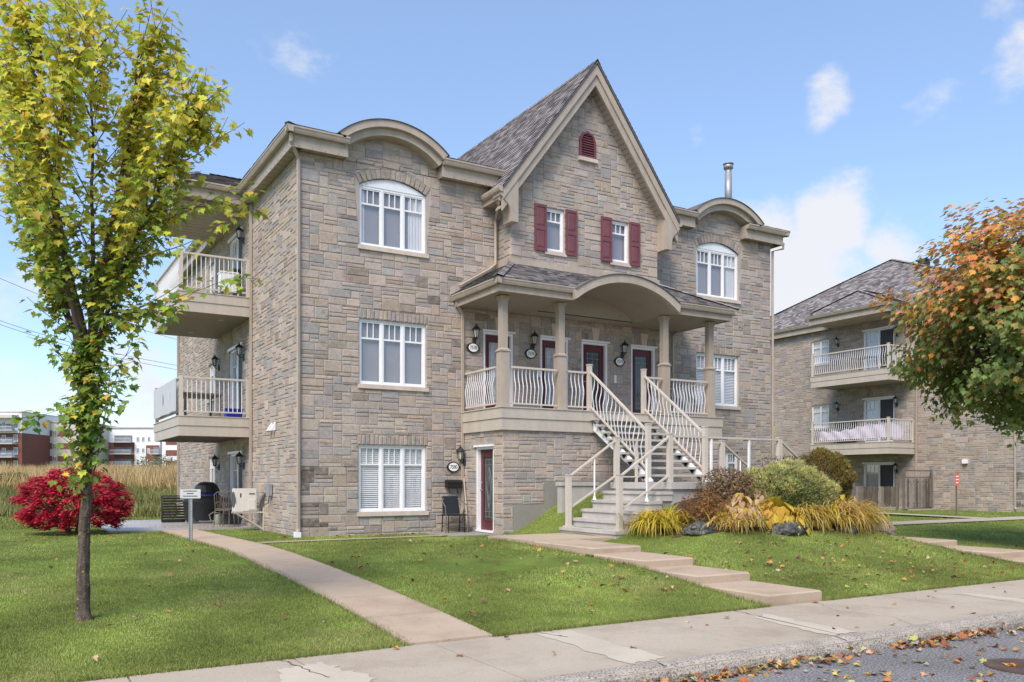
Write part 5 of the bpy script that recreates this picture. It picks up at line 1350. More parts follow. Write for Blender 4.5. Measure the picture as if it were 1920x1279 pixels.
# weathered fence panels round the neighbour's patio
WD = [(.13, .105, .085), (.165, .135, .11), (.20, .17, .145), (.105, .085, .07), (.27, .24, .215)]
rs = random.Random(91)
fc = thing('wooden_fence', 'weathered brown board fence in front of the neighbour patio door', 'fence', (27.0, 5.0, 0))
def fp_(mb, nm, par, org):
    o = mb.build(nm, 'oldwood', par); o.matrix_parent_inverse = Matrix.Translation((-org[0], -org[1], -org[2])); return o
og = (27.0, 5.0, 0)
y = 4.05; k = 0
while y < 6.1:
    off = 0 if k % 2 else .03; c = rs.choice(WD); m = MB().box(26.98 - off, 27.0 - off, y, y + .135, .08, .93 + rs.uniform(-.01, .01), None); m.c = [c] * len(m.c); fp_(m, 'board', fc, og); y += .145; k += 1
for z in (.2, .78):
    m = MB().box(27.0, 27.04, 4.0, 6.15, z, z + .09); m.c = [WD[1]] * len(m.c); fp_(m, 'rail', fc, og)
for yy, h_ in ((6.15, 1.62), (3.98, 1.0)):
    m = MB().box(26.96, 27.05, yy, yy + .09, -.02, h_); m.c = [WD[2]] * len(m.c); fp_(m, 'post', fc, og)
f2 = thing('wooden_fence', 'tall grey board fence panel with lattice top beside the neighbour downspout', 'fence', (27.7, 3.5, 0)); og = (27.7, 3.5, 0)
x = 26.72; k = 0
while x < 28.5:
    off = 0 if k % 2 else .03; c = rs.choice(WD[2:]); m = MB().box(x, x + .12, 3.48 - off, 3.5 - off, .06, 1.28); m.c = [c] * len(m.c); fp_(m, 'board', f2, og); x += .155; k += 1
for z in (.2, 1.1, 1.30, 1.58):
    m = MB().box(26.7, 28.55, 3.5, 3.54, z, z + .05); m.c = [WD[0]] * len(m.c); fp_(m, 'rail', f2, og)
for x in (26.66, 28.55):
    m = MB().box(x, x + .08, 3.47, 3.56, -.02, 1.66); m.c = [WD[1]] * len(m.c); fp_(m, 'post', f2, og)
x = 26.74
while x < 28.5:
    m = MB().hexa([(x, 3.495, 1.34), (x + .03, 3.495, 1.34), (x + .27, 3.495, 1.585), (x + .24, 3.495, 1.585), (x, 3.505, 1.34), (x + .03, 3.505, 1.34), (x + .27, 3.505, 1.585), (x + .24, 3.505, 1.585)])
    if x + .27 < 28.56: m.c = [WD[4]] * len(m.c); fp_(m, 'lattice_strip', f2, og)
    x += .085
# things on the neighbour's balconies
t = thing('draped_cloth', 'lavender cloth draped inside the railing of the neighbour lower balcony', 'cloth', (NX - 1.7, 6, 2.9))
m = MB(); vs_, fs = [], []; NV = 5
path_ = [(NX - 1.69, lerp(8.2, 4.62, i / 40)) for i in range(41)] + [(lerp(NX - 1.68, NX - .7, i / 14), 4.60) for i in range(1, 15)]
for i, (x, y) in enumerate(path_):
    top = 3.45 + .25 * sst(10, 34, i) - .28 * sst(46, 55, i) + .04 * math.sin(i * .9)
    for k in range(NV): vs_.append((x + .03 * math.sin(i * .8 + k) - NX + 1.7, y + .025 * math.sin(i * 1.3 + k * .7) - 6, lerp(3.06, top, k / (NV - 1)) - 2.9))
for i in range(len(path_) - 1):
    for k in range(NV - 1): fs.append((i * NV + k, (i + 1) * NV + k, (i + 1) * NV + k + 1, i * NV + k + 1))
m.add(vs_, fs).build('cloth', 'lavender', t, True)
t = thing('barbecue', 'dark barbecue standing on the neighbour lower balcony behind the cloth', 'barbecue', (NX - .7, 7.5, 2.87))
MB().prism([(-.25, -.5, .75), (.25, -.5, .75), (.25, -.5, .95), (.1, -.5, 1.12), (-.15, -.5, 1.12), (-.25, -.5, .95)], [(-.25, .5, .75), (.25, .5, .75), (.25, .5, .95), (.1, .5, 1.12), (-.15, .5, 1.12), (-.25, .5, .95)]).build('lid', 'black', t)
MB().box(-.22, .22, -.35, .35, .05, .749).build('cabinet', 'black', t); MB().box(-.2, .2, .52, .95, .78, .82).build('side_shelf', 'oldwood' if False else 'brown', t)
t = thing('patio_table', 'dark small table behind the railing of the neighbour top balcony', 'table', (NX - .9, 6.4, 6.07))
MB().box(-.35, .35, -.5, .5, .70, .73).build('table_top', 'brown', t)
for sx in (-.3, .3):
    for sy in (-.45, .45): MB().box(sx - .02, sx + .02, sy - .02, sy + .02, 0, .70).build('leg', 'brown', t)
t = thing('marker_post', 'thin metal post with small orange-red plate on the neighbour lawn', 'marker', (23.1, -1.0, g(23.1, -1.0)))
MB().box(-.02, .02, -.02, .02, -.05, 1.3).build('post', 'brown', t); MB().box(-.11, .11, -.035, -.022, 1.05, 1.5).build('plate', 'red', t)
for z in (1.15, 1.26, 1.37): MB().box(-.08, .08, -.038, -.036, z, z + .035).build('print_line', 'plaque', t)
t = thing('storage_box', 'black plastic box on the ground below the neighbour balcony', 'box', (27.4, 7.6, -.02))
MB().box(-.3, .3, -.5, .5, 0, .5).build('body', 'greyplastic', t); MB().box(-.32, .32, -.52, .52, .5, .56).build('lid', 'greyplastic', t)

# ------------------------------------------------------------------ apartment blocks beyond the field
def cam_w(px, f): 
    r_ = (px - CXP) / FPX * f; return CAMX + r_ * SA + f * CA, CAMY - r_ * CA + f * SA
def zpy(py, f): return HC + (YHP - py) * f / FPX
CAMYAW = -math.atan2(CA, SA)
class Blk:
    def __init__(s, label, f, pxr=0):
        s.f = f; s.k = f / FPX; x, y = cam_w(pxr, f); s.o = thing('apartment_building', label, 'building', (x, y, zpy(885, f)), 'apartment blocks beyond the field', CAMYAW); s.px0 = pxr
    def u(s, px): return (px - s.px0) * s.k
    def z(s, py): return (885 - py) * s.k
    def box(s, x0, x1, y0, y1, d0, d1, nm, mat, par=None):
        return MB().box(s.u(x0), s.u(x1), d0, d1, s.z(y1), s.z(y0)).build(nm, mat, par or s.o)
    def win(s, x0, x1, y0, y1, d=0):
        w_ = s.box(x0, x1, y0, y1, d - .08, d, 'window', 'fwhite'); m_ = (x0 + x1) / 2
        for a, b in ((x0 + .9, m_ - .4), (m_ + .4, x1 - .9)): s.box(a, b, y0 + 1, y1 - 1.2, d - .12, d - .081, 'pane', 'fglass', w_)
    def balc(s, x0, x1, y, d=0, dep=1.5):
        b = s.box(x0, x1, y, y + 1.2, d - dep, d, 'balcony', 'fbalc')
        s.box(x0, x1, y - 7, y - 6.3, d - dep, d - dep + .06, 'handrail', 'fbalc', b)
        n_ = int((x1 - x0) / 2.1)
        for i in range(n_ + 1): c = lerp(x0 + .2, x1 - .6, i / max(1, n_)); s.box(c, c + .35, y - 6.3, y, d - dep, d - dep + .05, 'baluster', 'fbalc', b)
        s.box(x0 + 2, x1 - 4, y - 12.5, y - .2, d - .05, d + .0, 'balcony_door', 'fglass', b)
A_ = Blk('white and brick apartment block with balconies at the far left edge', 132)
A_.box(-60, 41, 812, 895, 0, 14, 'brick_wall', 'fbrick'); A_.box(-60, 41, 773, 811.9, -.05, 14, 'upper_wall', 'fwhite'); A_.box(-62, 42, 771, 773, -.2, 14.2, 'parapet', 'fbeige'); A_.box(-40, 35, 779, 785, -1.8, -.06, 'canopy', 'fbeige')
for y in (807, 832, 857): A_.balc(-30, 33, y)
for y in (790, 815, 839, 864): A_.win(26, 34, y, y + 13); A_.win(4, 11, y + 1, y + 13)
B1 = Blk('long apartment block striped in brick and pale concrete', 140, 40)
B1.box(41, 150, 792, 895, 0, 18, 'wall', 'fbeige'); B1.box(40.5, 150.5, 790.5, 792, -.15, 18.1, 'parapet', 'fbeige')
for (a, b) in ((807, 818), (831, 842), (855, 865)):
    for (x0, x1) in ((41, 62), (70, 82), (90, 99), (108, 137)): B1.box(x0, x1, a, b, -.06, -.001, 'brick_band', 'fbrick')
    for x0 in (62, 82, 99): B1.win(x0, x0 + 8.5, a, b)
C1 = Blk('white apartment block with brick balcony bays right of the maple trunk', 150, 195)
C1.box(192, 300, 803, 895, 0, 16, 'wall', 'fwhite'); C1.box(191, 301, 800.5, 803, -.2, 16.2, 'parapet', 'fbeige'); C1.box(196, 252, 829, 880, -.06, -.001, 'brick_panel', 'fbrick'); C1.box(274, 299, 835, 875, -.06, -.001, 'brick_panel', 'fbrick')
for y in (829, 851, 873): C1.balc(213, 252, y, -.06)
for y in (851, 873): C1.balc(286, 304, y, -.06)
for y in (819, 840, 861):
    for x0 in (256, 266): C1.win(x0, x0 + 5, y, y + 9)
    C1.win(276.5, 281.5, y + 1, y + 10, -.06) if y > 830 else C1.win(277, 282, y, y + 9)
D1 = Blk('brick-striped apartment block partly hidden behind the house corner', 146, 304)
D1.box(304, 352, 808, 895, 0, 16, 'wall', 'fwhite')
for (a, b) in ((826, 834), (844, 854.5), (864, 873.5)): D1.box(311, 352, a, b, -.06, -.001, 'brick_band', 'fbrick')

# ------------------------------------------------------------------ rough field in the distance
rs = random.Random(123); pts = []
def fw(px, f): x, y = cam_w(px, f); return x, y
def fieldpts(n_, f0, f1, h, w_, lo=-900, hi=620, tone=(.7, 1.15)):
    out = []
    for i in range(n_):
        f_ = rs.uniform(f0, f1); x, y = fw(rs.uniform(lo, hi), f_)
        if x > -.3 and y < 16 and x < 15: continue
        q = 1 + .35 * mnoise.noise(Vector((x * .35, y * .35, 2)))
        out.append((x, y, g(x, y) - .03, h * q, w_, rs.uniform(*tone)))
    return out
tag(blades(fieldpts(70000, 42, 64, .95, .055) , 'tall_grass', tints=[(.62, .44, .20), (.54, .38, .175), (.68, .50, .27), (.45, .36, .15), (.62, .47, .25)], seed=8), 'tall dry golden grass filling the far field', 'grass')
tag(blades(fieldpts(46000, 29, 44, .40, .05), 'weeds', tints=[(.17, .20, .055), (.22, .24, .08), (.28, .25, .10), (.13, .17, .045), (.36, .30, .13)], seed=9), 'rough green weeds on the bank before the golden grass', 'weeds')
tag(blades(fieldpts(26000, 22, 30, .07, .04), 'meadow_grass', tints=[(.22, .25, .065), (.26, .27, .09), (.19, .23, .05)], seed=10), 'thin yellowish mown grass towards the far field', 'grass')
# overhead cables
for i, (a, b, fa, fb, sag, lb) in enumerate((((-60, 352), (120, 446), 60, 75, .5, 'upper thin overhead cable in the left sky'), ((-60, 362), (120, 454), 60, 75, .5, 'second overhead cable just under the upper one'), ((-60, 494), (360, 644), 70, 90, .6, 'overhead cable passing behind the maple trunk'), ((-60, 579), (360, 690), 70, 90, .6, 'lower overhead cable running to the house back corner'), ((-60, 586), (360, 698), 70, 90, .6, 'lowest overhead cable running to the house back corner'))):
    p = [];
    for k in range(13):
        t_ = k / 12; px, f_ = lerp(a[0], b[0], t_), lerp(fa, fb, t_); x, y = cam_w(px, f_); p.append((x, y, zpy(lerp(a[1], b[1], t_), f_) - sag * 4 * t_ * (1 - t_)))
    tag(MB().tube(p, .022, 5).build('overhead_cable', 'cable'), lb, 'cable', 'overhead cables')

# ------------------------------------------------------------------ leaves
def maple_outline():
    half = [(0, -.42), (.05, -.30), (.30, -.36), (.24, -.16), (.50, -.06), (.36, .06), (.40, .26), (.20, .18), (.13, .30), (0, .58)]
    return half + [(-x, y) for x, y in reversed(half[1:-1])]
MO = maple_outline()
OVAL = [(0, -.5), (.2, -.25), (.24, .05), (.12, .35), (0, .5), (-.12, .35), (-.24, .05), (-.2, -.25)]
def leaf_geo(p, nrm, tip, size, outline=MO, fold=.18, curl=0.):
    """vertices of one leaf lying in the plane normal to nrm, its tip pointing along tip"""
    n_ = nrm.normalized(); t_ = tip - n_ * tip.dot(n_)
    if t_.length < 1e-4: t_ = n_.orthogonal()
    t_.normalize(); s_ = n_.cross(t_)
    vs_ = [tuple(p + s_ * (x * size) + t_ * ((y + .42) * size) + n_ * (size * (fold * abs(x) - curl * (y + .4) ** 2))) for x, y in outline]
    return vs_
def leaf_add(mb, p, nrm, tip, size, col, outline=MO, fold=.18, curl=0.):
    vs_ = leaf_geo(p, nrm, tip, size, outline, fold, curl); k = len(vs_); h = k // 2
    mb.add(vs_, [tuple(range(0, h + 1)), tuple([h] + list(range(h + 1, k)) + [0])], col)
RT, FW = Vector((SA, -CA, 0)), Vector((CA, SA, 0))
UP = Vector((0, 0, 1))
def emit_leaves(leaves, crown_parent, name='leaf', nsep=300, stuff='foliage', mat='leaf'):
    """leaves: (p, nrm, tip, size, col); the nsep largest in view become single leaves"""
    sc = []
    for i, L in enumerate(leaves):
        a = proj(L[0]); v_ = (L[0] - Vector((CAMX, CAMY, HC))).normalized()
        ok = 0 < a[0] < 1920 and 0 < a[1] < 1279
        sc.append(((L[3] * FPX / a[2]) ** 2 * abs(L[1].normalized().dot(v_)) * (1 if ok else 0) / (1 + 0.15 * (L[0] - Vector((CAMX, CAMY, HC))).length), i))
    sg = {i for a, i in sorted(sc, reverse=True)[:nsep]}; rest = MB()
    for i, L in enumerate(leaves):
        if i in sg: m_ = MB(); leaf_add(m_, *L); o = m_.build(name, mat, crown_parent); o.matrix_parent_inverse = crown_parent.matrix_world.inverted() if False else Matrix.Identity(4)
        else: leaf_add(rest, *L)
    return rest.build(stuff, mat, crown_parent, kind='stuff')
def rvec(r_): 
    while True:
        v_ = Vector((r_.uniform(-1, 1), r_.uniform(-1, 1), r_.uniform(-1, 1)))
        if .05 < v_.length < 1: return v_.normalized()

# ------------------------------------------------------------------ young maple on the lawn
r_ = random.Random(42)
TX, TYY = -4.955, -8.63; TZ0 = g(TX, TYY) - .05
mt = thing('maple_tree', 'young upright maple with yellow-green leaves on the front lawn', 'tree')
def TP(l, d, z): return Vector((TX, TYY, 0)) + RT * l + FW * d + UP * z
trunk = MB(); path_ = [TP(.01, 0, TZ0), TP(.0, 0, TZ0 + .12), TP(.01, 0, .3), TP(.035, 0, 1.0), TP(.045, 0, 1.5), TP(.05, 0, 2.0), TP(.07, .01, 2.55)]
def wob(p, k): return p + RT * (.012 * math.sin(k * 2.3)) + FW * (.01 * math.cos(k * 1.7))
fine = []; rad = []
rr = [.088, .069, .060, .046, .043, .041, .04]
for i in range(len(path_) - 1):
    for k in range(18): fine.append(path_[i].lerp(path_[i + 1], k / 18) + RT * (.006 * math.sin((i + k / 18) * 2.1))); rad.append(lerp(rr[i], rr[i + 1], k / 18))
NS = 30
def bark_tube(mb, pts_, rads, amp=.013):
    vs_, fs = [], []; K = len(pts_)
    for i, p in enumerate(pts_):
        for k in range(NS):
            a = 2 * math.pi * k / NS; d = RT * math.cos(a) + FW * math.sin(a); n1 = mnoise.noise(Vector((math.cos(a) * 6, math.sin(a) * 6, p.z * 2.4))); n2 = mnoise.noise(Vector((math.cos(a) * 11, math.sin(a) * 11, p.z * 9)))
            fl = 1 + .55 * max(0, 1 - (p.z - TZ0) / .16) * (.5 + .5 * math.cos(a * 4 + 1)) * .5
            vs_.append(tuple(p + d * (rads[i] * fl + amp * (n1 * 1.1 + n2 * .6))))
    for i in range(K - 1):
        for k in range(NS): fs.append((i * NS + k, i * NS + (k + 1) % NS, (i + 1) * NS + (k + 1) % NS, (i + 1) * NS + k))
    mb.add(vs_, fs)
bark_tube(trunk, fine, rad)
trunk.tube([TP(.045, 0, 1.06), TP(.045, 0, 1.14)], [.058, .053], 14)
tr_o = trunk.build('trunk', 'maplebark', mt, True)
leaders = [[(.07, 0, 2.5), (-.05, -.05, 3.1), (-.22, -.1, 3.9), (-.34, -.15, 4.8), (-.40, -.1, 5.4), (-.38, -.1, 5.85)],
           [(.07, 0, 2.5), (.13, .05, 3.1), (.22, .1, 3.8), (.38, .15, 4.7), (.50, .1, 5.2), (.54, .1, 5.75)],
           [(.04, 0, 2.2), (.2, -.05, 2.7), (.48, -.15, 3.4), (.85, -.25, 4.1), (1.08, -.3, 4.5), (1.2, -.3, 4.9)],
           [(.02, 0, 2.3), (-.18, .12, 2.9), (-.5, .25, 3.7), (-.75, .35, 4.5), (-.82, .35, 5.1), (-.86, .3, 5.55)],
           [(.05, 0, 2.4), (.05, .3, 3.2), (.1, .65, 4.2), (.15, .75, 4.9), (.15, .78, 5.4)],
           [(.05, 0, 2.4), (.0, -.3, 3.2), (.05, -.6, 4.1), (.12, -.65, 4.7), (.2, -.62, 5.3)],
           [(.06, 0, 2.45), (.1, 0, 3.4), (.08, .05, 4.4), (.1, 0, 5.2), (.12, 0, 5.9)]]
br = MB(); tw = MB(); leaves = []
def lcol(z, l, out):
    hi = sst(2.6, 5.4, z + r_.uniform(-.8, .8)); x = r_.random()
    dk, md, yl, orr = (.19, .28, .045), (.45, .48, .065), (.74, .65, .08), (.74, .52, .07)
    c = mix3(dk, md, min(1, hi * 1.1 + r_.uniform(-.25, .3) if hi + .2 > 0 else 0))
    if x < .16 + .5 * hi: c = mix3(md, yl, r_.uniform(.25, 1))
    if x < .035: c = orr
    return tuple(max(.01, a) * r_.uniform(.85, 1.2) for a in c)
def shoot(p0, d0, L, r0, leafgap=.054, size=(.068, .118), bend=.25, lv=True, start=.15):
    n_ = max(3, int(L / .12)); p = p0.copy(); d = d0.normalized(); pts_ = [p.copy()]
    for i in range(n_):
        d = (d + UP * bend * .12 + rvec(r_) * .09).normalized(); p = p + d * (L / n_); pts_.append(p.copy())
    tw.tube(pts_, [lerp(r0 * .75, .0022, i / n_) for i in range(n_ + 1)], 4, caps=False)
    if lv:
        s_ = start * L; side = 1
        while s_ < L * 1.02:
            k = min(n_ - 1, int(s_ / L * n_)); q = pts_[k].lerp(pts_[k + 1], min(1, s_ / L * n_ - k)); ax_ = (pts_[k + 1] - pts_[k]).normalized()
            for sgn in (-1, 1):
                if r_.random() < .12: continue
                o = ax_.cross(rvec(r_)); 
                if o.length < .1: continue
                o.normalize(); outw = (o + ax_ * .3 + UP * r_.uniform(-.35, .35)).normalized()
                pet = r_.uniform(.03, .075); b = q + outw * pet; tip = outw + UP * r_.uniform(-.95, -.1); nrm = (UP * r_.uniform(.5, 1.1) + outw * .55 + rvec(r_) * .45 - FW * .12)
                rel = b - Vector((TX, TYY, 0)); leaves.append((b, nrm, tip, r_.uniform(*size), lcol(b.z, 0, 0), MO, .2, .12))
            s_ += leafgap * r_.uniform(.8, 1.3)
    return pts_
for li, L in enumerate(leaders):
    P_ = [TP(*q) for q in L]; f_ = []
    for i in range(len(P_) - 1):
        for k in range(5): f_.append(P_[i].lerp(P_[i + 1], k / 5) + rvec(r_) * .012)
    f_.append(P_[-1]); n_ = len(f_); r0 = .045 if li in (0, 1) else .032
    br.tube(f_, [lerp(r0, .006, (i / (n_ - 1)) ** .8) for i in range(n_)], 7)
    for i in range(4, n_):
        for q in range(2):
            out = (f_[i] - TP(.06, 0, f_[i].z)); out.z = 0
            if out.length < .1: out = rvec(r_); out.z = 0
            out = (out.normalized() + rvec(r_) * .8); out.z = 0
            d = out.normalized() * r_.uniform(.5, .95) + UP * r_.uniform(.55, 1.2); z = f_[i].z
            L_ = r_.uniform(.40, .85) * (1.0 if z < 4.6 else .72) * (.8 if z < 3.2 else 1)
            pp = shoot(f_[i], d, L_, .010, start=.12)
            for k in range(2):
                j = r_.randrange(1, len(pp)); dd = ((pp[j] - pp[j - 1]).normalized() + rvec(r_) * .9 + UP * .2); shoot(pp[j], dd, r_.uniform(.2, .42), .005, start=.2)
    shoot(f_[-1], (f_[-1] - f_[-3]) + UP * .1, r_.uniform(.35, .6), .007)
# whippy shoots low on the crown and tufts straight off the trunk
for (l, d, z, dl, dd, dz, L_) in ((.3, -.1, 2.95, 1.0, -.05, .12, 1.45), (.25, -.15, 2.8, 1.0, -.1, .22, 1.2), (.75, -.25, 3.8, 1.0, -.05, .35, 1.0), (.8, -.2, 4.0, 1.0, .1, .2, .9), (.6, -.2, 3.5, 1.0, -.1, .3, 1.1), (.9, -.3, 4.3, 1.0, 0, .5, .85), (.1, -.05, 2.75, 1.0, -.2, .32, 1.0), (.15, -.1, 2.85, 1.0, -.1, .25, 1.25), (.2, -.1, 3.2, 1, -.2, .5, 1.2), (.1, 0, 2.2, .8, -.2, .62, .62), (.08, -.04, 1.7, .72, -.2, .72, .85), (-.05, 0, 2.3, -.55, -.1, .75, .7), (-.05, 0, 2.05, -.6, -.2, -.35, .35), (-.1, 0, 2.9, -.5, -.2, 1, .9), (-.1, 0, 3.3, -.8, -.2, .8, .8)):
    pp = shoot(TP(l, d, z), RT * dl + FW * dd + UP * dz, L_, .010, leafgap=.085)
    for k in range(3): j = r_.randrange(2, len(pp)); shoot(pp[j], (pp[j] - pp[j - 1]).normalized() + rvec(r_) * .8, .28, .004)
for i in range(120):
    z = r_.uniform(1.05, 2.7) if i % 3 else r_.uniform(1.7, 2.6); a = r_.uniform(-1.2, 1.0); out = RT * r_.uniform(-.6, 1) - FW * r_.uniform(.2, 1)
    shoot(TP(.045, 0, z), out.normalized() * .6 + UP * r_.uniform(.2, 1.0), r_.uniform(.14, .42), .006, leafgap=.06)
for (l, z, h_) in ((.14, 1.05, 1.5), (.19, 1.35, 1.2)):      # two water shoots rising beside the trunk
    shoot(TP(.06, -.05, z), RT * .3 + UP, h_, .012, leafgap=.09, bend=.5)
bo = br.build('branch', 'twig', mt, True, kind='stuff'); tw.build('twig', 'twig', mt, kind='stuff')
print('maple leaves', len(leaves))
crown = emit_leaves(leaves, mt)

# ------------------------------------------------------------------ orange maple at the frame edge
r_ = random.Random(43)
MX, MY = 12.75, -9.45; m2 = thing('maple_tree', 'broad maple turning orange at the right edge of the picture', 'tree')
zb_ = g(MX, MY); cc = Vector((MX, MY, 4.55))
MB().tube([(MX, MY, zb_ - .1), (MX, MY, zb_ + .2), (MX + .03, MY, 1.2), (MX, MY + .03, 2.4), (MX, MY, 3.6), (MX, MY, 5.2)], [.2, .15, .13, .12, .08, .03], 10).build('trunk', 'bark', m2, True)
leaves = []; br = MB()
for i in range(440):
    u = rvec(r_); rad_ = r_.uniform(.62, 1.0) if i > 40 else r_.uniform(.25, .65)
    shape = Vector((3.1, 3.1, 2.7 if u.z > 0 else 2.4)); k = 1 - .28 * max(0, u.z) ** 2
    c = cc + Vector((u.x * shape.x * k, u.y * shape.y * k, u.z * shape.z)) * rad_ * r_.uniform(.9, 1.06)
    if i % 2 == 0: br.tube([(MX, MY, 2.2 + 1.6 * r_.random()), tuple(cc.lerp(c, .5) - UP * .2), tuple(c)], [.04, .02, .005], 5, caps=False)
    R0 = r_.uniform(.38, .62); orange = sst(-.45, .85, u.z * .9 + (-u.dot(RT)) * .1 + r_.uniform(-.4, .4))
    for j in range(56):
        q = rvec(r_); p = c + Vector((q.x, q.y, q.z * .7)) * R0 * r_.random() ** .4; outw = (p - cc).normalized()
        x = r_.random()
        if x < orange * .68: col = r_.choice([(.66, .27, .06), (.72, .36, .07), (.58, .23, .07), (.68, .32, .15), (.74, .46, .11)])
        elif x < orange * .9 + .05: col = r_.choice([(.38, .25, .05), (.30, .26, .05), (.40, .31, .09)])
        else: col = r_.choice([(.17, .23, .06), (.21, .27, .075), (.26, .30, .095), (.14, .20, .055)])
        leaves.append((p, UP * r_.uniform(.3, 1) + outw * .7 + rvec(r_) * .5, outw + UP * r_.uniform(-1, -.1), r_.uniform(.11, .17), tuple(a * r_.uniform(.85, 1.15) for a in col), MO, .2, .1))
br.build('branch', 'twig', m2, kind='stuff')
emit_leaves(leaves, m2)

# ------------------------------------------------------------------ shrubs
def leafy_ball(mb, c, rx, rz, n_, size, cols, r_, outline=OVAL, shell=.55, flat=.8, lump=0., dark=None, cut=-.55):
    lumps = [(rvec(r_), r_.uniform(.75, 1.12)) for _ in range(26)]
    for i in range(n_):
        u = rvec(r_)
        if u.z < cut: continue
        k = 1 - r_.random() ** 2.2 * shell
        if lump: k *= 1 - lump + lump * max(max(0, u.dot(a)) ** 6 * s for a, s in lumps) * 1.1
        p = Vector(c) + Vector((u.x * rx, u.y * rx, u.z * rz)) * k; col = r_.choice(cols)
        f_ = r_.uniform(.8, 1.2); leaf_add(mb, p, u * .7 + UP * flat * r_.random() + rvec(r_) * .6, u + UP * r_.uniform(-.6, .4) + rvec(r_) * .4, size * r_.uniform(.7, 1.25), tuple(a * f_ for a in col), outline, .15)
r_ = random.Random(50)
RBX, RBY = -4.25, 4.0; rbz = g(RBX, RBY)
rb = thing('red_shrub', 'rounded crimson burning bush behind the maple trunk', 'shrub')
m = MB(); cols = [(.56, .018, .05), (.46, .012, .042), (.64, .03, .08), (.32, .01, .032), (.68, .07, .12), (.22, .012, .025)]
for i in range(520):
    u = rvec(r_)
    if u.z < -.75: continue
    k = r_.uniform(.55, 1.0) if r_.random() < .4 else r_.uniform(.86, 1.03); c = Vector((RBX, RBY, rbz + .66)) + Vector((u.x * 1.16, u.y * 1.05, u.z * .86 if u.z > 0 else u.z * .74)) * k
    for j in range(30):
        q = rvec(r_); p = c + Vector((q.x * .2, q.y * .2, q.z * .085)) * r_.random() ** .5; col = r_.choice(cols)
        leaf_add(m, p, UP * 1 + q * .6, (p - Vector((RBX, RBY, rbz))) + UP * r_.uniform(-.6, -.1), r_.uniform(.06, .11), tuple(a * r_.uniform(.8, 1.25) for a in col), OVAL, .25)
m.build('foliage', 'leaf', rb, kind='stuff'); m = MB()
for i in range(26): a = r_.uniform(0, 6.28); m.tube([(RBX + .1 * math.cos(a), RBY + .1 * math.sin(a), rbz - .05), (RBX + .5 * math.cos(a), RBY + .45 * math.sin(a), rbz + .5), (RBX + 1.0 * math.cos(a), RBY + .8 * math.sin(a), rbz + .95)], [.02, .014, .005], 5)
m.build('stem', 'twig', rb, kind='stuff')
# mugo pine, spirea, clipped golden cedar
def needle_ball(name, label, cat, c, rx, rz, n_, cols, dk, size, r_, lump=.35, cut=-.6):
    t = thing(name, label, cat, (c[0], c[1], g(c[0], c[1]))); m = MB(); lumps = [(rvec(r_), r_.uniform(.75, 1.1)) for _ in range(95)]
    for i in range(n_):
        u = rvec(r_)
        if u.z < cut: continue
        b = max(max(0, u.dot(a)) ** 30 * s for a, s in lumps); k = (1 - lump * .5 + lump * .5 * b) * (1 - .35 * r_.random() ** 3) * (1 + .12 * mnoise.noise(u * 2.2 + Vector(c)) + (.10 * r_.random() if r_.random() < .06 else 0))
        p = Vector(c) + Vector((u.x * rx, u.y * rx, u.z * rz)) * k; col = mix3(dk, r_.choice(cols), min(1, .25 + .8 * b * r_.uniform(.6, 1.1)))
        ax_ = (u + UP * .5 + rvec(r_) * .35).normalized()
        for j in range(7):
            d = (ax_ + rvec(r_) * .75).normalized(); s_ = d.cross(rvec(r_)); s_.normalize(); L = size * r_.uniform(.7, 1.2)
            m.add([tuple(p - s_ * L * .09), tuple(p + s_ * L * .09), tuple(p + d * L)], [(0, 1, 2)], tuple(x * r_.uniform(.8, 1.2) for x in col))
    o = m.build('foliage', 'needle', t, kind='stuff'); o.matrix_parent_inverse = Matrix.Translation((-c[0], -c[1], -g(c[0], c[1])))
    s_ = MB().tube([(0, 0, -.05), (0.02, 0, c[2] - g(c[0], c[1]))], [.05, .03], 6); s_.build('stem', 'twig', t)
    return t
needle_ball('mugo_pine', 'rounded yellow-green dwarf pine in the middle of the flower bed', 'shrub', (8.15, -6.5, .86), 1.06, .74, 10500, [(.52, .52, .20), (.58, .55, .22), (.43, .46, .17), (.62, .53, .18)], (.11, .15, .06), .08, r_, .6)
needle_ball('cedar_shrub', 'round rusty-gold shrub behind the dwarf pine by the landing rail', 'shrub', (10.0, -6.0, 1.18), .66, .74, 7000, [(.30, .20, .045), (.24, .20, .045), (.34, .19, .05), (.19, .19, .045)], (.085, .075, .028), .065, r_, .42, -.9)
t = thing('spirea_shrub', 'loose brownish-red spirea left of the dwarf pine', 'shrub', (7.0, -6.15, g(7.0, -6.15)))
m = MB(); leafy_ball(m, (0, 0, .30), .70, .48, 5600, .055, [(.24, .14, .08), (.26, .15, .08), (.18, .12, .06), (.17, .17, .065), (.32, .19, .10)], r_, shell=.8, lump=.25); m.build('foliage', 'leaf', t, kind='stuff')
m = MB()
for i in range(40): u = rvec(r_); m.tube([(0, 0, 0), (u.x * .6, u.y * .6, .45 + .4 * abs(u.z))], [.012, .003], 4)
m.build('stem', 'twig', t, kind='stuff')
t = thing('barberry_shrub', 'low russet barberry between the yellow daylilies and the dry hostas', 'shrub', (5.85, -6.65, g(5.85, -6.65)))
m = MB(); leafy_ball(m, (0, 0, .2), .52, .36, 2200, .045, [(.28, .09, .03), (.22, .08, .03), (.33, .15, .04), (.16, .10, .03), (.30, .19, .05)], r_, shell=.8, lump=.3); m.build('foliage', 'leaf', t, kind='stuff')
t = thing('evergreen_shrub', 'dark low evergreen behind the spirea along the landing', 'shrub', (8.6, -5.95, g(8.6, -5.95)))
m = MB(); leafy_ball(m, (0, 0, .4), .62, .62, 2600, .05, [(.10, .055, .03), (.05, .06, .025), (.075, .075, .025), (.14, .07, .035)], r_, shell=.8, lump=.3); m.build('foliage', 'leaf', t, kind='stuff')
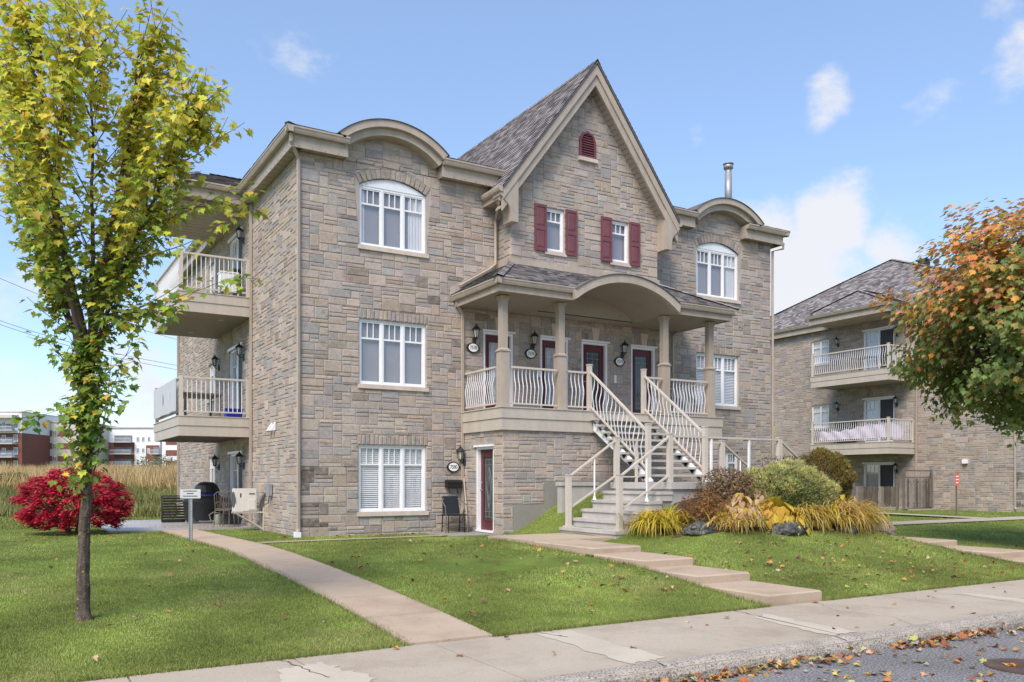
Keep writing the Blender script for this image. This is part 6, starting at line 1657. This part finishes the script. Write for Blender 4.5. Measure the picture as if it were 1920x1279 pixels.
# daylilies: fountains of arching straps
def lily(label, x, y, n_, L, cols, r_, spread=.25, name='daylily', dirb=None):
    z = g(x, y); t = thing(name, label, 'plant', (x, y, z), 'daylily clumps in the flower bed'); m = MB()
    for i in range(n_):
        a = r_.uniform(0, 2 * math.pi); d = Vector((math.cos(a), math.sin(a), 0))
        if dirb: d = (d + Vector(dirb) * .9).normalized()
        b = Vector((r_.gauss(0, spread * .5), r_.gauss(0, spread * .4), 0)); l_ = L * r_.uniform(.6, 1.15); el = r_.uniform(.6, 1.45); w_ = r_.uniform(.009, .018); p = b.copy(); s_ = d.cross(UP); col = r_.choice(cols); vs_ = []; K = 6; ang = el
        for k in range(K + 1):
            ww = w_ * (1 - (k / K) ** 2 * .9); vs_ += [tuple(p - s_ * ww), tuple(p + s_ * ww)]
            p = p + (d * math.cos(ang) + UP * math.sin(ang)) * l_ / K; ang -= r_.uniform(.25, .62)
            q = g(x + p.x, y + p.y) - z
            if p.z < q + .01: p.z = q + .01
        f_ = r_.uniform(.8, 1.2); m.add(vs_, [(2 * k, 2 * k + 1, 2 * k + 3, 2 * k + 2) for k in range(K)], tuple(c * f_ for c in col))
    m.build('leaves', 'leaf', t, kind='stuff'); return t
YL = [(0.632, 0.495, 0.041), (0.550, 0.468, 0.055), (0.688, 0.495, 0.068), (0.413, 0.413, 0.055), (0.495, 0.330, 0.068)]
BR = [(0.575, 0.363, 0.106), (0.665, 0.423, 0.136), (0.500, 0.258, 0.091), (0.605, 0.454, 0.091), (0.379, 0.363, 0.068), (0.696, 0.544, 0.242)]
lily('bright yellow daylily clump beside the concrete steps', 5.12, -6.15, 620, .74, YL, r_, .40)
lily('upright yellow-green daylily tuft in front of the spirea', 6.75, -6.85, 170, .85, YL + BR[:2], r_, .24)
lily('brown dried daylily clump right of the flat rock', 6.15, -7.2, 460, .6, BR, r_, .42)
lily('arching golden daylily clump spilling over the dark rock', 7.85, -7.2, 520, .8, BR + YL[:2], r_, .35, dirb=(.2, -.7, 0))
lily('large fading daylily clump at the right front of the bed', 8.65, -7.2, 850, .95, BR + YL[:2], r_, .66, dirb=(.3, -.6, 0))
lily('green and gold daylily clump at the right end of the bed', 9.5, -7.0, 720, .95, BR + YL[:1] + [(.18, .22, .04)], r_, .4, dirb=(.6, -.5, 0))
# hostas
HEART = [(0, -.42), (.16, -.46), (.32, -.28), (.34, -.02), (.22, .28), (0, .58), (-.22, .28), (-.34, -.02), (-.32, -.28), (-.16, -.46)]
def hosta(label, x, y, n_, size, cols, r_, R0=.4):
    z = g(x, y); t = thing('hosta', label, 'plant', (x, y, z), 'hostas in autumn colour')
    for i in range(n_):
        a = r_.uniform(0, 6.283); rr_ = R0 * r_.random() ** .5; d = Vector((math.cos(a), math.sin(a), 0)); b = d * rr_ * .75; h_ = .14 + .38 * (1 - rr_ / R0) + r_.uniform(-.05, .07)
        b.z = h_ + g(x + b.x, y + b.y) - z; m = MB(); f_ = r_.uniform(.85, 1.15)
        leaf_add(m, b, UP * r_.uniform(.4, 1) + d * .75 + rvec(r_) * .3, d + UP * r_.uniform(-1.1, .1) + rvec(r_) * .3, size * r_.uniform(.75, 1.25), tuple(c * f_ for c in r_.choice(cols)), HEART, .28, .28); m.build('leaf', 'leaf', t)
    m = MB()
    for i in range(12): a = r_.uniform(0, 6.28); m.tube([(0, 0, 0), (.18 * math.cos(a), .18 * math.sin(a), .3)], .006, 4, caps=False)
    m.build('stalk', 'twig', t, kind='stuff')
HY = [(.56, .38, .03), (.60, .42, .05), (.50, .40, .04), (.58, .34, .06)]
HP = [(.58, .42, .24), (.52, .34, .16), (.60, .46, .28), (.44, .27, .12)]
hosta('golden yellow hosta above the large dark rock', 7.12, -7.28, 150, .21, HY, r_, .66)
hosta('pale withered hosta between barberry and golden hosta', 6.42, -7.02, 170, .17, HP + HY[:1], r_, .58)
hosta('cream dried hosta under the spirea', 7.2, -6.75, 110, .16, HP, r_, .55)
hosta('cream and yellow withered hosta right of the dwarf pine', 9.05, -6.72, 150, .18, HP + HY[:1], r_, .65)
hosta('small yellow hosta at the far right of the bed', 9.75, -6.7, 40, .18, HY + HP[:2], r_, .35)
# boulders
def boulder(label, x, y, rx, ry, rz, seed, mat='rock', sink=.3):
    n1, n2 = 30, 18; vs_, fs = [], []
    for j in range(n2 + 1):
        for i in range(n1):
            a, b = 2 * math.pi * i / n1, math.pi * j / n2; u = Vector((math.sin(b) * math.cos(a), math.sin(b) * math.sin(a), math.cos(b)))
            k = 1 + .30 * mnoise.noise(u * 1.4 + Vector((seed * 7.7, 0, 0))) + .16 * mnoise.noise(u * 3.4 + Vector((seed, 3, 0))) + .06 * mnoise.noise(u * 8 + Vector((seed, 9, 0))); vs_.append((u.x * rx * k, u.y * ry * k, u.z * rz * k))
    for j in range(n2):
        for i in range(n1): fs.append((j * n1 + i, j * n1 + (i + 1) % n1, (j + 1) * n1 + (i + 1) % n1, (j + 1) * n1 + i))
    o = MB().add(vs_, fs).build('boulder', mat); o.location = (x, y, g(x, y) + rz * (.62 - 2 * sink)); tag(o, label, 'rock', 'boulders edging the flower bed')
boulder('flat mossy grey boulder right of the yellow daylilies', 5.42, -6.95, .32, .2, .15, 1)
boulder('large dark grey boulder below the golden hosta', 7.05, -7.6, .42, .27, .22, 2)
boulder('small dark boulder under the drooping daylilies', 8.72, -7.62, .30, .2, .14, 3)
boulder('pale rounded boulder at the right end of the bed', 10.2, -7.2, .36, .34, .26, 4, 'rockpale')
boulder('brown boulder half hidden behind the right-hand daylilies', 9.95, -6.55, .42, .34, .42, 5, 'rockpale')

# ------------------------------------------------------------------ fallen leaves
r_ = random.Random(60)
FC = [(.36, .15, .05), (.30, .11, .045), (.44, .22, .08), (.20, .10, .05), (.50, .38, .10), (.42, .30, .18), (.14, .07, .045), (.48, .24, .05), (.46, .36, .24)]
def litter(name, label, pts_):
    m = MB()
    for (x, y, z, s_) in pts_:
        nrm = UP + rvec(r_) * r_.uniform(.1, .75); leaf_add(m, Vector((x, y, z)), nrm, rvec(r_), s_, tuple(c * r_.uniform(.75, 1.2) for c in r_.choice(FC)), MO, r_.uniform(.1, .7), r_.uniform(0, .5))
    tag(m.build(name, 'dryleaf', None, kind='stuff'), label, 'fallen leaves')
P_ = []
def scat(n_, x0, x1, y0, y1, s0=.05, s1=.10):
    k = 0
    while k < n_:
        x, y = r_.uniform(x0, x1), r_.uniform(y0, y1)
        if on_lawn(x, y): P_.append((x, y, g(x, y) + .028, r_.uniform(s0, s1))); k += 1
scat(170, 3.7, 10.0, -11.0, -7.6); scat(40, 6, 14, -11, -8.5); scat(60, .8, 2.6, -10.6, -3.5); scat(45, -1.3, 1.5, -10.8, -4); scat(36, -5, -2.4, -10.5, 2.5); scat(16, -9, -5, -11, 3); scat(60, 12, 28, -10, 3); scat(24, -1.2, 3, -1.2, -.3)
litter('fallen_leaves', 'scattered orange and brown maple leaves on the lawn', P_)
P_ = []
for i in range(240):
    x = r_.choice([r_.uniform(-1.2, 1.2), r_.uniform(2.2, 4.2), r_.uniform(-1.5, 5.5)]); P_.append((x, SWF - .05 - abs(r_.gauss(0, .11)), RDZ + r_.uniform(.01, .06), r_.uniform(.06, .11)))
for i in range(300): P_.append((r_.uniform(-2.5, 6.5), SWF - .1 - 1.9 * r_.random() ** 1.3, RDZ + .014, r_.uniform(.05, .10)))
for i in range(26): P_.append((r_.uniform(-3, 8), r_.uniform(-12.9, -11.3), SWZ + .012, r_.uniform(.05, .09)))
litter('fallen_leaves', 'drift of autumn leaves along the kerb and over the road', P_)
MT['signgrey'] = M('faded_sign', (.50, .50, .50), .5, .06)

# ------------------------------------------------------------------ things on the patio and by the doors
PZT = -.022
t = thing('covered_barbecue', 'barbecue under a black cover tied with a blue strap', 'barbecue', (-.66, 6.85, PZT))
def ring(cx, cy, rx, ry, z, n=14, p=3.):
    out = []
    for k in range(n):
        a = 2 * math.pi * k / n; c, s_ = math.cos(a), math.sin(a); q = (abs(c) ** p + abs(s_) ** p) ** (-1 / p); out.append((cx + rx * c * q, cy + ry * s_ * q, z + .008 * math.sin(k * 2.3)))
    return out
m = MB(); rr = [ring(0, 0, .60, .34, .08), ring(0, 0, .61, .35, .35), ring(.01, 0, .66, .36, .62), ring(0, 0, .62, .36, .69), ring(0, 0, .36, .27, .77)]
for a, b in zip(rr, rr[1:]): m.prism(a, b, caps=False)
m.build('skirt', 'vinyl', t, True)
m = MB(); rr = [ring(0, 0, .36, .27, .77), ring(0, 0, .32, .25, .83), ring(0, 0, .37, .28, .90, p=2.4), ring(0, 0, .30, .22, 1.08, p=2.2), ring(0, 0, .2, .13, 1.16, p=2.), ring(0, 0, .14, .08, 1.17, p=2.)]
for a, b in zip(rr, rr[1:]): m.prism(a, b, caps=b is rr[-1])
m.build('hood_cover', 'vinyl', t, False)
m = MB(); m.prism(ring(0, 0, .362, .275, .785), ring(0, 0, .35, .265, .82), caps=False); m.build('strap', 'strap', t)
for x in (-.42, .42):
    m = MB(); m.tube([(x, -.30, .08), (x, -.26, .08)], .08, 14); m.build('wheel', 'greyplastic', t)
t = thing('slatted_table', 'black slatted folding table leaning on its side beside the barbecue', 'table', (-1.28, 7.45, PZT))
for i in range(9):
    MB().box(-.48, .48, -.015, .015, .05 + i * .078, .105 + i * .078).build('slat', 'black', t)
m = MB(); m.tube([(-.5, .01, .03), (.5, .01, .03), (.5, .01, .77), (-.5, .01, .77), (-.5, .01, .03)], .022, 6); m.build('frame', 'black', t)
for p_ in ([(-.12, -.03, .55), (.14, -.2, .52), (.2, -.22, .25), (.1, -.26, .0)], [(-.1, -.03, .2), (.14, -.16, .2), (.2, -.24, .0)]): MB().tube(p_, .012, 6).build('leg', 'galv', t)
t = thing('watering_can', 'grey-green watering can on the patio in front of the barbecue', 'watering can', (-.52, 6.0, PZT))
m = MB(); m.lathe([(.12, 0), (.125, .02), (.11, .24), (.09, .27), (.06, .275)], (0, 0, 0), 14); m.build('body', 'greensheet', t, True)
MB().tube([(-.10, 0, .05), (-.2, 0, .12), (-.24, 0, .26), (-.14, 0, .33), (.0, 0, .31), (.06, 0, .26)], .014, 6).build('handle', 'greensheet', t); MB().tube([(.1, 0, .08), (.26, 0, .26)], [.025, .014], 6).build('spout', 'greensheet', t)
t = thing('planter', 'dark grey plastic planter next to the watering can', 'planter', (-.2, 5.75, PZT))
MB().hexa([(-.24, -.14, 0), (.24, -.14, 0), (.24, .14, 0), (-.24, .14, 0), (-.28, -.17, .26), (.28, -.17, .26), (.28, .17, .26), (-.28, .17, .26)]).build('tub', 'greyplastic', t); MB().box(-.3, .3, -.19, .19, .261, .29).build('rim', 'greyplastic', t)
t = thing('plastic_bin', 'black bin standing behind the watering can against the wall', 'bin', (-.17, 6.45, PZT)); MB().lathe([(.13, 0), (.16, .5), (.17, .52), (.17, .56), (.1, .6)], (0, 0, 0), 14).build('body', 'greyplastic', t, True)
def bistro(label, x, y, rz):
    t = thing('bistro_chair', label, 'chair', (x, y, PZT), 'dark metal bistro chairs on the patio', rz)
    for sx in (-1, 1):
        MB().tube([(sx * .19, -.19, 0), (sx * .2, -.17, .22), (sx * .18, -.18, .44), (sx * .21, -.05, .62), (sx * .2, .17, .64)], .011, 6).build('leg', 'brown', t)
        MB().tube([(sx * .2, .24, 0), (sx * .18, .18, .44), (sx * .18, .26, .86)], .011, 6).build('leg', 'brown', t)
    m = MB(); m.prism(ring(0, 0, .21, .2, .44), ring(0, 0, .21, .2, .46)); m.build('seat', 'brown', t)
    MB().tube([(-.18, .26, .86), (-.1, .28, .92), (.1, .28, .92), (.18, .26, .86)], .012, 6).build('top_rail', 'brown', t)
    for k in range(5): MB().tube([(-.12 + .06 * k, .19, .46), (-.12 + .06 * k, .27, .9)], .006, 4).build('spindle', 'brown', t)
bistro('dark metal bistro chair nearest the lawn edge', -.72, 4.25, 2.6)
bistro('dark metal bistro chair tucked beside the cooling unit', -.45, 4.75, 2.9)
bistro('dark metal bistro chair nearest the sliding door', -.5, 5.35, 3.3)
t = thing('cooling_unit', 'beige outdoor air conditioning unit on a wall bracket', 'air conditioner', (-.42, 3.15, .42))
MB().box(-.32, .2, -.17, .17, 0, .58).build('casing', 'plastic', t)
MB().box(-.14, .2, -.178, -.1701, .02, .40).build('service_panel', 'plastic', t); MB().box(.0, .17, -.19, -.1785, .05, .3).build('valve_cover', 'plastic', t); MB().box(-.20, -.17, -.176, -.1705, .36, .46).build('grip', 'dark', t); MB().box(.02, .16, -.184, -.1785, .44, .46).build('grip', 'dark', t)
m = MB(); m.lathe([(.20, 0), (.20, .01)], (0, 0, 0), 20); me = m.mesh('fan_grille', 'greyplastic'); o = link('fan_grille', me, t, loc=(-.3202, 0, .3)); o.rotation_euler = (0, -math.pi / 2, 0)
for y in (-.14, .14):
    MB().box(-.34, .37, y - .02, y + .02, -.04, -.002).build('bracket_arm', 'rail', t); MB().box(.37, .40, y - .02, y + .02, -.5, .1).build('bracket_plate', 'rail', t)
    MB().hexa([(-.3, y - .015, -.04), (-.27, y - .015, -.04), (.37, y - .015, -.42), (.37, y - .015, -.46), (-.3, y + .015, -.04), (-.27, y + .015, -.04), (.37, y + .015, -.42), (.37, y + .015, -.46)]).build('brace', 'rail', t)
for k in range(3): MB().tube([(.2, -.1, .12 + .05 * k), (.3, -.12, .08 + .04 * k), (.36, -.16, .2 + .1 * k), (.385, -.3, .45)], .012, 5).build('pipe', 'greyplastic', t)
t = thing('disconnect_box', 'small grey electrical box on the wall right of the cooling unit', 'electrical box', (-.035, 2.3, .95))
MB().box(-.09, 0, -.11, .11, -.12, .16).build('box', 'galv', t); MB().tube([(-.04, 0, -.12), (-.04, .1, -.3), (-.06, .5, -.38)], .012, 5).build('cable', 'greyplastic', t)
t = thing('lawn_sign', 'small white notice plate on a perforated steel post by the walk', 'sign', (-2.33, -.05, g(-2.33, -.05)), rz=CAMYAW * .9)
m = MB().box(-.035, .035, -.012, .012, -.1, .88).box(-.035, -.028, -.03, -.013, -.1, .88).box(.028, .035, -.03, -.013, -.1, .88); m.build('post', 'galv', t)
m = MB()
for k in range(16): m.box(-.007, .007, -.0135, -.0122, .05 + k * .05, .065 + k * .05)
m.build('post_hole', 'dark', t, kind='stuff')
A = [(-.20, .88), (.20, .88), (.21, .89), (.21, 1.06), (.20, 1.07), (-.20, 1.07), (-.21, 1.06), (-.21, .89)]; MB().prism([(x, -.034, z) for x, z in A], [(x, -.026, z) for x, z in A]).build('plate', 'signgrey', t)
for (z, a, b) in ((1.02, -.14, .14), (.97, -.07, .07), (.915, -.15, .15)):
    x = a; rs = random.Random(int(z * 1000)); m = MB()
    while x < b: w_ = rs.uniform(.012, .03); m.box(x, min(b, x + w_), -.0362, -.0345, z, z + .022); x += w_ + .008
    m.build('lettering', 'black', t, kind='stuff')
t = thing('garden_chair', 'black chair with curved arms beside the ground-floor door', 'chair', (3.52, -.62, -.035), rz=-.12)
m = MB(); m.hexa([(-.20, .16, .44), (.20, .16, .44), (.22, .19, .44), (-.22, .19, .44), (-.19, .25, .86), (.19, .25, .86), (.2, .275, .86), (-.2, .275, .86)]); m.build('backrest', 'black', t)
m = MB().box(-.24, .24, -.22, .2, .40, .435); m.build('seat', 'black', t)
for sx in (-1, 1):
    MB().tube([(sx * .27, -.2, 0), (sx * .27, -.2, .38), (sx * .28, -.18, .62), (sx * .27, -.05, .68), (sx * .25, .12, .74), (sx * .18, .24, .80)], .014, 6).build('arm', 'brown', t)
    MB().tube([(sx * .22, .24, 0), (sx * .22, .18, .42)], .014, 6).build('leg', 'black', t); MB().tube([(sx * .2, -.18, 0), (sx * .2, -.18, .40)], .012, 6).build('leg', 'black', t)
MB().tube([(-.27, -.2, .12), (.27, -.2, .12)], .01, 5).build('stretcher', 'black', t)
t = thing('broom', 'pale wooden broom handle leaning on the downspout', 'broom', (3.98, -.3, -.03)); MB().tube([(0, -.15, 0), (.06, .16, 1.28)], .013, 6).build('handle', 'sill', t); MB().box(-.1, .1, -.2, -.12, -.0, .1).build('brush', 'brown', t)
# on the balconies
t = thing('storage_bin', 'blue plastic bin on the lower side balcony', 'bin', (-.42, 4.62, 2.85)); MB().hexa([(-.2, -.13, 0), (.2, -.13, 0), (.2, .13, 0), (-.2, .13, 0), (-.23, -.16, .26), (.23, -.16, .26), (.23, .16, .26), (-.23, .16, .26)]).build('tub', 'blue', t); MB().box(-.245, .245, -.175, .175, .235, .26).build('rim', 'blue', t)
t = thing('balcony_table', 'dark brown table on the lower side balcony', 'table', (-1.05, 6.0, 2.85)); MB().box(-.5, .5, -.7, .7, .68, .72).build('table_top', 'brown', t)
for sx in (-.45, .45):
    for sy in (-.62, .62): MB().box(sx - .03, sx + .03, sy - .03, sy + .03, 0, .68).build('leg', 'brown', t)
t = thing('portable_cooler', 'white boxy cooler on the top side balcony by the door', 'cooler', (-.48, 4.95, 6.05)); MB().box(-.22, .22, -.18, .18, .22, .72).build('casing', 'white', t); MB().box(-.24, .24, -.2, .2, .721, .75).build('lid', 'white', t)
for sx in (-.18, .18): MB().box(sx - .03, sx + .03, -.15, .15, 0, .22).build('foot', 'greyplastic', t)
t = thing('folded_chair', 'black folded chair behind the top side balcony railing', 'chair', (-.2, 5.1, 6.05)); 
for sx in (-.09, .09): MB().tube([(sx, -.1, 0), (sx, .02, .95)], .013, 5).build('frame', 'black', t)
MB().box(-.09, .09, -.06, -.03, .32, .5).build('seat', 'black', t); MB().box(-.09, .09, .0, .025, .7, .93).build('backrest', 'black', t)
# far shrubs at the field edge
r_ = random.Random(88)
for (px, f_, rr_, h_, lb) in ((298, 58, 1.9, 1.3, 'grey-green willow bush at the field edge right of the maple trunk'), (128, 60, 1.2, .9, 'grey-green bush at the field edge left of the maple trunk'), (25, 44, .9, .6, 'dark weedy clump at the left edge of the bank')):
    x, y = cam_w(px, f_); t = thing('field_shrub', lb, 'shrub', (x, y, g(x, y)), 'bushes at the field edge'); m = MB(); leafy_ball(m, (0, 0, h_ * .5), rr_, h_ * .9, 2200, .16, [(.17, .18, .075), (.13, .15, .055), (.21, .2, .09)], r_, shell=.7, lump=.3); m.build('foliage', 'leaf', t, kind='stuff')
    MB().tube([(0, 0, -.1), (0, 0, h_ * .7)], [.05, .02], 5).build('stem', 'twig', t)
